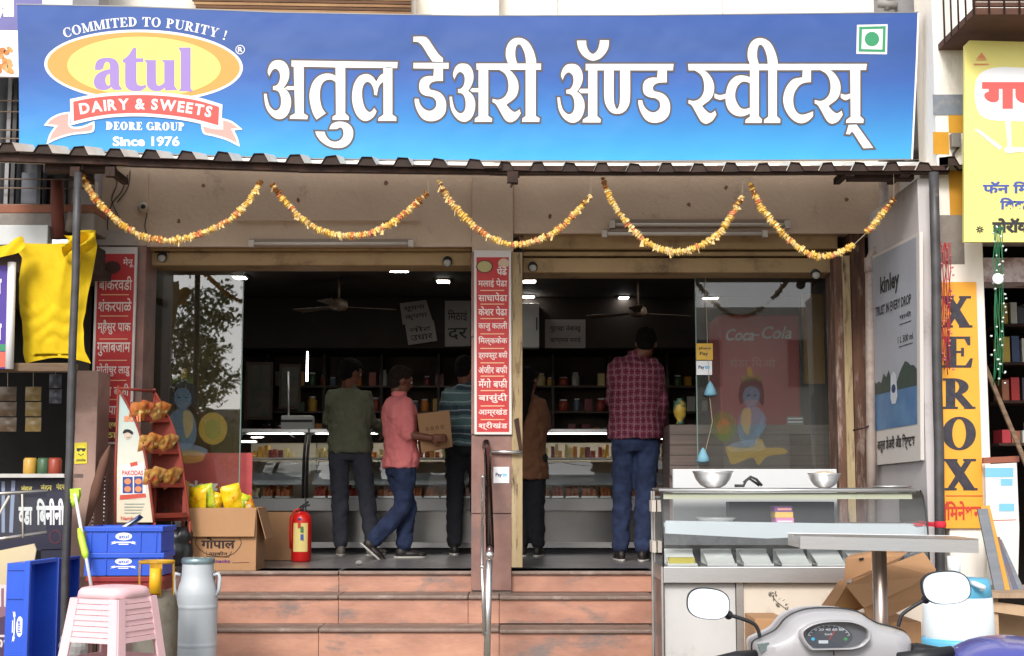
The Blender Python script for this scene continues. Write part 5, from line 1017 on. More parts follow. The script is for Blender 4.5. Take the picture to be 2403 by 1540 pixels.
# milk can
Ym = -1.35; pm = W(463, 1400, Ym); cc = V((pm.x, Ym, 0)); alu = M('can_aluminium', (192, 198, 202), .5, .1, c2=(172, 178, 184), scale=3, amt=.7, stretch=(1, 1, .4)); t = thing('milk_can', 'tall pale aluminium milk can with side handles in front of the steps', 'milk can', cc)
def hz(y): return W(463, y, Ym-.1).z
b = MB(alu, True); b.lathe([(0, 0.001), (.118, .002), (.122, .02), (.122, hz(1524)), (.122, hz(1521)), (.124, hz(1519)), (.124, hz(1514)), (.122, hz(1512)), (.122, hz(1509)), (.122, hz(1434)), (.122, hz(1431)), (.1245, hz(1429)), (.1245, hz(1424)), (.122, hz(1422)), (.122, hz(1419)), (.121, hz(1398)), (.1205, hz(1395)), (.112, hz(1378)), (.1, hz(1362)), (.096, hz(1350)), (.094, hz(1322))], cc, 36, cap=False); b.build('body', t)
b = MB(M('can_lid', (130, 150, 156), .35, .5), True); b.lathe([(.097, hz(1325)), (.1, hz(1322)), (.1, hz(1314)), (.092, hz(1311)), (.07, hz(1313)), (0, hz(1314))], cc, 32, cap=False); b.build('lid', t)
for s_ in (-1, 1): b = MB(alu, True); b.tube([cc+V((s_*.1, -.02, hz(1352))), cc+V((s_*.128, -.02, hz(1348))), cc+V((s_*.138, -.02, hz(1358))), cc+V((s_*.135, -.02, hz(1385))), cc+V((s_*.118, -.02, hz(1402)))], [.01, .011, .012, .011, .008], 10); b.build('handle', t)
# gopal carton
def open_carton(name, lb, x0, y0, x1, y1, Yf, dp, flaps, group=None):
    c0 = W((x0+x1)/2, y1, Yf); t = thing(name, lb, 'carton', c0, group=group); p, q = W(x0, y0, Yf), W(x1, y1, Yf); X0, X1, Z1_, Z0 = p.x, q.x, p.z, q.z; b = MB(kc); th = .005
    b.box((X0, Yf, Z0), (X1, Yf+th, Z1_)); b.box((X0, Yf+dp-th, Z0), (X1, Yf+dp, Z1_)); b.box((X0, Yf+th, Z0), (X0+th, Yf+dp-th, Z1_)); b.box((X1-th, Yf+th, Z0), (X1, Yf+dp-th, Z1_)); b.box((X0+th, Yf+th, Z0), (X1-th, Yf+dp-th, Z0+th)); b.build('box', t, bev=.002)
    if 'front' in flaps: b = MB(kc); b.prism([(X0+.004, Yf-.006, Z1_), (X1-.004, Yf-.006, Z1_), (X1-.01, Yf-.03, Z1_-.2), (X0+.01, Yf-.03, Z1_-.2)], (0, -.004, 0)); b.build('flap', t)
    if 'right' in flaps: b = MB(kc); b.prism([(X1+.001, Yf, Z1_), (X1+.001, Yf+dp, Z1_), (X1+.065, Yf+dp, Z1_-.22), (X1+.065, Yf, Z1_-.22)], (.004, 0, .001)); b.build('flap', t)
    if 'left' in flaps: b = MB(kc); b.prism([(X0-.001, Yf, Z1_), (X0-.001, Yf+dp, Z1_), (X0-.03, Yf+dp, Z1_-.21), (X0-.03, Yf, Z1_-.21)], (-.004, 0, .001)); b.build('flap', t)
    return t
g_ = open_carton('carton', 'open brown carton of yellow packets with round printed mark on the shop floor', 440, 1192, 600, 1341, .04, .34, ('front', 'right', 'left'))
ink = flat('ink_dark', (52, 36, 30), .8); a = Art(wall_at(.04), .0016); a.line(spline([(462, 1262), (460, 1278), (478, 1296), (500, 1304), (530, 1306), (552, 1296), (566, 1276), (562, 1262)], False), 1.5, ink, 1)
a.text('ગોપાલ' if False else 'गोपाल', 472, 1261, 552, 1288, ink, 1, .035); a.line([(484, 1294), (486, 1306), (536, 1308), (544, 1294)], 1.2, ink, 1); a.text('नमकीन', 490, 1294, 534, 1304, ink, 1, .02); a.text('snacks', 500, 1313, 540, 1321, flat('ink_purple', (96, 40, 110), .7), 1, .03); a.line([(545, 1321), (585, 1320)], 1, ink, 1); a.build('print', g_)
pk_m = [M('packet_yellow', (238, 212, 30), .3, c2=(232, 176, 20), scale=9, amt=1, bump=.5, bscale=16, dirt=(190, 40, 30), dscale=13, dlo=.6, dhi=.62), M('packet_lemon', (236, 226, 50), .3, c2=(150, 186, 50), scale=9, amt=1, bump=.5, bscale=16, dirt=(240, 240, 230), dscale=13, dlo=.6, dhi=.62), M('packet_orange', (226, 90, 40), .3, c2=(236, 190, 40), scale=9, amt=1, bump=.5, bscale=16, dirt=(240, 236, 220), dscale=14, dlo=.58, dhi=.6)]
def packet(p, w_, h_, d_, m_, rx=0, ry=0, rz=0, lb='', group=None, name='snack_packet'):
    b = MB(m_, True); nu, nv = 8, 10; rr = random.Random(int(p.x*1e4)+int(p.z*1e4)); sd_ = rr.random()*10
    def f(sg):
        def g(u, v):
            x, z = (u-.5), (v-.5); bul = max(0, (1-(2*x)**4)*(1-(2*z)**2))**.6; cr_ = noise.noise(V((u*4+sd_, v*4, sg)))*.02
            return V((x*w_*(1-.1*bul), sg*(d_/2*bul+cr_*bul), z*h_*(1-.04*bul)))
        return g
    b.grid(f(-1), nu, nv); b.grid(f(1), nu, nv); o = b.build(name, None, org=V((0, 0, 0))); o.location = p; o.rotation_euler = (rx, ry, rz); return tag(o, lb, 'packet', group)
for i, (x, y, wd, hh, m_, ry, lb) in enumerate(((463, 1172, .15, .17, 0, .1, 'yellow packet at the left end of the marked carton'), (482, 1166, .13, .18, 1, -.15, 'pale yellow green packet standing tallest at the left of the carton'), (500, 1178, .13, .15, 0, .3, 'yellow packet leaning right in the middle left of the carton'), (545, 1170, .14, .2, 0, -.25, 'yellow packet with pointed top right of the carton middle'), (560, 1180, .13, .15, 1, .4, 'lemon packet tucked behind the orange one'), (577, 1184, .12, .12, 2, 1.2, 'orange red packet at the right end of the marked carton'))):
    packet(W(x, y, .12+.03*(i % 3)), wd, hh, .07, pk_m[m_], .1, ry, .2*(i-2), lb, 'packets in the marked carton')
open_carton('carton', 'plain brown carton behind the marked carton, beside the extinguisher', 606, 1203, 690, 1315, 1.3, .3, ('left',))
# black bag
t = thing('black_bag', 'black plastic sack between the snack rack and the marked carton', 'bag', W(412, 1335, -.1)); b = MB(M('black_plastic', (26, 28, 30), .35), True)
b.loft([(W(415, 1330, -.1), V((.1, 0, 0)), V((0, .07, 0))), (W(415, 1300, -.1), V((.12, 0, 0)), V((0, .09, 0))), (W(414, 1260, -.1), V((.105, 0, 0)), V((0, .08, 0))), (W(420, 1232, -.1), V((.09, 0, 0)), V((0, .07, 0)))], 16); b.build('sack', t); md = t.children[0].modifiers.new('s', 'SUBSURF'); md.render_levels = 2; md.levels = 2; md = t.children[0].modifiers.new('d', 'DISPLACE'); md.texture = _tx; md.strength = .06
# fire extinguisher
Ye = 1.15; pe = W(707, 1300, Ye); t = thing('fire_extinguisher', 'red fire extinguisher with yellow white label standing on the shop floor', 'fire extinguisher', (pe.x, Ye, FZ)); cc = V((pe.x, Ye, FZ)); exr = M('extinguisher_red', (206, 30, 26), .3); ht = W(707, 1200, Ye).z-FZ
b = MB(exr, True); b.lathe([(0, 0), (.07, 0), (.078, .012), (.078, ht-.07), (.07, ht-.035), (.045, ht-.01), (.025, ht), (0, ht+.002)], cc, 28, cap=False); b.build('cylinder', t)
b = MB(flat('label_cream', (226, 206, 130), .4)); 
for k in range(10):
    a0, a1 = rad(-135+k*9), rad(-126+k*9); b.add([cc+V((.0788*math.cos(a0), .0788*math.sin(a0), .08)), cc+V((.0788*math.cos(a1), .0788*math.sin(a1), .08)), cc+V((.0788*math.cos(a1), .0788*math.sin(a1), ht-.09)), cc+V((.0788*math.cos(a0), .0788*math.sin(a0), ht-.09))], [(0, 1, 2, 3)])
b.build('label', t); a = Art(wall_at(Ye-.081), .0005)
for i, (c_, y0, y1) in enumerate(((blu, 1216, 1221), (flat('label_green', (60, 120, 70), .5), 1236, 1250), (flat('label_red', (190, 60, 40), .5), 1226, 1240), (flat('label_blue', (60, 90, 160), .5), 1254, 1268))): a.rect(699+6*(i % 2), y0, 706+6*(i % 2), y1, c_, 1)
a.build('label_print', t)
b = MB(black, True); b.tube([cc+V((0, 0, ht)), cc+V((0, 0, ht+.035))], [.018, .014], 10); b.tube([cc+V((-.02, 0, ht+.03)), cc+V((.06, 0, ht+.05))], .008, 8); b.tube([cc+V((-.01, 0, ht+.035)), cc+V((.05, 0, ht+.075))], .007, 8); b.build('valve_handle', t)
b = MB(exr, True); b.tube([cc+V((0, 0, ht+.02)), cc+V((-.05, -.01, ht+.01)), cc+V((-.088, -.01, ht-.05)), cc+V((-.09, -.01, ht-.16)), cc+V((-.084, -.01, .1))], .008, 8); b.build('hose', t)
# litter on the floor
t = MB(paper); p = W(843, 1325, .25); t.ball(p+V((0, 0, .012)), (.03, .02, .018), 7, 5); o = t.build('paper_scrap', None, org=p); tag(o, 'crumpled white scrap on the shop floor near the step edge', 'litter')
# ------------------------------------------------------------------ snack rack
ra = thing('snack_rack', 'red framed snack rack with curved printed side panel and packets', 'rack', W(320, 1330, -.25)); redf = M('rack_red', (150, 58, 42), .6, c2=(118, 44, 32), scale=5, dirt=(96, 60, 46), dscale=6, dlo=.52, dhi=.7)
YA = -.42; off = V((.17, .30, 0))
side_ = [(272, 1226), (273, 1100), (276, 980), (280, 916)]+[(p[0], p[1]) for p in spline([(280, 916), (304, 958), (326, 1008), (341, 1070), (350, 1130), (362, 1226)], False, 4)][1:]
fA = wall_at(YA)
poster_bg = gradz('rack_print', W(300, 1226, YA).z-W(320, 1330, -.25).z, W(300, 916, YA).z-W(320, 1330, -.25).z, [(0, (226, 214, 186)), (.45, (222, 214, 196)), (.75, (196, 206, 196)), (1, (170, 200, 200))], .5)
b = MB(poster_bg); b.prism([fA(*p) for p in side_], (0, .008, 0)); b.build('side_panel', ra); 
b = MB(redf); b.prism([fA(*p)+off for p in side_], (0, .008, 0)); b.build('side_panel', ra)
for o_ in (V((0, 0, 0)), off):
    b = MB(redf, True); b.tube([fA(*p)+o_+V((0, -.004, 0)) for p in side_[3:]], .010, 6); b.build('edge_tube', ra)
    b = MB(redf, True); b.tube([fA(270, 1330)+o_, fA(271, 1100)+o_, fA(278, 905)+o_], .010, 6); b.build('edge_tube', ra)
    b = MB(redf, True); p = fA(363, 1226)+o_; b.tube([p, V((p.x, p.y, FZ))], .010, 6); b.build('leg', ra)
def cx_at(y):
    for (a_, b_), (c_, d_) in zip(side_[3:], side_[4:]):
        if y <= d_: return a_+(c_-a_)*(y-b_)/(d_-b_)
    return 362
for yy in (983, 1060, 1140, 1212):
    x1 = cx_at(yy); b = MB(redf); A = fA(274, yy); B_ = fA(x1, yy); iy = V((0, .014, 0)); b.prism([A+iy, B_+iy, B_+off-iy, A+off-iy], (0, 0, -.012)); b.build('shelf', ra)
    b = MB(redf); b.prism([B_, B_+off, B_+off+V((0, 0, .02)), B_+V((0, 0, .02))], (-.006, 0, 0)); b.build('shelf_lip', ra)
b = MB(redf, True); p = fA(280, 912); b.tube([p, p+off], .010, 6); b.build('top_bar', ra)
a = Art(fA, .002); pr1 = flat('print_red', (206, 80, 60), .5); pr2 = flat('print_blue', (50, 70, 140), .5); pr3 = flat('print_orange', (226, 140, 90), .5)
a.ell(300, 1022, 9, 10, flat('print_face', (206, 186, 170), .5), 1, n=20); a.poly(spline([(289, 1018), (292, 1009), (303, 1008), (312, 1014), (311, 1020), (300, 1015)]), dk, 2); a.line([(297, 1026), (302, 1028), (306, 1025)], 1, dk, 2)
a.text('atul', 291, 970, 330, 990, pr3, 1, .03); a.poly([(285, 1090), (338, 1086), (345, 1170), (284, 1172)], white, 1); a.text('PAKODAS', 287, 1104, 336, 1116, pr1, 2, .04); a.poly([(305, 1087), (322, 1083), (324, 1092), (307, 1096)], pr1, 2)
a.rect(288, 1119, 312, 1158, pr2, 2); a.rect(315, 1118, 335, 1158, pr2, 2)
for (x, y) in ((300, 1130), (325, 1130), (300, 1148), (325, 1148)): a.ell(x, y, 8, 7, pr3, 3, n=16)
a.poly([(282, 1162), (342, 1158), (344, 1168), (281, 1173)], pr1, 2)
for i in range(4): a.rect(292, 1182+i*7, 340-i*3, 1184+i*7, flat('print_grey', (150, 160, 150), .6), 1)
a.text('Namkeen', 284, 1212, 330, 1221, pr1, 1, .02); a.build('print', ra)
rp = [M('bag_orange', (186, 92, 44), .3, c2=(206, 140, 60), scale=16, amt=1, bump=.4, bscale=24, dirt=(244, 226, 150), dscale=12, dlo=.58, dhi=.6), M('bag_gold', (200, 156, 70), .3, c2=(160, 86, 50), scale=16, amt=1, bump=.4, bscale=24, dirt=(190, 50, 30), dscale=12, dlo=.58, dhi=.6), M('bag_brown', (170, 104, 60), .3, c2=(214, 170, 90), scale=16, amt=1, bump=.4, bscale=24, dirt=(236, 210, 150), dscale=12, dlo=.58, dhi=.6), M('bag_red', (164, 60, 40), .3, c2=(200, 120, 60), scale=16, amt=1, bump=.4, bscale=24, dirt=(240, 220, 120), dscale=12, dlo=.58, dhi=.6)]
def inr(u, v, y): 
    """point on a shelf: u across the depth of the rack, v towards its open side"""
    x1 = cx_at(y); return fA(274+(x1-274)*v, y)+off*u
rowname = {983: 'top shelf', 1060: 'second shelf', 1140: 'third shelf'}
for yy, ms in ((983, (0, 3, 2, 0)), (1060, (1, 0, 1, 2)), (1140, (1, 2, 1, 2))):
    for i, k in enumerate(ms):
        p = inr(.12+i*.25, .92-.12*(i % 2), yy)+V((0, -.01, .032+.018*(i % 2))); packet(p+V((0, 0, .018)), .115, .13, .05, rp[k], .25+.25*(i % 2), .35*math.sin(i*2.3), .7+i*.15, '%s snack packet on the %s of the red rack, %s' % (('orange', 'golden', 'brown', 'red')[k], rowname[yy], ('nearest the printed panel', 'second from the printed panel', 'third from the printed panel', 'farthest from the printed panel')[i]), 'packets on the snack rack')
t = open_carton('carton', 'brown carton on the lowest shelf of the snack rack', 368, 1130, 428, 1208, -.12, .2, ()); a = Art(wall_at(-.12), .002); a.text('ठ', 382, 1196, 396, 1206, ink, 1, .03); a.build('print', t)
# handrail
hr = thing('handrail', 'stainless steel handrail running down the steps from the middle pillar', 'handrail', W(1145, 1535, -1.2)); chrome = M('chrome_dark', (104, 90, 90), .22, 1., c2=(84, 60, 58), scale=3, amt=.9)
b = MB(chrome, True); b.tube([W(1140, 1050, -.06), W(1141, 1040, -.1), W(1144, 1060, -.2), W(1150, 1285, -1.2), W(1149, 1302, -1.24)], .026, 14); b.build('rail', hr)
b = MB(steel, True); p = W(1148, 1300, -1.2); b.tube([p, V((p.x-.015, p.y, 0))], .022, 12); b.build('post', hr)
b = MB(steel, True); b.tube([W(1150, 1060, -.08), W(1226, 1062, -.08)], .012, 10); b.build('cross_bar', hr); b = MB(steel, True); b.tube([W(1133, 1120, -.25), W(1131, 1330, -1.2), W(1136, 1490, -1.23)], .009, 8); b.build('side_bar', hr)
for y, x, Yk_ in ((1120, 1133, -.25), (1182, 1132, -.5), (1240, 1131, -.75), (1330, 1131, -1.2), (1425, 1134, -1.2), (1488, 1136, -1.22)): b = MB(steel, True); b.ball(W(x, y, Yk_), .014, 8, 6); b.build('knob', hr)
b = MB(rust); b.prism([W(1206, 985, -.06), W(1217, 980, -.06), W(1226, 1056, -.06), W(1218, 1056, -.06)], (0, .02, 0)); b.build('bracket', hr)
b = MB(steel, True); b.ball(W(1149, 1303, -1.24), .029, 12, 8); b.build('end_cap', hr)
# ================================================================== SNACK CART
def C4(a, b): return ((1620+a/2.4927)/1.07533, (1120+b/2.4927)/1.07533)
YC = -1.5; cart = thing('snack_cart', 'stainless steel snack cart with curved glass case at the right of the steps', 'cart', (W(1860, 1500, YC).x, YC, 0))
def wq(x, y, Y=YC): return W(x, y, Y)
x0, x1 = wq(1556, 1300).x, wq(2178, 1300).x
def zz(y, Y=YC): return W(1860, y, Y).z
whitepaint = M('cart_panel_grey', (196, 194, 192), .5, c2=(170, 168, 166), scale=2, dirt=(140, 130, 120), dscale=3, dlo=.55, dhi=.8); creampanel = M('cart_panel_cream', (214, 202, 186), .5, c2=(196, 182, 164), scale=2, dirt=(150, 134, 116), dscale=2.5, dlo=.55, dhi=.8)
b = MB(steel, True); b.box((x0+.0, YC+.12, zz(1154)), (x1-.03, YC+.62, zz(1146))); b.smooth = False; b.build('top', cart, bev=.004)
b = MB(steel, True); b.tube([V((x0-.01, YC+.11, zz(1151))), V((x1-.03, YC+.11, zz(1151)))], .012, 10); b.build('top_rail', cart)
b = MB(flat('cream_strip', (214, 212, 186), .5)); b.box((x0+.02, YC+.125, zz(1172)), (x1-.05, YC+.14, zz(1157))); b.build('trim_strip', cart)
b = MB(steel); b.box((x0, YC-.02, zz(1368)), (x1, YC+.62, zz(1330))); b.build('deck', cart, bev=.004)
b = MB(M('case_back_steel', (190, 190, 194), .35, 1., c2=(110, 110, 114), scale=3, amt=1)); b.box((x0+.02, YC+.6, zz(1330)), (x1-.02, YC+.615, zz(1250))); b.build('back_panel', cart)
b = MB(flat('shelf_paper', (240, 244, 248), .4)); b.box((x0+.02, YC+.08, zz(1238)), (x1-.02, YC+.58, zz(1232))); b.build('shelf', cart, bev=.002)
b = MB(steel, True); b.tube([V((x0+.02, YC+.08, zz(1240))), V((x1-.02, YC+.08, zz(1240)))], .009, 8); b.build('shelf_rail', cart)
b = MB(flat('shelf_cover', (206, 212, 220), .5)); b.prism([wq(1562, 1222, YC+.07), wq(2172, 1232, YC+.07), wq(2172, 1262, YC+.07), wq(1990, 1256, YC+.07), wq(1800, 1264, YC+.07), wq(1560, 1252, YC+.07)], (0, .003, 0)); b.build('cover_sheet', cart)
prof = [(YC+.12, zz(1152)), (YC+.07, zz(1165)), (YC+.02, zz(1200)), (YC-.01, zz(1250)), (YC-.02, zz(1330))]; n = len(prof)
b = MB(gl_case, True); b.add([(x, y, z) for x in (x0, x1) for y, z in prof], [(i, i+1, i+1+n, i+n) for i in range(n-1)]); b.build('curved_glass', cart)
for x in (x0, x1): b = MB(black, True); b.tube([(x, y, z) for y, z in prof], .006, 6); b.build('glass_edge', cart); 
for x in (x0, x1): b = MB(gl_case); b.add([(x, y, z) for y, z in prof]+[(x, YC+.6, zz(1330)), (x, YC+.6, zz(1152))], [tuple(range(n+2))]); b.build('end_glass', cart)
b = MB(whitepaint); b.box((x0+.01, YC+.03, .05), (wq(1728, 1400).x, YC+.06, zz(1370))); b.build('lower_panel', cart, bev=.004)
b = MB(creampanel); b.box((wq(1746, 1400).x, YC+.03, .05), (x1-.02, YC+.06, zz(1370))); b.build('lower_panel', cart, bev=.004)
b = MB(steel_d); b.box((wq(1729, 1400).x, YC+.015, .0), (wq(1745, 1400).x, YC+.06, zz(1369))); b.build('centre_post', cart)
b = MB(MATS['case_back_steel']); b.box((x0, YC+.061, .05), (x1, YC+.6, zz(1369))); b.build('carcass', cart)
for (yy, dx) in ((YC+.0, 0), (YC+.58, 0)):
    for x in (x0-.012, x1+.002): b = MB(steel_d); b.box((x, yy, 0), (x+.01, yy+.03, zz(1330 if yy < YC+.3 else 1154))); b.build('leg', cart)
for y in (1190, 1290): b = MB(tubewhite); b.box((x0-.03, YC+.35, zz(y+14)), (x0-.004, YC+.5, zz(y-14))); b.build('hinge_block', cart)
for i, xx in enumerate((1604, 1697, 1783, 1872, 1955, 2040)):
    b = MB(white); p, q = wq(xx-37, 1326, YC+.04), wq(xx+33, 1326, YC+.04); h = .012; zt5 = zz(1330)+.002
    b.box((p.x, YC+.04, zt5), (q.x, YC+.3, zt5+.006)); b.box((p.x, YC+.04, zt5+.006), (q.x, YC+.046, zt5+.014)); b.add([(p.x+.006, YC+.06, zt5+.008), (q.x-.006, YC+.06, zt5+.008), (q.x-.002, YC+.3, zt5+.085), (p.x+.002, YC+.3, zt5+.085)], [(0, 1, 2, 3)]); b.box((p.x-.004, YC+.3, zt5+.006), (q.x+.004, YC+.312, zt5+.09))
    if i == 0: b.mat(flat('chutney', (206, 190, 90), .5)); b.box((p.x+.012, YC+.07, zt5+.009), (q.x-.012, YC+.2, zt5+.045))
    o = b.build('white_tray', None, org=W(xx, 1328, YC+.04)); tag(o, ['white tray with yellow chutney at the left end of the cart deck', 'empty white tray second from the left on the cart deck', 'empty white tray third from the left on the cart deck', 'empty white tray fourth from the left on the cart deck', 'white tray beside the tilted cartons, fifth from the left', 'white tray hidden behind the table post, sixth from the left'][i], 'tray', 'white trays on the cart deck')
a = Art(lambda u, v, o=0: W(u, v, YC+.03)+V((0, -o, 0)), .0015); leaf = flat('leaf_print', (96, 90, 80), .7); r3 = random.Random(5)
a.line([(1805, 1390), (1822, 1412), (1840, 1426), (1858, 1440)], 2, leaf, 1)
for i in range(22):
    k = i/21; x = 1800+60*k+r3.uniform(-9, 9); y = 1388+54*k+r3.uniform(-9, 9); a_ = r3.uniform(-1, 1)*1.5; l = r3.uniform(6, 12)
    a.poly([(x, y), (x+l*math.cos(a_)*.5-2, y+l*math.sin(a_)*.5+2), (x+l*math.cos(a_), y+l*math.sin(a_)), (x+l*math.cos(a_)*.5+2, y+l*math.sin(a_)*.5-2)], leaf, 2)
a.text('ॐ', 1570, 1331, 1584, 1345, flat('sticker_orange', (240, 180, 60), .5), 1); a.rect(1572, 1333, 1588, 1347, flat('sticker_orange', (240, 180, 60), .5), 0); a.build('decal', cart)
def bowl(x, y0, y1, rx, Y_, lb):
    p = W(x, y1, Y_); p.z = zz(1146)+.001; k = (10+Y_)/FPX; r = rx*k; h = (y1-y0)*k; b = MB(steel, True); pr_ = [(r*.35, 0), (r*.62, h*.16), (r*.85, h*.5), (r*.96, h*.85), (r*1.02, h), (r*.98, h), (r*.9, h*.8), (r*.78, h*.48), (r*.55, h*.2), (0, h*.06)]
    b.lathe(pr_, p, 30, cap=False); b.lathe([(0, .0005), (r*.35, .0005)], p, 30, cap=False); o = b.build('steel_bowl', None, org=p); tag(o, lb, 'bowl', 'steel bowls on top of the cart')
bowl(1673, 1103, 1142, 47, YC+.32, 'large steel bowl on the left half of the cart top'); bowl(1935, 1108, 1142, 38, YC+.32, 'smaller steel bowl of food on the right half of the cart top')
p = W(1935, 1116, YC+.32); b = MB(M('puffed_rice', (206, 190, 160), .9, c2=(150, 120, 80), scale=60), True); b.ball(V((p.x, p.y, zz(1146)+.075)), (.085, .085, .03), 14, 8); o = b.build('bowl_food', None, org=p); tag(o, 'pale puffed snack heaped in the smaller steel bowl', 'food')
b = MB(black, True); zt6 = zz(1146)+.014; pts = [(1724, 0), (1745, .0), (1750, .03), (1762, .055), (1775, .04), (1788, .0)]
b.tube([V((W(x, 1140, YC+.3).x, YC+.3, zt6+h)) for x, h in pts], .009, 8); b.tube([V((W(x, 1140, YC+.34).x, YC+.34, zt6+h)) for x, h in ((1745, .02), (1758, .045), (1772, .02), (1782, .0))], .008, 8); o = b.build('black_tongs', None, org=V((W(1750, 1140, YC+.3).x, YC+.3, zt6))); tag(o, 'black bent tongs lying between the two steel bowls', 'tongs')
p = W(2095, 1140, YC+.25); p.z = zz(1146)+.001; b = MB(steel, True); b.lathe([(0, 0), (.1, .001), (.13, .012), (.128, .014), (.1, .004), (0, .003)], p, 28, cap=False); o = b.build('steel_plate', None, org=p); tag(o, 'shallow steel plate at the right end of the cart top', 'plate')
for nm, lb, bx, cx_ in (('purple_box', 'purple and yellow packet box standing on the glass case shelf', (1813, 1178, 1862, 1234), flat('box_purple', (130, 70, 140), .5)),):
    t = thing('snack_box', lb, 'box', W(1838, 1232, YC+.25)); p, q = W(bx[0]+4, 1200, YC+.25), W(bx[2]-3, 1200, YC+.25); z0 = zz(1232)+.001
    for k, m_ in enumerate((flat('box_pink', (206, 120, 170), .5), flat('box_yellow', (226, 180, 90), .5), cx_)): b = MB(m_); b.box((p.x-.004*k, YC+.2, z0+.036*k), (q.x-.004*k, YC+.36, z0+.036*k+.035)); b.build('carton', t, bev=.002)
    a = Art(lambda u, v, o=0: V((u, YC+.2-o, v)), .001); a.rect(p.x+.01, z0+.082, q.x-.015, z0+.096, pink, 1); a.rect(p.x+.01, z0+.01, q.x-.01, z0+.018, white, 1); a.build('print', t)
p = W(1680, 1215, YC+.3); p.z = zz(1232)+.002; b = MB(steel, True); b.lathe([(0, 0), (.09, 0), (.12, .03), (.13, .034), (.125, .036), (.085, .006), (0, .005)], p, 26, cap=False); o = b.build('steel_thali', None, org=p); tag(o, 'steel dish on the shelf inside the cart case', 'dish')
b = MB(flat('dark_box', (50, 48, 50), .5)); z0 = zz(1232)+.001; b.box((W(1712, 1200, YC+.4).x, YC+.42, z0), (W(1960, 1200, YC+.4).x, YC+.55, z0+.13)); o = b.build('dark_tin', None, org=V((W(1800, 1200, YC+.4).x, YC+.42, z0)), bev=.004); tag(o, 'dark rectangular tin behind the purple box in the case', 'tin')
# ================================================================== STANDING TABLE
tb = thing('steel_table', 'square steel standing table with single post in front of the cart', 'table', (W(2066, 1400, -2.8).x, -2.8, 0))
A, B_, Cc, D = W(*C4(1000, 585), -3), W(*C4(2115, 602), -3), W(*C4(2115, 684), -3), W(*C4(1000, 657), -3); dv = V((.02, .42, .0))
b = MB(steel); b.prism([A, B_, Cc, D], dv); b.build('table_top', tb, bev=.006, bseg=3)
tcx = W(2066, 1400, -2.8).x; b = MB(M('post_steel', (186, 176, 168), .3, 1., c2=(120, 96, 84), scale=2, stretch=(9, 9, .2), amt=.9), True); b.tube([V((tcx, -2.8, .02)), V((tcx, -2.8, A.z-.08))], .037, 20); b.build('post', tb)
b = MB(steel_d, True); b.lathe([(0, 0), (.22, 0), (.22, .01), (.05, .03), (.04, .04)], V((tcx, -2.8, 0)), 28); b.build('base_plate', tb)
# ================================================================== TILTED CARTONS
t = thing('carton', 'large open brown carton lying tilted behind the table post', 'carton', W(*C4(1560, 1080), -2.3))
def c4(a, b_, Y): return W(*C4(a, b_), Y)
def slab(name, pts, par, th=.006, m=None): b = MB(m or kc); b.prism(pts, (0, th, 0)); return b.build(name, par)
slab('side', [c4(1395, 1030, -2.45), c4(1770, 850, -2.35), c4(1795, 965, -2.35), c4(1560, 1085, -2.4), c4(1425, 1120, -2.45)], t)
slab('flap', [c4(1283, 892, -2.4), c4(1560, 760, -2.35), c4(1772, 682, -2.15), c4(1850, 790, -2.3), c4(1835, 830, -2.33), c4(1400, 1032, -2.47)], t)
b = MB(kc); b.add([c4(1395, 1030, -2.44), c4(1283, 892, -2.39), c4(1340, 860, -2.0), c4(1460, 1000, -2.05), c4(1770, 850, -2.0), c4(1850, 790, -2.05), c4(1795, 965, -2.0), c4(1425, 1120, -2.1)], [(0, 1, 2, 3), (3, 2, 5, 4), (0, 3, 7), (3, 4, 6, 7), (4, 5, 6)]); b.build('body', t, solid=.006)
t2 = thing('carton', 'smaller brown carton with a hand hole resting above the large one', 'carton', c4(1320, 850, -2.2))
slab('side', [c4(1272, 870, -2.22), c4(1283, 724, -2.2), c4(1450, 686, -2.1), c4(1670, 682, -2.0), c4(1640, 706, -2.02), c4(1318, 848, -2.2)], t2)
b = MB(kc); b.add([c4(1283, 724, -2.195), c4(1450, 686, -2.095), c4(1700, 672, -1.99), c4(1500, 668, -1.85), c4(1310, 700, -1.9)], [(0, 1, 2, 3, 4)]); b.build('top_panel', t2, solid=.005)
slab('end_panel', [c4(1318, 850, -2.21), c4(1640, 708, -2.03), c4(1545, 800, -2.06), c4(1330, 896, -2.2)], t2); b = MB(dk); b.prism([c4(1365, 720, -2.17), c4(1393, 716, -2.15), c4(1396, 728, -2.15), c4(1368, 733, -2.17)], (0, -.004, 0)); b.build('hand_hole', t2)
t3 = thing('carton', 'folded carton panel leaning left of the tilted cartons', 'carton', c4(1200, 1032, -2.3)); slab('panel', [c4(1250, 850, -2.25), c4(1292, 880, -2.26), c4(1200, 1034, -2.35), c4(1130, 1018, -2.34)], t3); slab('flap', [c4(1204, 1030, -2.34), c4(1292, 884, -2.25), c4(1400, 1032, -2.2), c4(1330, 1060, -2.2)], t3, m=kt)
t4 = thing('carton', 'pale carton on the ground below the tilted ones beside the cart', 'carton', (c4(1560, 1200, -2.4).x, -2.4, 0)); xa, xb = c4(1180, 1200, -2.3).x, c4(1760, 1200, -2.3).x; b = MB(kc); b.box((xa, -2.3, 0), (xb, -1.75, c4(1500, 1120, -2.3).z)); b.build('box', t4, bev=.004)
t5 = thing('carton', 'brown carton standing by the left part of the cart front', 'carton', (c4(800, 1200, -2.1).x, -2.1, 0)); b = MB(kc); b.box((c4(712, 1200, -2.1).x, -2.1, 0), (c4(905, 1200, -2.1).x, -1.75, c4(800, 1100, -2.1).z)); b.build('box', t5, bev=.004)
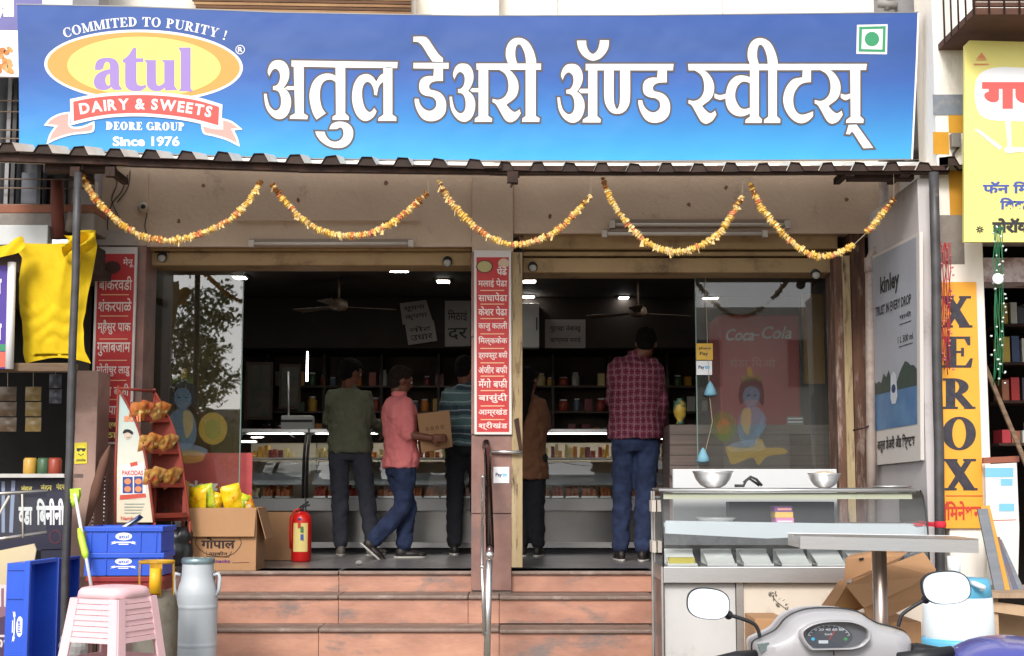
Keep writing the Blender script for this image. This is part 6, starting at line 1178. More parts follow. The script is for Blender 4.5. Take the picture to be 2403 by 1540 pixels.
# ================================================================== WATER COOLER
Yj = -3.6; pj = W(*C4(1998, 1336), Yj); kj = (10+Yj)/FPX; hj = lambda b_: W(*C4(1998, b_), Yj).z
wj = thing('water_jug', 'white and sky blue insulated water jug behind the right mirror', 'water jug', (pj.x, Yj, hj(1400))); sb = M('jug_blue', (96, 178, 214), .4); wm = M('jug_white', (226, 234, 238), .4, c2=(206, 216, 224), scale=2)
cc = V((pj.x, Yj, 0)); b = MB(wm, True); b.lathe([(.152, hj(1222)), (.158, hj(1200)), (.15, hj(965)), (.14, hj(955))], cc, 32, cap=False); b.build('body', wj); b = MB(sb, True); b.lathe([(.14, hj(1400)), (.158, hj(1390)), (.164, hj(1240)), (.16, hj(1218)), (.15, hj(1216))], cc, 32, cap=False); b.build('base', wj)
b = MB(sb, True); b.lathe([(.142, hj(962)), (.148, hj(955)), (.142, hj(860)), (.13, hj(845)), (0, hj(842))], cc, 32, cap=False); b.build('lid', wj); b = MB(wm, True); b.tube([cc+V((.02, -.14, hj(860))), cc+V((.03, -.175, hj(868))), cc+V((.06, -.175, hj(885))), cc+V((.06, -.14, hj(900)))], .012, 8); b.build('spout', wj)
sj = thing('wooden_crate', 'wooden crate under the water jug at the lower right', 'crate', (pj.x, Yj, 0)); wood_m = M('old_wood', (120, 98, 76), .85, c2=(88, 70, 54), scale=4, stretch=(1, 1, 8), amt=.9)
for i in range(4): z0 = i*(hj(1400)-.01)/4; b = MB(wood_m); b.box((pj.x-.19, Yj-.19, z0), (pj.x+.19, Yj-.175, z0+(hj(1400)-.01)/4-.01)); b.build('plank', sj)
b = MB(wood_m); b.box((pj.x-.18, Yj-.174, 0), (pj.x+.18, Yj+.18, hj(1400)-.002)); b.build('box', sj)
t = MB(wm, True); p = c4(1960, 800, -2.2); t.tube([c4(1960, 706, -2.2), c4(1965, 860, -2.2)], [.036, .034], 14); o = t.build('paper_roll', None, org=c4(1965, 860, -2.2)); tag(o, 'pale paper roll standing above the water jug by the black post', 'roll')
t = thing('cloth_tie', 'red cloth strip knotted round the black post above the table', 'ribbon', W(2205, 1232, -1.4)); rc = M('red_cloth', (206, 40, 60), .8)
b = MB(rc, True); b.lathe([(.034, -.018), (.037, -.008), (.036, .012), (.033, .02)], W(2206, 1231, -1.36), 14, cap=False); b.build('knot', t); b = MB(rc); b.add([W(2192, 1226, -1.41), W(2192, 1236, -1.41), W(2152, 1235, -1.44), W(2140, 1228, -1.44)], [(0, 1, 2, 3)]); b.add([W(2192, 1226, -1.415), W(2190, 1233, -1.415), W(2150, 1222, -1.45)], [(0, 1, 2)]); b.build('tail', t, solid=.002)
# ================================================================== SCOOTER
Yk = -5.9; scp = W(*C4(1200, 1336), Yk); sc = thing('motor_scooter', 'silver grey motor scooter seen from the rider side with two mirrors', 'scooter', (scp.x, Yk, 0)); sgrey = M('scooter_grey', (168, 166, 168), .35, c2=(158, 156, 158), scale=2, coat=.4, amt=.6)
sblk = M('scooter_black', (30, 30, 33), .45); chrome2 = M('chrome', (210, 210, 214), .06, 1.)
mir = bpy.data.materials.new('mirror_glass'); mir.use_nodes = True; pb = mir.node_tree.nodes['Principled BSDF']; pb.inputs['Base Color'].default_value = (.68, .75, .8, 1); pb.inputs['Metallic'].default_value = 1; pb.inputs['Roughness'].default_value = .02
ol = spline([(712,1330),(708,1280),(722,1250),(780,1222),(860,1180),(920,1110),(1000,1066),(1100,1046),(1250,1046),(1370,1066),(1440,1108),(1500,1140),(1600,1166),(1668,1192),(1696,1240),(1700,1300),(1690,1380),(1600,1420),(1350,1440),(1200,1450),(1000,1440),(800,1420),(720,1390)], n=4)
cx_, cy_ = 1200, 1270; vs = []; NN = len(ol)
for k, (s_, dy) in enumerate(((.985, .16), (1, .10), (1, .03), (.985, -.005), (.95, -.028), (.88, -.045), (.78, -.055))):
    for (a_, b_) in ol: vs.append(c4(cx_+(a_-cx_)*s_, cy_+(b_-cy_)*(s_ if s_ == 1 else 1-(1-s_)*1.5), Yk)+V((0, dy, 0)))
b = MB(sgrey, True); b.add(vs, [(k*NN+i, k*NN+(i+1) % NN, (k+1)*NN+(i+1) % NN, (k+1)*NN+i) for k in range(6) for i in range(NN)]+[tuple(range(NN)), tuple(6*NN+i for i in range(NN))]); b.build('handlebar_cowl', sc)
b = MB(sblk, True); b.tube([c4(a_, b_, Yk)+V((0, .04, 0)) for a_, b_ in ol], .0045, 6); b.build('cowl_seam', sc)
dl = spline([(982,1195,1),(985,1160),(1040,1125),(1110,1108),(1190,1104),(1270,1108),(1335,1130),(1372,1160),(1375,1205,1),(1330,1248),(1270,1266,1),(1040,1270,1),(1005,1235)], n=4); Yd = Yk-.078; dx_, dy_ = 1180, 1190
b = MB(sgrey, True); N2 = len(dl); vs = []
for s_, dy in ((1.13, .012), (1.10, -.008), (1.04, -.014), (1.0, -.004), (.99, .02)):
    for (a_, b_) in dl: vs.append(c4(dx_+(a_-dx_)*s_, dy_+(b_-dy_)*s_, Yk)+V((0, Yd-Yk+dy, 0)))
b.add(vs, [(k*N2+i, k*N2+(i+1) % N2, (k+1)*N2+(i+1) % N2, (k+1)*N2+i) for k in range(4) for i in range(N2)]); b.build('instrument_hood', sc)
ins = MB(flat('dial_grey', (96, 98, 104), .5)); ins.prism([c4(a_, b_, Yk)+V((0, Yd-Yk+.012, 0)) for a_, b_ in dl], (0, .004, 0)); io = ins.build('instrument_panel', sc)
fI = onplane(V((0, Yd+.012, 0)), V((0, -1, 0))); a = Art(lambda u, v, o=0: fI(*C4(u, v), o), .001); lg_ = flat('dial_light', (200, 206, 214), .5); a.ell(1175, 1215, 150, 78, flat('dial_dark', (66, 70, 78), .5), 0, n=40); a.line([(1175+135*math.cos(t_), 1225-85*math.sin(t_)) for t_ in [rad(q) for q in range(15, 166, 10)]], 3, lg_, 1)
for q in range(15, 166, 15): t_ = rad(q); a.line([(1175+120*math.cos(t_), 1225-74*math.sin(t_)), (1175+134*math.cos(t_), 1225-84*math.sin(t_))], 4, lg_, 1)
a.line([(1175, 1232), (1212, 1176)], 5, red_m, 2); a.text('km/h', 1150, 1190, 1200, 1204, lg_, 1, .02); a.rect(1110, 1236, 1170, 1256, lg_, 1); a.text('0 20 40 60 80', 1085, 1160, 1270, 1176, lg_, 1, .02); a.ell(1075, 1228, 12, 10, sky_p, 1, n=14); a.ell(1280, 1228, 12, 10, flat('tell_green', (60, 150, 90), .4), 1, n=14); a.build('dial_print', io)
b = MB(glassmat('dial_glass', .06, (.95, .96, .97)), True); b.add([c4(a_, b_, Yk)+V((0, Yd-Yk+.002, 0)) for a_, b_ in dl], [tuple(range(N2))]); b.build('lens', io)
b = MB(flat('switch_green', (96, 110, 108), .5)); b.prism([c4(735, 1268, Yk-.045), c4(795, 1254, Yk-.045), c4(812, 1290, Yk-.045), c4(750, 1304, Yk-.045)], (0, .02, 0)); b.build('switch', sc, bev=.002)
b = MB(sblk); b.prism([c4(1525, 1316, Yk-.04), c4(1610, 1310, Yk-.04), c4(1612, 1345, Yk-.04), c4(1525, 1350, Yk-.04)], (0, .02, 0)); b.build('switch', sc, bev=.002)
b = MB(sblk, True); b.tube([c4(1160, 1298, Yk-.06), c4(1205, 1298, Yk-.062), c4(1208, 1330, Yk-.062)], .002, 6); b.build('cover_line', sc)
def mirror(cx_, cy_, rx, ry, rot, stalk):
    me_ = []; 
    for k in range(36):
        t_ = 2*math.pi*k/36; c_, s_ = math.cos(t_), math.sin(t_); q = (abs(c_)**2.6+abs(s_)**2.6)**(-1/2.6); me_.append((rx*c_*q, ry*s_*q))
    def at(s_, dy): return [c4(cx_+(x*math.cos(rot)-y*math.sin(rot))*s_, cy_+(x*math.sin(rot)+y*math.cos(rot))*s_, Yk-.03)+V((0, dy-(y/ry)*(ry/(2.68*FPX)*4.1)*.36, 0)) for x, y in me_]
    b = MB(sblk, True); R = [at(.9, .04), at(1.02, .025), at(1.06, .005), at(1.03, -.006), at(1., -.004)]; vs = sum(R, []); b.add(vs, [(k*36+i, k*36+(i+1) % 36, (k+1)*36+(i+1) % 36, (k+1)*36+i) for k in range(4) for i in range(36)]+[tuple(range(36))]); hs2 = b.build('mirror_housing', sc)
    b = MB(mir); g = at(1.0, -.003); b.add(g, [tuple(range(36))]); b.build('mirror_glass', hs2)
    b = MB(sblk, True); b.tube([c4(x, y, Yk-.01) for x, y in spline(stalk, False, 4)], .0055, 8); b.build('mirror_stalk', sc); b = MB(sblk, True); b.ball(c4(stalk[0][0], stalk[0][1], Yk-.01), .013, 10, 8); b.build('mirror_joint', sc)
mirror(418, 1006, 130, 92, .10, [(545, 1078), (620, 1098), (700, 1130), (728, 1165), (742, 1215)]); mirror(1915, 905, 146, 98, -.06, [(1785, 978), (1700, 1028), (1640, 1072), (1622, 1110), (1612, 1150)])
b = MB(sblk, True); b.tube([c4(1690, 1290, Yk), c4(1720, 1300, Yk-.02), c4(1960, 1345, Yk-.05)], [.016, .022, .022], 14); b.build('grip', sc); b = MB(sblk, True); b.tube([c4(712, 1330, Yk), c4(600, 1352, Yk-.03), c4(470, 1385, Yk-.05)], [.016, .022, .022], 14); b.build('grip', sc)
b = MB(chrome2, True); b.tube([c4(1700, 1272, Yk+.06), c4(1760, 1275, Yk+.09), c4(1900, 1310, Yk+.1)], .006, 8); b.build('brake_lever', sc)
cxs = scp.x
b = MB(sgrey, True); b.loft([(V((cxs, Yk+.12, .74)), V((.12, 0, 0)), V((0, .08, 0))), (V((cxs, Yk+.16, .6)), V((.2, 0, 0)), V((0, .09, 0))), (V((cxs, Yk+.18, .35)), V((.19, 0, 0)), V((0, .08, 0)))], 20); b.build('front_apron', sc)
for yo in (.42, -.78): b = MB(sblk, True); mt3 = Matrix(((0, 0, 1), (1, 0, 0), (0, 1, 0))); b.lathe([(.14, -.045), (.19, -.05), (.215, -.03), (.22, 0), (.215, .03), (.19, .05), (.14, .045)], V((cxs, Yk+yo, .22)), 28, axis=mt3, cap=False); wl = b.build('wheel', sc); b = MB(steel_d, True); b.lathe([(.03, -.04), (.13, -.02), (.14, .02), (.03, .04)], V((cxs, Yk+yo, .22)), 20, axis=mt3); b.build('rim', wl)
b = MB(sgrey); b.box((cxs-.17, Yk-.3, .25), (cxs+.17, Yk+.12, .3)); b.build('floorboard', sc, bev=.01)
b = MB(sgrey, True); b.loft([(V((cxs, Yk-.25, .42)), V((.14, 0, 0)), V((0, 0, .14))), (V((cxs, Yk-.5, .48)), V((.19, 0, 0)), V((0, 0, .16))), (V((cxs, Yk-1.0, .56)), V((.12, 0, 0)), V((0, 0, .09)))], 18); b.build('rear_body', sc)
b = MB(sblk, True); b.loft([(V((cxs, Yk-.25, .62)), V((.11, 0, 0)), V((0, 0, .03))), (V((cxs, Yk-.5, .66)), V((.15, 0, 0)), V((0, 0, .045))), (V((cxs, Yk-.95, .68)), V((.11, 0, 0)), V((0, 0, .04)))], 18); b.build('seat', sc)
# blue scooter at the corner
Yb2 = -6.1; bp_ = W(*C4(2380, 1290), Yb2); s2 = thing('blue_scooter', 'glossy blue scooter whose rounded cowl shows at the bottom right corner', 'scooter', (bp_.x, Yb2, 0)); bm_ = M('scooter_blue', (62, 72, 160), .25, c2=(96, 92, 150), scale=3, coat=.6)
b = MB(bm_, True); c0 = W(*C4(2300, 1400), Yb2); b.ball(c0, (.165, .2, .082), 28, 14); b.build('handlebar_cowl', s2); b = MB(sblk, True); b.tube([c0+V((-.15, 0, .035)), c0+V((-.3, -.02, .02))], .02, 12); b.build('grip', s2)
b = MB(bm_, True); b.loft([(V((c0.x, Yb2+.05, c0.z-.05)), V((.11, 0, 0)), V((0, .08, 0))), (V((c0.x, Yb2+.12, .5)), V((.2, 0, 0)), V((0, .09, 0))), (V((c0.x, Yb2+.14, .3)), V((.18, 0, 0)), V((0, .08, 0)))], 20); b.build('front_apron', s2)
b = MB(sblk, True); b.lathe([(.14, -.045), (.19, -.05), (.215, -.03), (.22, 0), (.215, .03), (.19, .05), (.14, .045)], V((c0.x, Yb2+.4, .22)), 28, axis=Matrix(((0, 0, 1), (1, 0, 0), (0, 1, 0))), cap=False); b.build('wheel', s2)
# ================================================================== RIGHT NEIGHBOUR
rb = thing('copy_shop_building', 'cream plastered neighbouring building right of the sweet shop', 'building', (3.2, -1.1, 0))
YP = -1.2
b = MB(cream); b.box((W(2200, 400, YP).x, YP, 0), (W(2300, 400, YP).x, YP+.4, 6.5)); b.build('pillar', rb, bev=.008)
b = MB(cream); b.box((W(2300, 80, YP).x, YP+.05, W(2400, 560, YP).z), (W(2700, 80, YP).x, YP+.3, 6.5)); b.build('upper_wall', rb)
b = MB(wall_dark); b.box((W(2300, 80, YP).x, YP+2.2, 0), (W(2700, 80, YP).x+.5, YP+2.3, 3.3)); b.build('back_wall', rb); b = MB(wall_dark); b.box((W(2700, 80, YP).x, YP+.05, 0), (W(2700, 80, YP).x+.5, YP+2.2, 3.3)); b.build('side_wall', rb); b = MB(ceil_m); b.box((W(2300, 80, YP).x, YP+.31, 2.9), (W(2700, 80, YP).x+.5, YP+2.2, 2.95)); b.build('ceiling', rb)
b = MB(M('lintel_pinkish', (190, 176, 176), .9, c2=(160, 146, 148), scale=6, dirt=(110, 70, 60), dscale=6, dlo=.52, dhi=.7)); b.pbox(2307, 605, 2500, 662, YP+.02, YP+.3); b.build('lintel', rb)
ochre = M('ochre_paint', (206, 150, 40), .8, c2=(180, 126, 40), scale=4); bluegrey = M('bluegrey_band', (126, 134, 146), .9, c2=(104, 110, 120), scale=5, dirt=(170, 165, 160), dscale=5)
for (x0_, y0_, x1_, y1_, m_, nm) in ((2190, 222, 2262, 270, bluegrey, 'painted_band'), (2226, 262, 2264, 312, ochre, 'painted_patch'), (2190, 310, 2227, 362, ochre, 'painted_patch'), (2228, 400, 2262, 505, ochre, 'painted_patch'), (2190, 505, 2262, 620, concrete, 'bare_plaster')): b = MB(m_); b.pbox(x0_, y0_, x1_, y1_, YP-.003-.002*(nm == 'painted_band'), YP); b.build(nm, rb)
t = thing('meter_box', 'small grey electric fitting with curved pipe on the cream pillar', 'meter', W(2245, 370, YP-.05)); b = MB(flat('meter_grey', (120, 116, 112), .5)); b.pbox(2234, 312, 2256, 345, YP-.06, YP-.006); b.build('box', t, bev=.004); b = MB(cab, True); b.tube([W(x, y, YP-.04) for x, y in ((2250, 345), (2238, 360), (2236, 385), (2250, 400), (2262, 398))], .008, 8); b.build('pipe', t)
# XEROX board
xe = thing('copy_sign', 'vertical orange sign painted XEROX on the cream pillar', 'sign', W(2262, 1240, YP-.02)); fx = wall_at(YP-.02); org_ = M('sign_orange', (238, 168, 52), .6, c2=(226, 150, 44), scale=2, dirt=(240, 200, 130), dscale=3, dlo=.62, dhi=.8)
b = MB(org_); b.prism([fx(2203, 662), fx(2291, 662), fx(2309, 1240), fx(2219, 1240)], (0, .015, 0)); b.build('board', xe)
a = Art(fx, .0015); blk2 = M('sign_black', (40, 38, 48), .6, c2=(70, 66, 74), scale=30, amt=.6)
for ch, bx_ in (('X', (2206, 695, 2282, 769)), ('E', (2210, 790, 2283, 863)), ('R', (2212, 888, 2289, 960)), ('O', (2211, 978, 2290, 1057)), ('X', (2213, 1077, 2294, 1151))):
    adv, pl_ = serif(ch, .25, .12); xs = [p[0] for q in pl_ for p in q]; ys = [p[1] for q in pl_ for p in q]; xm, xM, ym_, yM = min(xs), max(xs), min(ys), max(ys)
    for q in pl_: a.poly([(bx_[0]+(p[0]-xm)/(xM-xm)*(bx_[2]-bx_[0]), bx_[3]-(p[1]-ym_)/(yM-ym_)*(bx_[3]-bx_[1])) for p in q], blk2, 1)
sr = flat('sign_red', (196, 60, 36), .6); a.rect(2219, 1163, 2306, 1165, sr, 1); a.text('लॅमिनेशन', 2200, 1176, 2304, 1222, sr, 2, .03); a.build('lettering', xe)
# yellow board
yb = thing('yellow_signboard', 'pale yellow signboard with red Devanagari heading at the top right corner', 'signboard', W(2330, 568, -1.55)); fy = wall_at(-1.55); ypn = M('board_yellow', (232, 222, 128), .4, c2=(226, 214, 110), scale=2)
b = MB(ypn); b.prism([fy(2264, 106), fy(2275, 95), fy(2620, 104), fy(2620, 568), fy(2262, 568)], (0, .03, 0)); b.build('panel', yb); a = Art(fy, .002)
a.poly(spline([(2290, 190), (2330, 160), (2420, 160), (2560, 160), (2600, 220), (2560, 280), (2380, 285), (2300, 270)]), white, 1); a.text('गणेश', 2304, 170, 2560, 258, rib, 2, .06)
a.text('फॅन मिक्सर', 2306, 426, 2500, 462, flat('sign_blue', (60, 80, 160), .5), 2, .03); a.text('विक्री', 2346, 464, 2440, 500, flat('sign_blue', (60, 80, 160), .5), 2, .03); a.text('झेरॉक्स', 2328, 512, 2450, 556, black, 2, .05)
for k in range(8): t_ = k*math.pi/4; a.line([(2299+2*math.cos(t_), 539+2*math.sin(t_)), (2299+9*math.cos(t_), 539+9*math.sin(t_))], 2.5, black, 2)
fanp = flat('fan_print', (214, 216, 200), .5); a.ell(2370, 352, 15, 9, fanp, 1, n=20)
for q in ([(2285, 305), (2296, 303), (2352, 345), (2346, 354)], [(2358, 285), (2372, 283), (2374, 345), (2364, 346)], [(2380, 346), (2480, 342), (2480, 356), (2382, 358)]): a.poly(q, fanp, 1)
for q in ((2285, 150, 2320, 153), (2290, 140, 2315, 142)): a.rect(*q, pr3, 2)
a.poly([(2292, 138), (2303, 124), (2314, 138)], pr3, 2); a.build('print', yb)
# balcony top right
bc = thing('balcony', 'brown iron balcony at the top right corner of the picture', 'balcony', W(2330, 42, -1.9)); brn = M('balcony_brown', (92, 60, 44), .8, c2=(60, 40, 32), scale=5, stretch=(1, 1, 6))
p0, p1 = W(2285, 34, -1.9), W(2640, 20, -1.9); b = MB(brn); b.box((p0.x, -1.9, p0.z), (p1.x, YP+.05, p0.z+.04)); b.build('floor_slab', bc)
for i in range(6): b = MB(brn); b.box((p0.x, -1.9, p0.z+.05+i*.035), (p1.x, -1.88, p0.z+.075+i*.035)); b.build('slat', bc)
for i in range(12): x = p0.x+i*.09; b = MB(rust, True); b.tube([V((x, -1.91, p0.z)), V((x, -1.91, p0.z+.6))], .006, 6); b.build('bar', bc)
for i in range(5): y = -1.9+i*.14; b = MB(rust, True); b.tube([V((p0.x, y, p0.z)), V((p0.x, y, p0.z+.6))], .006, 6); b.build('bar', bc)
# light strings
def lights(xs, y0, y1, Yp, mt, lb, bulbs):
    t = thing('light_string', lb, 'string lights', W(xs[0], y1, Yp), group='bundled light strings'); r4 = random.Random(int(xs[0]))
    b = MB(mt, True)
    for i in range(6): b2 = MB(mt, True); b2.tube([W(xs[0]+(xs[1]-xs[0])*(i+.5)/6+r4.uniform(-3, 3), y0+(y1-y0)*k/9*(1-.04*(i % 3)), Yp+.01*(i % 3)) for k in range(10)], .0032, 5); b2.build('wire', t)
    bb = MB(bulbs, True); bb.lathe([(.002, 0), (.006, .004), (.006, .014), (0, .02)], (0, 0, 0), 6); me = bb.mesh('bulb')
    for i in range(34):
        o = bpy.data.objects.new('bulb', me); COL.objects.link(o); o.parent = t; o.location = W(r4.uniform(xs[0]-4, xs[1]+4), y0+(y1-y0)*(i+.5)/34, Yp-.01)-ORG[t.name]; o.rotation_euler = (r4.uniform(-2, 2), r4.uniform(-2, 2), 0)
lights((2331, 2356), 530, 905, -1.75, M('wire_green', (24, 110, 66), .5), 'bundle of green light string hanging below the yellow signboard', flat('bulb_clear', (220, 230, 224), .2))
lights((2208, 2232), 570, 880, -1.32, M('wire_red', (176, 36, 48), .5), 'bundle of red light string hanging over the XEROX letters', flat('bulb_pink', (214, 120, 120), .3))
t = thing('rosette', 'small white rosette tied to the green light string', 'decoration', W(2341, 655, -1.8)); b = MB(white, True); mtr = Matrix(((1, 0, 0), (0, 0, -1), (0, 1, 0))); b.lathe([(0, 0), (.03, .004), (.034, .008), (.03, .012), (.01, .01)], W(2341, 655, -1.79), 14, axis=mtr); b.build('disc', t)
# shop contents right
def plank(pts, lb, m_, w_=.03, th=.02):
    p, q = V(pts[0]), V(pts[1]); d = (q-p).normalized(); s_ = d.cross(V((0, 1, 0))).normalized()*w_; b = MB(m_); b.prism([p-s_, p+s_, q+s_, q-s_], (0, th, 0)); o = b.build('plank', None, org=q, bev=.002); tag(o, lb, 'plank', 'planks leaning at the copy shop')
plank((W(2303, 835, -1.0), W(2418, 1110, -1.5)), 'thin pale stick leaning from the pillar across the dark shop', wood_m, .012)
gw = M('board_grey', (120, 124, 130), .7, c2=(90, 94, 100), scale=4, stretch=(1, 1, 6)); yw = M('board_ochre', (206, 150, 60), .7, c2=(170, 120, 50), scale=4); bw_ = M('board_blue', (74, 96, 130), .7, c2=(120, 90, 70), scale=7, amt=1)
for i, (x0_, y0_, x1_, y1_, m_, lb) in enumerate(((2306, 1195, 2348, 1392, gw, 'grey board leaning nearest the orange sign'), (2312, 1188, 2362, 1392, yw, 'ochre board leaning just right of the grey one'), (2328, 1260, 2372, 1392, gw, 'grey blue board in the middle of the leaning stack'), (2338, 1262, 2384, 1392, bw_, 'dark blue board leaning second from the right'), (2344, 1268, 2400, 1392, gw, 'narrow pale edged board leaning farthest right'))): plank((W(x0_, y0_, -1.6+.02*i), W(x1_, y1_, -1.75+.02*i)), lb, m_, .028-.003*i)
po = thing('price_board', 'white board with blue bands leaning in the copy shop doorway', 'board', W(2350, 1400, -1.3)); fp = wall_at(-1.3); b = MB(M('board_pale', (226, 222, 216), .6)); b.prism([fp(2312, 1090), fp(2386, 1086), fp(2392, 1240), fp(2388, 1400), fp(2318, 1400)], (0, .01, 0)); b.build('panel', po); a = Art(fp, .001)
for (x0_, y0_, x1_, y1_) in ((2312, 1098, 2378, 1120), (2348, 1124, 2376, 1140), (2344, 1182, 2380, 1200)): a.rect(x0_, y0_, x1_, y1_, flat('band_blue', (120, 186, 214), .5), 1)
a.line([(2318, 1222), (2384, 1220)], 1.5, sr, 1); a.build('print', po); b = MB(M('trim_brown', (150, 86, 66), .7)); b.prism([fp(2308, 1074), fp(2392, 1070), fp(2392, 1084), fp(2308, 1088)], (0, .03, 0)); b.build('top_trim', po)
wb_ = thing('wooden_bench', 'rough wooden bench under the leaning boards at the right edge', 'bench', W(2380, 1500, -1.8)); b = MB(M('bench_wood', (176, 150, 124), .85, c2=(130, 104, 84), scale=4, stretch=(6, 1, 1))); b.pbox(2305, 1392, 2620, 1404, -1.95, -1.3); b.build('top_plank', wb_)
b = MB(M('bench_wood2', (196, 166, 134), .85, c2=(150, 120, 92), scale=4)); b.prism([W(2330, 1412, -1.9), W(2620, 1450, -1.9), W(2620, 1478, -1.9), W(2330, 1436, -1.9)], (0, .03, 0)); b.build('brace', wb_); b = MB(MATS['bench_wood2']); b.pbox(2330, 1405, 2345, 1600, -1.88, -1.82); b.build('leg', wb_); b = MB(MATS['bench_wood2']); b.pbox(2340, 1440, 2620, 1500, -1.6, -1.57); b.build('back_panel', wb_)
gd = [(170, 40, 40), (60, 60, 70), (190, 160, 60), (150, 90, 60), (200, 200, 190), (50, 70, 110), (180, 50, 60)]; rg = random.Random(3); gsh = thing('goods_shelf', 'dark goods shelf inside the copy shop at the right edge', 'shelf', W(2400, 1100, -.2))
for y in (760, 850, 940, 1040): b = MB(rust); b.pbox(2345, y, 2640, y+6, -.3, .1); b.build('board', gsh)
for y in (760, 850, 940, 1040):
    x = 2352; num = 0
    while x < 2480:
        num += 1; wd = rg.uniform(10, 20); hh = rg.uniform(28, 66); ci = rg.randrange(7); b = MB(flat('goods_%d' % ci, gd[ci], .5)); b.pbox(x, y-hh, x+wd, y-.5, -.28, -.1); o = b.build('goods_box', None, org=W(x+wd/2, y, -.28)); tag(o, 'boxed goods in %s on the %s dark shelf at the right edge, %s' % (('red', 'charcoal', 'ochre', 'brown', 'white', 'blue', 'crimson')[ci], {760: 'top', 850: 'second', 940: 'third', 1040: 'lowest'}[y], NTH[num-1]), 'box', 'boxed goods on the dark right shelf'); x += wd+rg.uniform(2, 8)
# ================================================================== LEFT NEIGHBOUR
lb_ = thing('left_building', 'old grey building left of the sweet shop with barred window', 'building', (-3.4, -.6, 0))
YL = -.5
b = MB(M('party_wall', (176, 146, 132), .85, c2=(150, 120, 110), scale=4, dirt=(112, 92, 84), dscale=3, bump=.2)); b.pbox(166, 870, 218, 1700, -.35, .3); b.build('pillar', lb_, bev=.005)
b = MB(plaster); b.pbox(222, 405, 346, 576, -.012, 0); b.build('wall_patch', bld)
b = MB(M('pillar_tile', (188, 178, 170), .7, c2=(160, 148, 140), scale=8)); b.pbox(222, 540, 320, 576, -.06, -.013); b.build('pillar_cap', bld, bev=.004)
b = MB(greyplaster); b.pbox(-220, 180, 50, 525, YL+.25, YL+.3); b.build('window_reveal', lb_) if False else None
b = MB(M('window_dark', (52, 50, 52), .3, c2=(34, 32, 34), scale=2)); b.pbox(-220, 180, 222, 482, YL+.22, YL+.25); b.build('window', lb_)
wn = thing('window_grille', 'rusty horizontal window bars at the upper left beside the blue sign', 'grille', W(100, 500, YL))
for y in (236, 262, 305, 325, 362, 420, 441, 480): b = MB(rod_m, True); b.tube([W(-60, y, YL+.05), W(222, y+2, YL+.05)], .005, 6); b.build('bar', wn)
for x in (-20, 14, 28, 90, 150): b = MB(greyplaster if x == 14 else blackmetal); b.pbox(x, 182, x+9, 480, YL+.1, YL+.14); b.build('mullion', wn)
b = MB(flat('shutter_blue_grey', (96, 100, 108), .6)); b.pbox(50, 405, 105, 478, YL+.16, YL+.2); b.build('pane', wn)
b = MB(flat('wall_white_bit', (176, 170, 168), .8)); b.pbox(150, 425, 222, 520, YL+.14, YL+.21); b.build('curtain', wn)
b = MB(concrete); b.pbox(-220, 500, 222, 545, YL-.05, YL+.25); b.build('ledge', lb_, bev=.01); b = MB(M('ledge_rust', (150, 96, 74), .9, c2=(110, 80, 66), scale=6)); b.pbox(-220, 480, 222, 500, YL-.03, YL+.25); b.build('ledge_strip', lb_, bev=.006)
t = thing('brown_pipe', 'short rusty brown pipe below the window at the left', 'pipe', W(135, 550, YL-.15)); b = MB(M('pipe_brown', (110, 56, 42), .8, c2=(70, 40, 34), scale=5), True); b.tube([W(134, 425, YL-.15), W(134, 480, YL-.15), W(138, 560, YL-.15)], [.04, .044, .04], 14); b.build('pipe', t); b = MB(M('pipe_grey', (130, 120, 110), .8), True); b.tube([W(170, 500, YL-.12), W(160, 545, YL-.12)], .034, 12); b.build('branch', t)
b = MB(M('fascia_white', (206, 208, 206), .7, c2=(180, 180, 178), scale=3)); b.pbox(-220, 528, 112, 575, YL-.2, YL-.1); b.build('fascia', lb_, bev=.006)
b = MB(M('stall_dark', (20, 18, 17), .7, spec=.2)); b.box((W(-220, 800, YL).x-.6, 1.6, 0), (-2.86, 1.7, 2.9)); b.box((-2.88, .31, 0), (-2.86, 1.6, 2.9)); b.build('shop_recess', lb_); b = MB(ceil_m); b.box((W(-220, 800, YL).x-.6, YL+.2, 2.62), (-2.86, 1.6, 2.68)); b.build('ceiling', lb_); b = MB(rust); b.pbox(-220, 575, 222, 640, YL-.05, YL+.2); b.build('lintel', lb_)
b = MB(greyplaster); b.box((W(-220, 800, YL).x, YL+.26, 2.95), (W(222, 300, YL+.26).x, YL+.5, 7)); b.build('upper_wall', lb_)
# top-left signboard
tl = thing('purple_signboard', 'purple and white neighbouring signboard peeking out at the top left', 'signboard', W(60, 180, -.7)); ft = wall_at(-.7); pur = M('board_purple', (104, 100, 160), .5); b = MB(pur); b.prism([ft(-120, -120), ft(165, -120), ft(165, 72), ft(-120, 68)], (0, .03, 0)); b.build('upper_panel', tl); b = MB(white); b.prism([ft(-120, 69), ft(165, 73), ft(165, 182), ft(-120, 178)], (0, .03, 0)); b.build('lower_panel', tl)
a = Art(ft, .002); a.text('शाला', -60, -46, 38, 44, white, 1, .08); a.rect(100, -20, 170, 12, white, 1); a.build('lettering', tl)
fr_c = [M('fritter_%d' % i, c_, .8, c2=(180, 110, 60), scale=12, amt=.9) for i, c_ in enumerate(((222, 166, 100), (206, 140, 84), (230, 190, 130)))]; a = Art(ft, .002); rr = random.Random(2)
for i in range(26): a.ell(rr.uniform(-30, 26), rr.uniform(115, 170), rr.uniform(6, 10), rr.uniform(5, 8), fr_c[i % 3], 1, rr.uniform(0, 3), n=10)
a.build('fritter_print', tl)
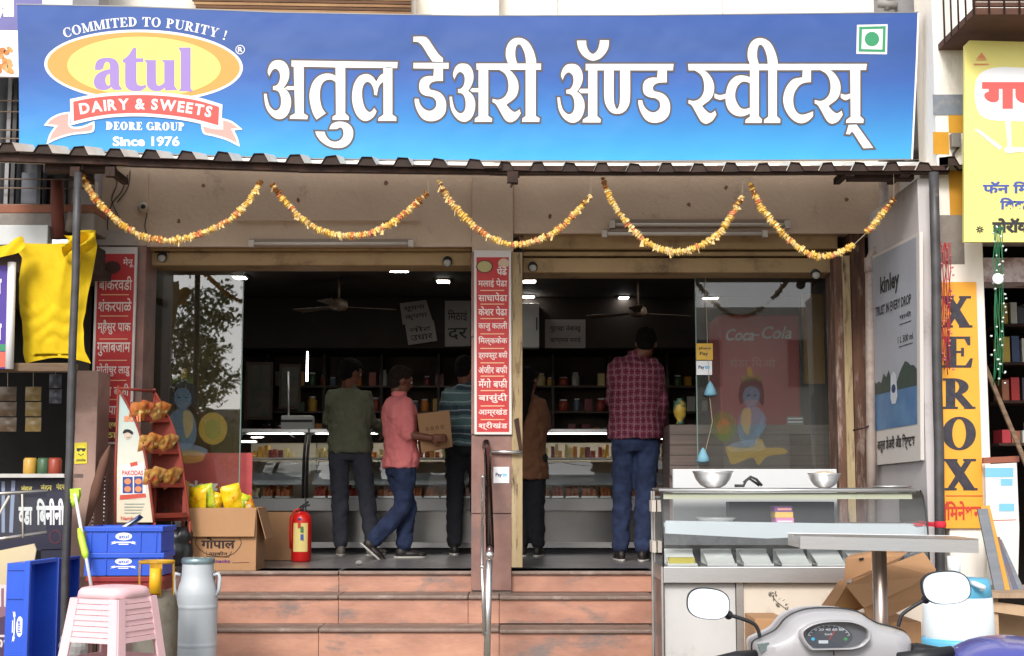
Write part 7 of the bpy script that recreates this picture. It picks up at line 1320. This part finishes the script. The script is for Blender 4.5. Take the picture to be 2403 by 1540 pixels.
# yellow tarpaulin bundle
tp = thing('tarpaulin', 'bright yellow tarpaulin bundle hanging from the left awning edge', 'tarpaulin', W(120, 855, -.8)); tarp = M('tarp_yellow', (218, 186, 28), .75, c2=(196, 158, 24), scale=4, bump=.25, bscale=12, dirt=(176, 146, 60), dscale=3, dlo=.58, dhi=.8, spec=.2)
edL = [(0, 20), (.06, 40), (.12, 52), (.3, 44), (.5, 46), (.7, 54), (.9, 54), (1, 62)]; edR = [(0, 224), (.06, 224), (.12, 228), (.3, 218), (.5, 206), (.7, 196), (.9, 200), (1, 214)]
def ip(T, v):
    for (a_, b_), (c_, d_) in zip(T, T[1:]):
        if v <= c_: return b_+(d_-b_)*(v-a_)/(c_-a_)
    return T[-1][1]
def tf(u, v):
    xl, xr_ = ip(edL, v), ip(edR, v); y = 572+v*282+(-26*(u > .8)*(1-v)*1.2) + (-14*math.sin(u*3.1) if v > .95 else 0); nz_ = noise.noise(V((u*4, v*3, 1)))*.02+(1-v)*.012*math.sin(u*19+3*v+2.5*noise.noise(V((u*3, v*3, 0)))); yy = -.78-.10*math.sin(math.pi*min(1, max(0, u)))*(.4+.6*math.sin(math.pi*min(1, v+.12)))
    fold = -.014*abs(math.sin(v*15+u*3.5+3*noise.noise(V((u*3, v*3, 7)))))*(max(0, min(1, (v-.3)*4))); cr_ = .008*abs(noise.noise(V((u*7-v*9, v*8+u*3, 3)))); return W(xl+(xr_-xl)*u, y, yy)+V((0, nz_+fold-cr_, 0))
b = MB(tarp, True); b.grid(tf, 44, 44); b.build('sheet', tp)
b = MB(tarp, True); b.grid(lambda u, v: W(-70+125*u, 566+30*v+14*math.sin(u*4), -1.0-.08*v)+V((0, .03*math.sin(u*12+v*4), 0)), 20, 6); b.build('flap', tp)
b = MB(tarp, True); b.grid(lambda u, v: W(150+70*u+6*math.sin(v*5), 552+50*v-10*u, -.95)+V((0, .05*math.sin(u*9+v*8), 0)), 14, 8); b.build('flap', tp)
# purple banner with white edge roll
pbn = thing('purple_banner', 'purple banner with white rolled edge at the far left', 'banner', W(0, 866, -1.0)); fb = wall_at(-1.0); b = MB(flat('banner_purple', (70, 44, 140), .5)); b.prism([fb(-120, 616), fb(20, 624), fb(16, 866), fb(-120, 860)], (0, .004, 0)); b.build('sheet', pbn); b = MB(white, True); b.tube([fb(28, 616), fb(25, 740), fb(22, 866)], .026, 12); b.build('rolled_edge', pbn)
a = Art(fb, .002); a.text('प', -14, 655, 4, 690, white, 1, .05); a.text('ल', -14, 760, 4, 800, white, 1, .05); a.rect(-120, 808, 16, 824, flat('banner_green', (50, 130, 90), .5), 1); a.rect(-120, 826, 16, 862, flat('banner_red', (206, 90, 70), .5), 1); a.build('print', pbn)
b = MB(wood_m); b.pbox(-100, 852, 172, 872, -.95, -.85); o = b.build('timber_beam', None, org=W(60, 872, -.9), bev=.004); tag(o, 'dusty timber beam under the yellow tarpaulin', 'beam')
# hanging strips of sachets
sc_m = [M('sachet_brown', (96, 76, 56), .35, c2=(60, 50, 40), scale=10), M('sachet_gold', (136, 112, 60), .35, c2=(70, 60, 40), scale=10), M('sachet_dark', (50, 52, 60), .35)]
for i, (x, n_, w_, m_, lb) in enumerate(((18, 3, 40, 0, 'strip of three brown sachets hanging at the far left'), (78, 3, 36, 1, 'strip of three golden sachets hanging left of the post'), (130, 2, 28, 2, 'strip of two dark sachets hanging beside the left post'))):
    t = thing('sachet_strip', lb, 'sachets', W(x, 1015, -.5), group='sachet strips in the left stall')
    for k in range(n_):
        b = MB(sc_m[m_], True); y0_ = 908+k*36-(i == 2)*30; p, q = W(x-w_/2, y0_, -.5), W(x+w_/2, y0_+33, -.5); b.grid(lambda u, v: V((p.x+(q.x-p.x)*u, -.5-.02*math.sin(math.pi*u)*math.sin(math.pi*v), p.z+(q.z-p.z)*v)), 6, 6); b.build('sachet', t)
    b = MB(string_m); b.tube([W(x, 875, -.49), W(x, 908, -.49)], .0015, 4); b.build('thread', t)
for i, (x, m_, lb) in enumerate(((70, 0, 'dim brown jar on the left stall counter'), (102, 3, 'dim green jar on the left stall counter'), (128, 1, 'dim red jar on the left stall counter beside the post'))):
    b = MB(jm[m_], True); p = W(x, 1122, -.5); b.lathe([(.04, 0), (.045, .01), (.045, .12), (.035, .135)], p, 14); o = b.build('stall_jar', None, org=p); tag(o, lb, 'jar', 'jars on the left stall counter')
# glass counter of the left stall
gc = thing('stall_counter', 'glass fronted stall counter with dark vinyl lettering at the far left', 'counter', W(40, 1260, -1.2)); navy = M('vinyl_navy', (36, 34, 58), .45, c2=(26, 26, 44), scale=3)
fg = wall_at(-1.0); b = MB(navy); b.prism([fg(-120, 1128), fg(152, 1118), fg(152, 1290), fg(-120, 1300)], (0, .02, 0)); b.build('vinyl_panel', gc); a = Art(fg, .002)
a.text('नंदन', 50, 1139, 76, 1154, yel, 1, .03); a.text('नंदन', 96, 1136, 122, 1152, yel, 1, .03); a.text('नंदन', 132, 1134, 152, 1150, yel, 1, .03); a.text('बिनीनी', 86, 1170, 152, 1232, white, 1, .04); a.text('वडा', 44, 1190, 76, 1232, white, 1, .04); a.ell(130, 1260, 14, 16, flat('ring_red', (110, 40, 50), .5), 1, n=20, hole=2); a.line([(8, 1130), (8, 1250)], 8, flat('tape_pale', (150, 160, 190), .5), 1); a.line([(32, 1128), (26, 1250)], 9, flat('tape_pale', (150, 160, 190), .5), 1); a.build('lettering', gc)
b = MB(glassmat('stall_glass', .10, (.80, .84, .84), .02)); b.add([W(-120, 1170, -1.5), W(108, 1150, -1.4), W(108, 1256, -1.4), W(-120, 1286, -1.5)], [(0, 1, 2, 3)]); b.build('front_glass', gc); 
for (p, q) in (((-120, 1166), (110, 1152)), ((-120, 1282), (110, 1250))): b = MB(steel_d, True); b.tube([W(*p, -1.5), W(*q, -1.4)], .011, 8); b.build('rail', gc)
b = MB(tubewhite, True); b.tube([W(52, 1160, -1.45), W(54, 1262, -1.45)], .006, 6); b.build('upright', gc); b = MB(tubewhite, True); b.tube([W(22, 1164, -1.45), W(-20, 1240, -1.45)], .008, 6); b.build('stay', gc); b = MB(steel_d); b.pbox(-120, 1112, 150, 1121, -1.1, -.7); b.build('top', gc)
b = MB(navy); b.prism([W(96, 1290, -1.0), W(152, 1288, -1.0), W(152, 1700, -1.0), W(96, 1700, -1.0)], (0, .03, 0)); b.build('lower_panel', gc)
bb_ = thing('beige_banner', 'beige banner with purple print on the stall at the lower left corner', 'banner', W(30, 1560, -2.4)); fbb = onplane(V((0, -1.75, 0)), V((.35, -1, 0)).normalized()); b = MB(M('banner_beige', (214, 196, 156), .6, c2=(196, 176, 132), scale=3)); b.prism([fbb(-160, 1310), fbb(-20, 1296), fbb(80, 1276), fbb(85, 1290), fbb(22, 1640), fbb(-160, 1640)], (0, .01, 0)); b.build('sheet', bb_); a = Art(fbb, .002); a.poly(spline([(-160, 1400), (-60, 1390), (20, 1370), (56, 1362), (48, 1400), (10, 1450), (-60, 1480), (-160, 1500)]), flat('banner_mauve', (150, 110, 120), .6), 1); a.text('वडा पाव', -100, 1372, 46, 1424, fnt, 2, .02); a.poly([(-160, 1500), (30, 1440), (44, 1470), (20, 1640), (-160, 1640)], flat('banner_plum', (86, 64, 90), .6), 1); a.text('रुचकर', -70, 1490, 26, 1534, fnt, 2, .02); a.build('print', bb_)
stk = thing('smiley_sticker', 'yellow smiley face sticker on the pink wall beside the left post', 'sticker', W(190, 1088, -.36)); fs_ = wall_at(-.355); b = MB(flat('sticker_yellow', (226, 206, 40), .5)); b.prism([fs_(175, 1040), fs_(204, 1038), fs_(204, 1088), fs_(175, 1089)], (0, .003, 0)); b.build('card', stk); a = Art(fs_, .001); a.ell(190, 1058, 13, 13, flat('smiley_face', (236, 220, 60), .5), 0, n=20); a.line([(180, 1054), (201, 1054)], 4, black, 1); a.ell(184, 1056, 4, 4, black, 2, n=10); a.ell(196, 1056, 4, 4, black, 2, n=10); a.line([(183, 1065), (190, 1069), (197, 1065)], 2, black, 1); a.text('smile', 179, 1076, 201, 1083, black, 1, .02); a.build('print', stk)
# hanging bead chains and a brown cloth by the rack
for i, (x, lb) in enumerate(((219, 'black and white bead chain hanging left of the snack rack'), (246, 'second bead chain hanging just left of the red rack frame'))):
    t = thing('bead_chain', lb, 'chain', W(x, 1235, -.4), group='bead chains'); bd = [MB(white, True), MB(black, True)]; ms = []
    for q in bd: q.ball((0, 0, 0), .006, 6, 4); ms.append(q.mesh('bead'))
    for k in range(24): o = bpy.data.objects.new('bead', ms[k % 2]); COL.objects.link(o); o.parent = t; o.location = W(x-k*.12, 1150-(30 if i else 0)+k*4.6, -.4)-ORG[t.name]
t = thing('brown_umbrella', 'folded brown umbrella hanging between the sticker and the snack rack', 'umbrella', W(215, 1230, -.45)); um = M('umbrella_brown', (110, 76, 60), .8, c2=(80, 54, 44), scale=6, stretch=(1, 1, .3)); b = MB(um, True); b.tube([W(258, 1045, -.42), W(245, 1080, -.42), W(225, 1150, -.44), W(208, 1215, -.46), W(200, 1240, -.46)], [.006, .03, .036, .02, .006], 10); b.build('canopy', t); b = MB(M('umbrella_handle', (190, 180, 170), .4), True); b.tube([W(200, 1238, -.46), W(196, 1252, -.46), W(206, 1258, -.46), W(216, 1250, -.46)], .006, 8); b.build('handle', t)
# window canopy above the sign
wc = thing('slatted_screen', 'brown slatted window screen just above the blue signboard', 'screen', W(620, 26, -.1)); slat_m = [M('slat_tan', (176, 138, 96), .8, c2=(120, 84, 56), scale=3, stretch=(.5, 1, 3), amt=.9), M('slat_brown', (110, 76, 52), .8, c2=(80, 56, 40), scale=3, stretch=(.5, 1, 3), amt=.9)]
for i in range(16): y = 26-i*8; b = MB(slat_m[i % 2]); b.prism([W(463-i*4, y, -.1), W(965, y+8, -.1), W(965, y+2, -.1), W(463-i*4, y-6, -.1)], (0, .02, 0)); b.build('slat', wc)
for x in (530, 615, 700, 790, 880, 950): b = MB(rust); b.pbox(x, -110, x+4, 40, -.085, -.06); b.build('batten', wc)
# sockets and stains of the upper wall
b = MB(M('stain_window', (96, 98, 110), .5)); b.pbox(182, -60, 222, 40, .0, .2); b.build('window', bld) if False else None
t = thing('pipe_joint', 'grimy pipe joint on the pale wall above the right end of the sign', 'pipe', W(2080, 24, -.4)); b = MB(M('joint_grey', (150, 146, 142), .6), True); b.tube([W(2060, 8, -.4), W(2105, 14, -.4)], .03, 12); b.build('joint', t); b = MB(MATS['joint_grey'], True); b.tube([W(2082, -60, -.4), W(2082, 24, -.4)], .024, 12); b.build('pipe', t)
# ================================================================== THE STREET BEHIND THE CAMERA (seen in the glass)
ob = thing('opposite_building', 'pale building across the street that shows in the glass', 'building', (14, -40, 0)); b = MB(cream); b.box((-4, -44, 0), (34, -40, 7.5)); b.build('wall', ob)
for i in range(9):
    for j in range(2): b = MB(MATS['window_dark']); b.box((-2+i*4, -39.98, 1.2+j*3.4), (-.4+i*4, -39.9, 2.9+j*3.4)); b.build('window', ob)
ob2 = thing('distant_block', 'low grey block across the street left of the tree', 'building', (-30, -48, 0)); b = MB(greyplaster); b.box((-60, -52, 0), (-5, -48, 4.2)); b.build('wall', ob2)
tr_ = thing('street_tree', 'leafy street tree reflected in the left glass pane', 'tree', (-8.2, -25, 0)); b = MB(M('bark', (84, 66, 50), .9), True); b.tube([(-8.2, -25, 0), (-8.15, -25, 1.5), (-8.3, -25.1, 3)], [.16, .12, .08], 10); b.build('trunk', tr_); rt5 = random.Random(9)
lf = [M('leaf_dark', (96, 104, 56), .7), M('leaf_olive', (140, 136, 74), .7)]
b = MB(); clumps = [V((-8.2+rt5.gauss(0, .95), -25+rt5.gauss(0, .7), 3.5+rt5.uniform(-1.9, 2.3))) for _ in range(60)]
for c_ in clumps:
    b.mat(lf[rt5.random() < .4])
    for _ in range(110):
        p = c_+V((rt5.gauss(0, .22), rt5.gauss(0, .22), rt5.gauss(0, .18))); a_ = V((rt5.uniform(-1, 1), rt5.uniform(-1, 1), rt5.uniform(-1, 1)))*.07; d_ = V((rt5.uniform(-1, 1), rt5.uniform(-1, 1), rt5.uniform(-1, 1)))*.07; b.add([p-a_, p+d_, p+a_, p-d_], [(0, 1, 2, 3)])
b.build('crown', tr_)
tp2 = thing('street_pole', 'dark street pole reflected in the left glass pane', 'pole', (-5.2, -22, 0)); b = MB(blackmetal, True); b.tube([(-5.2, -22, 0), (-5.2, -22, 7.5)], .14, 12); b.build('shaft', tp2)
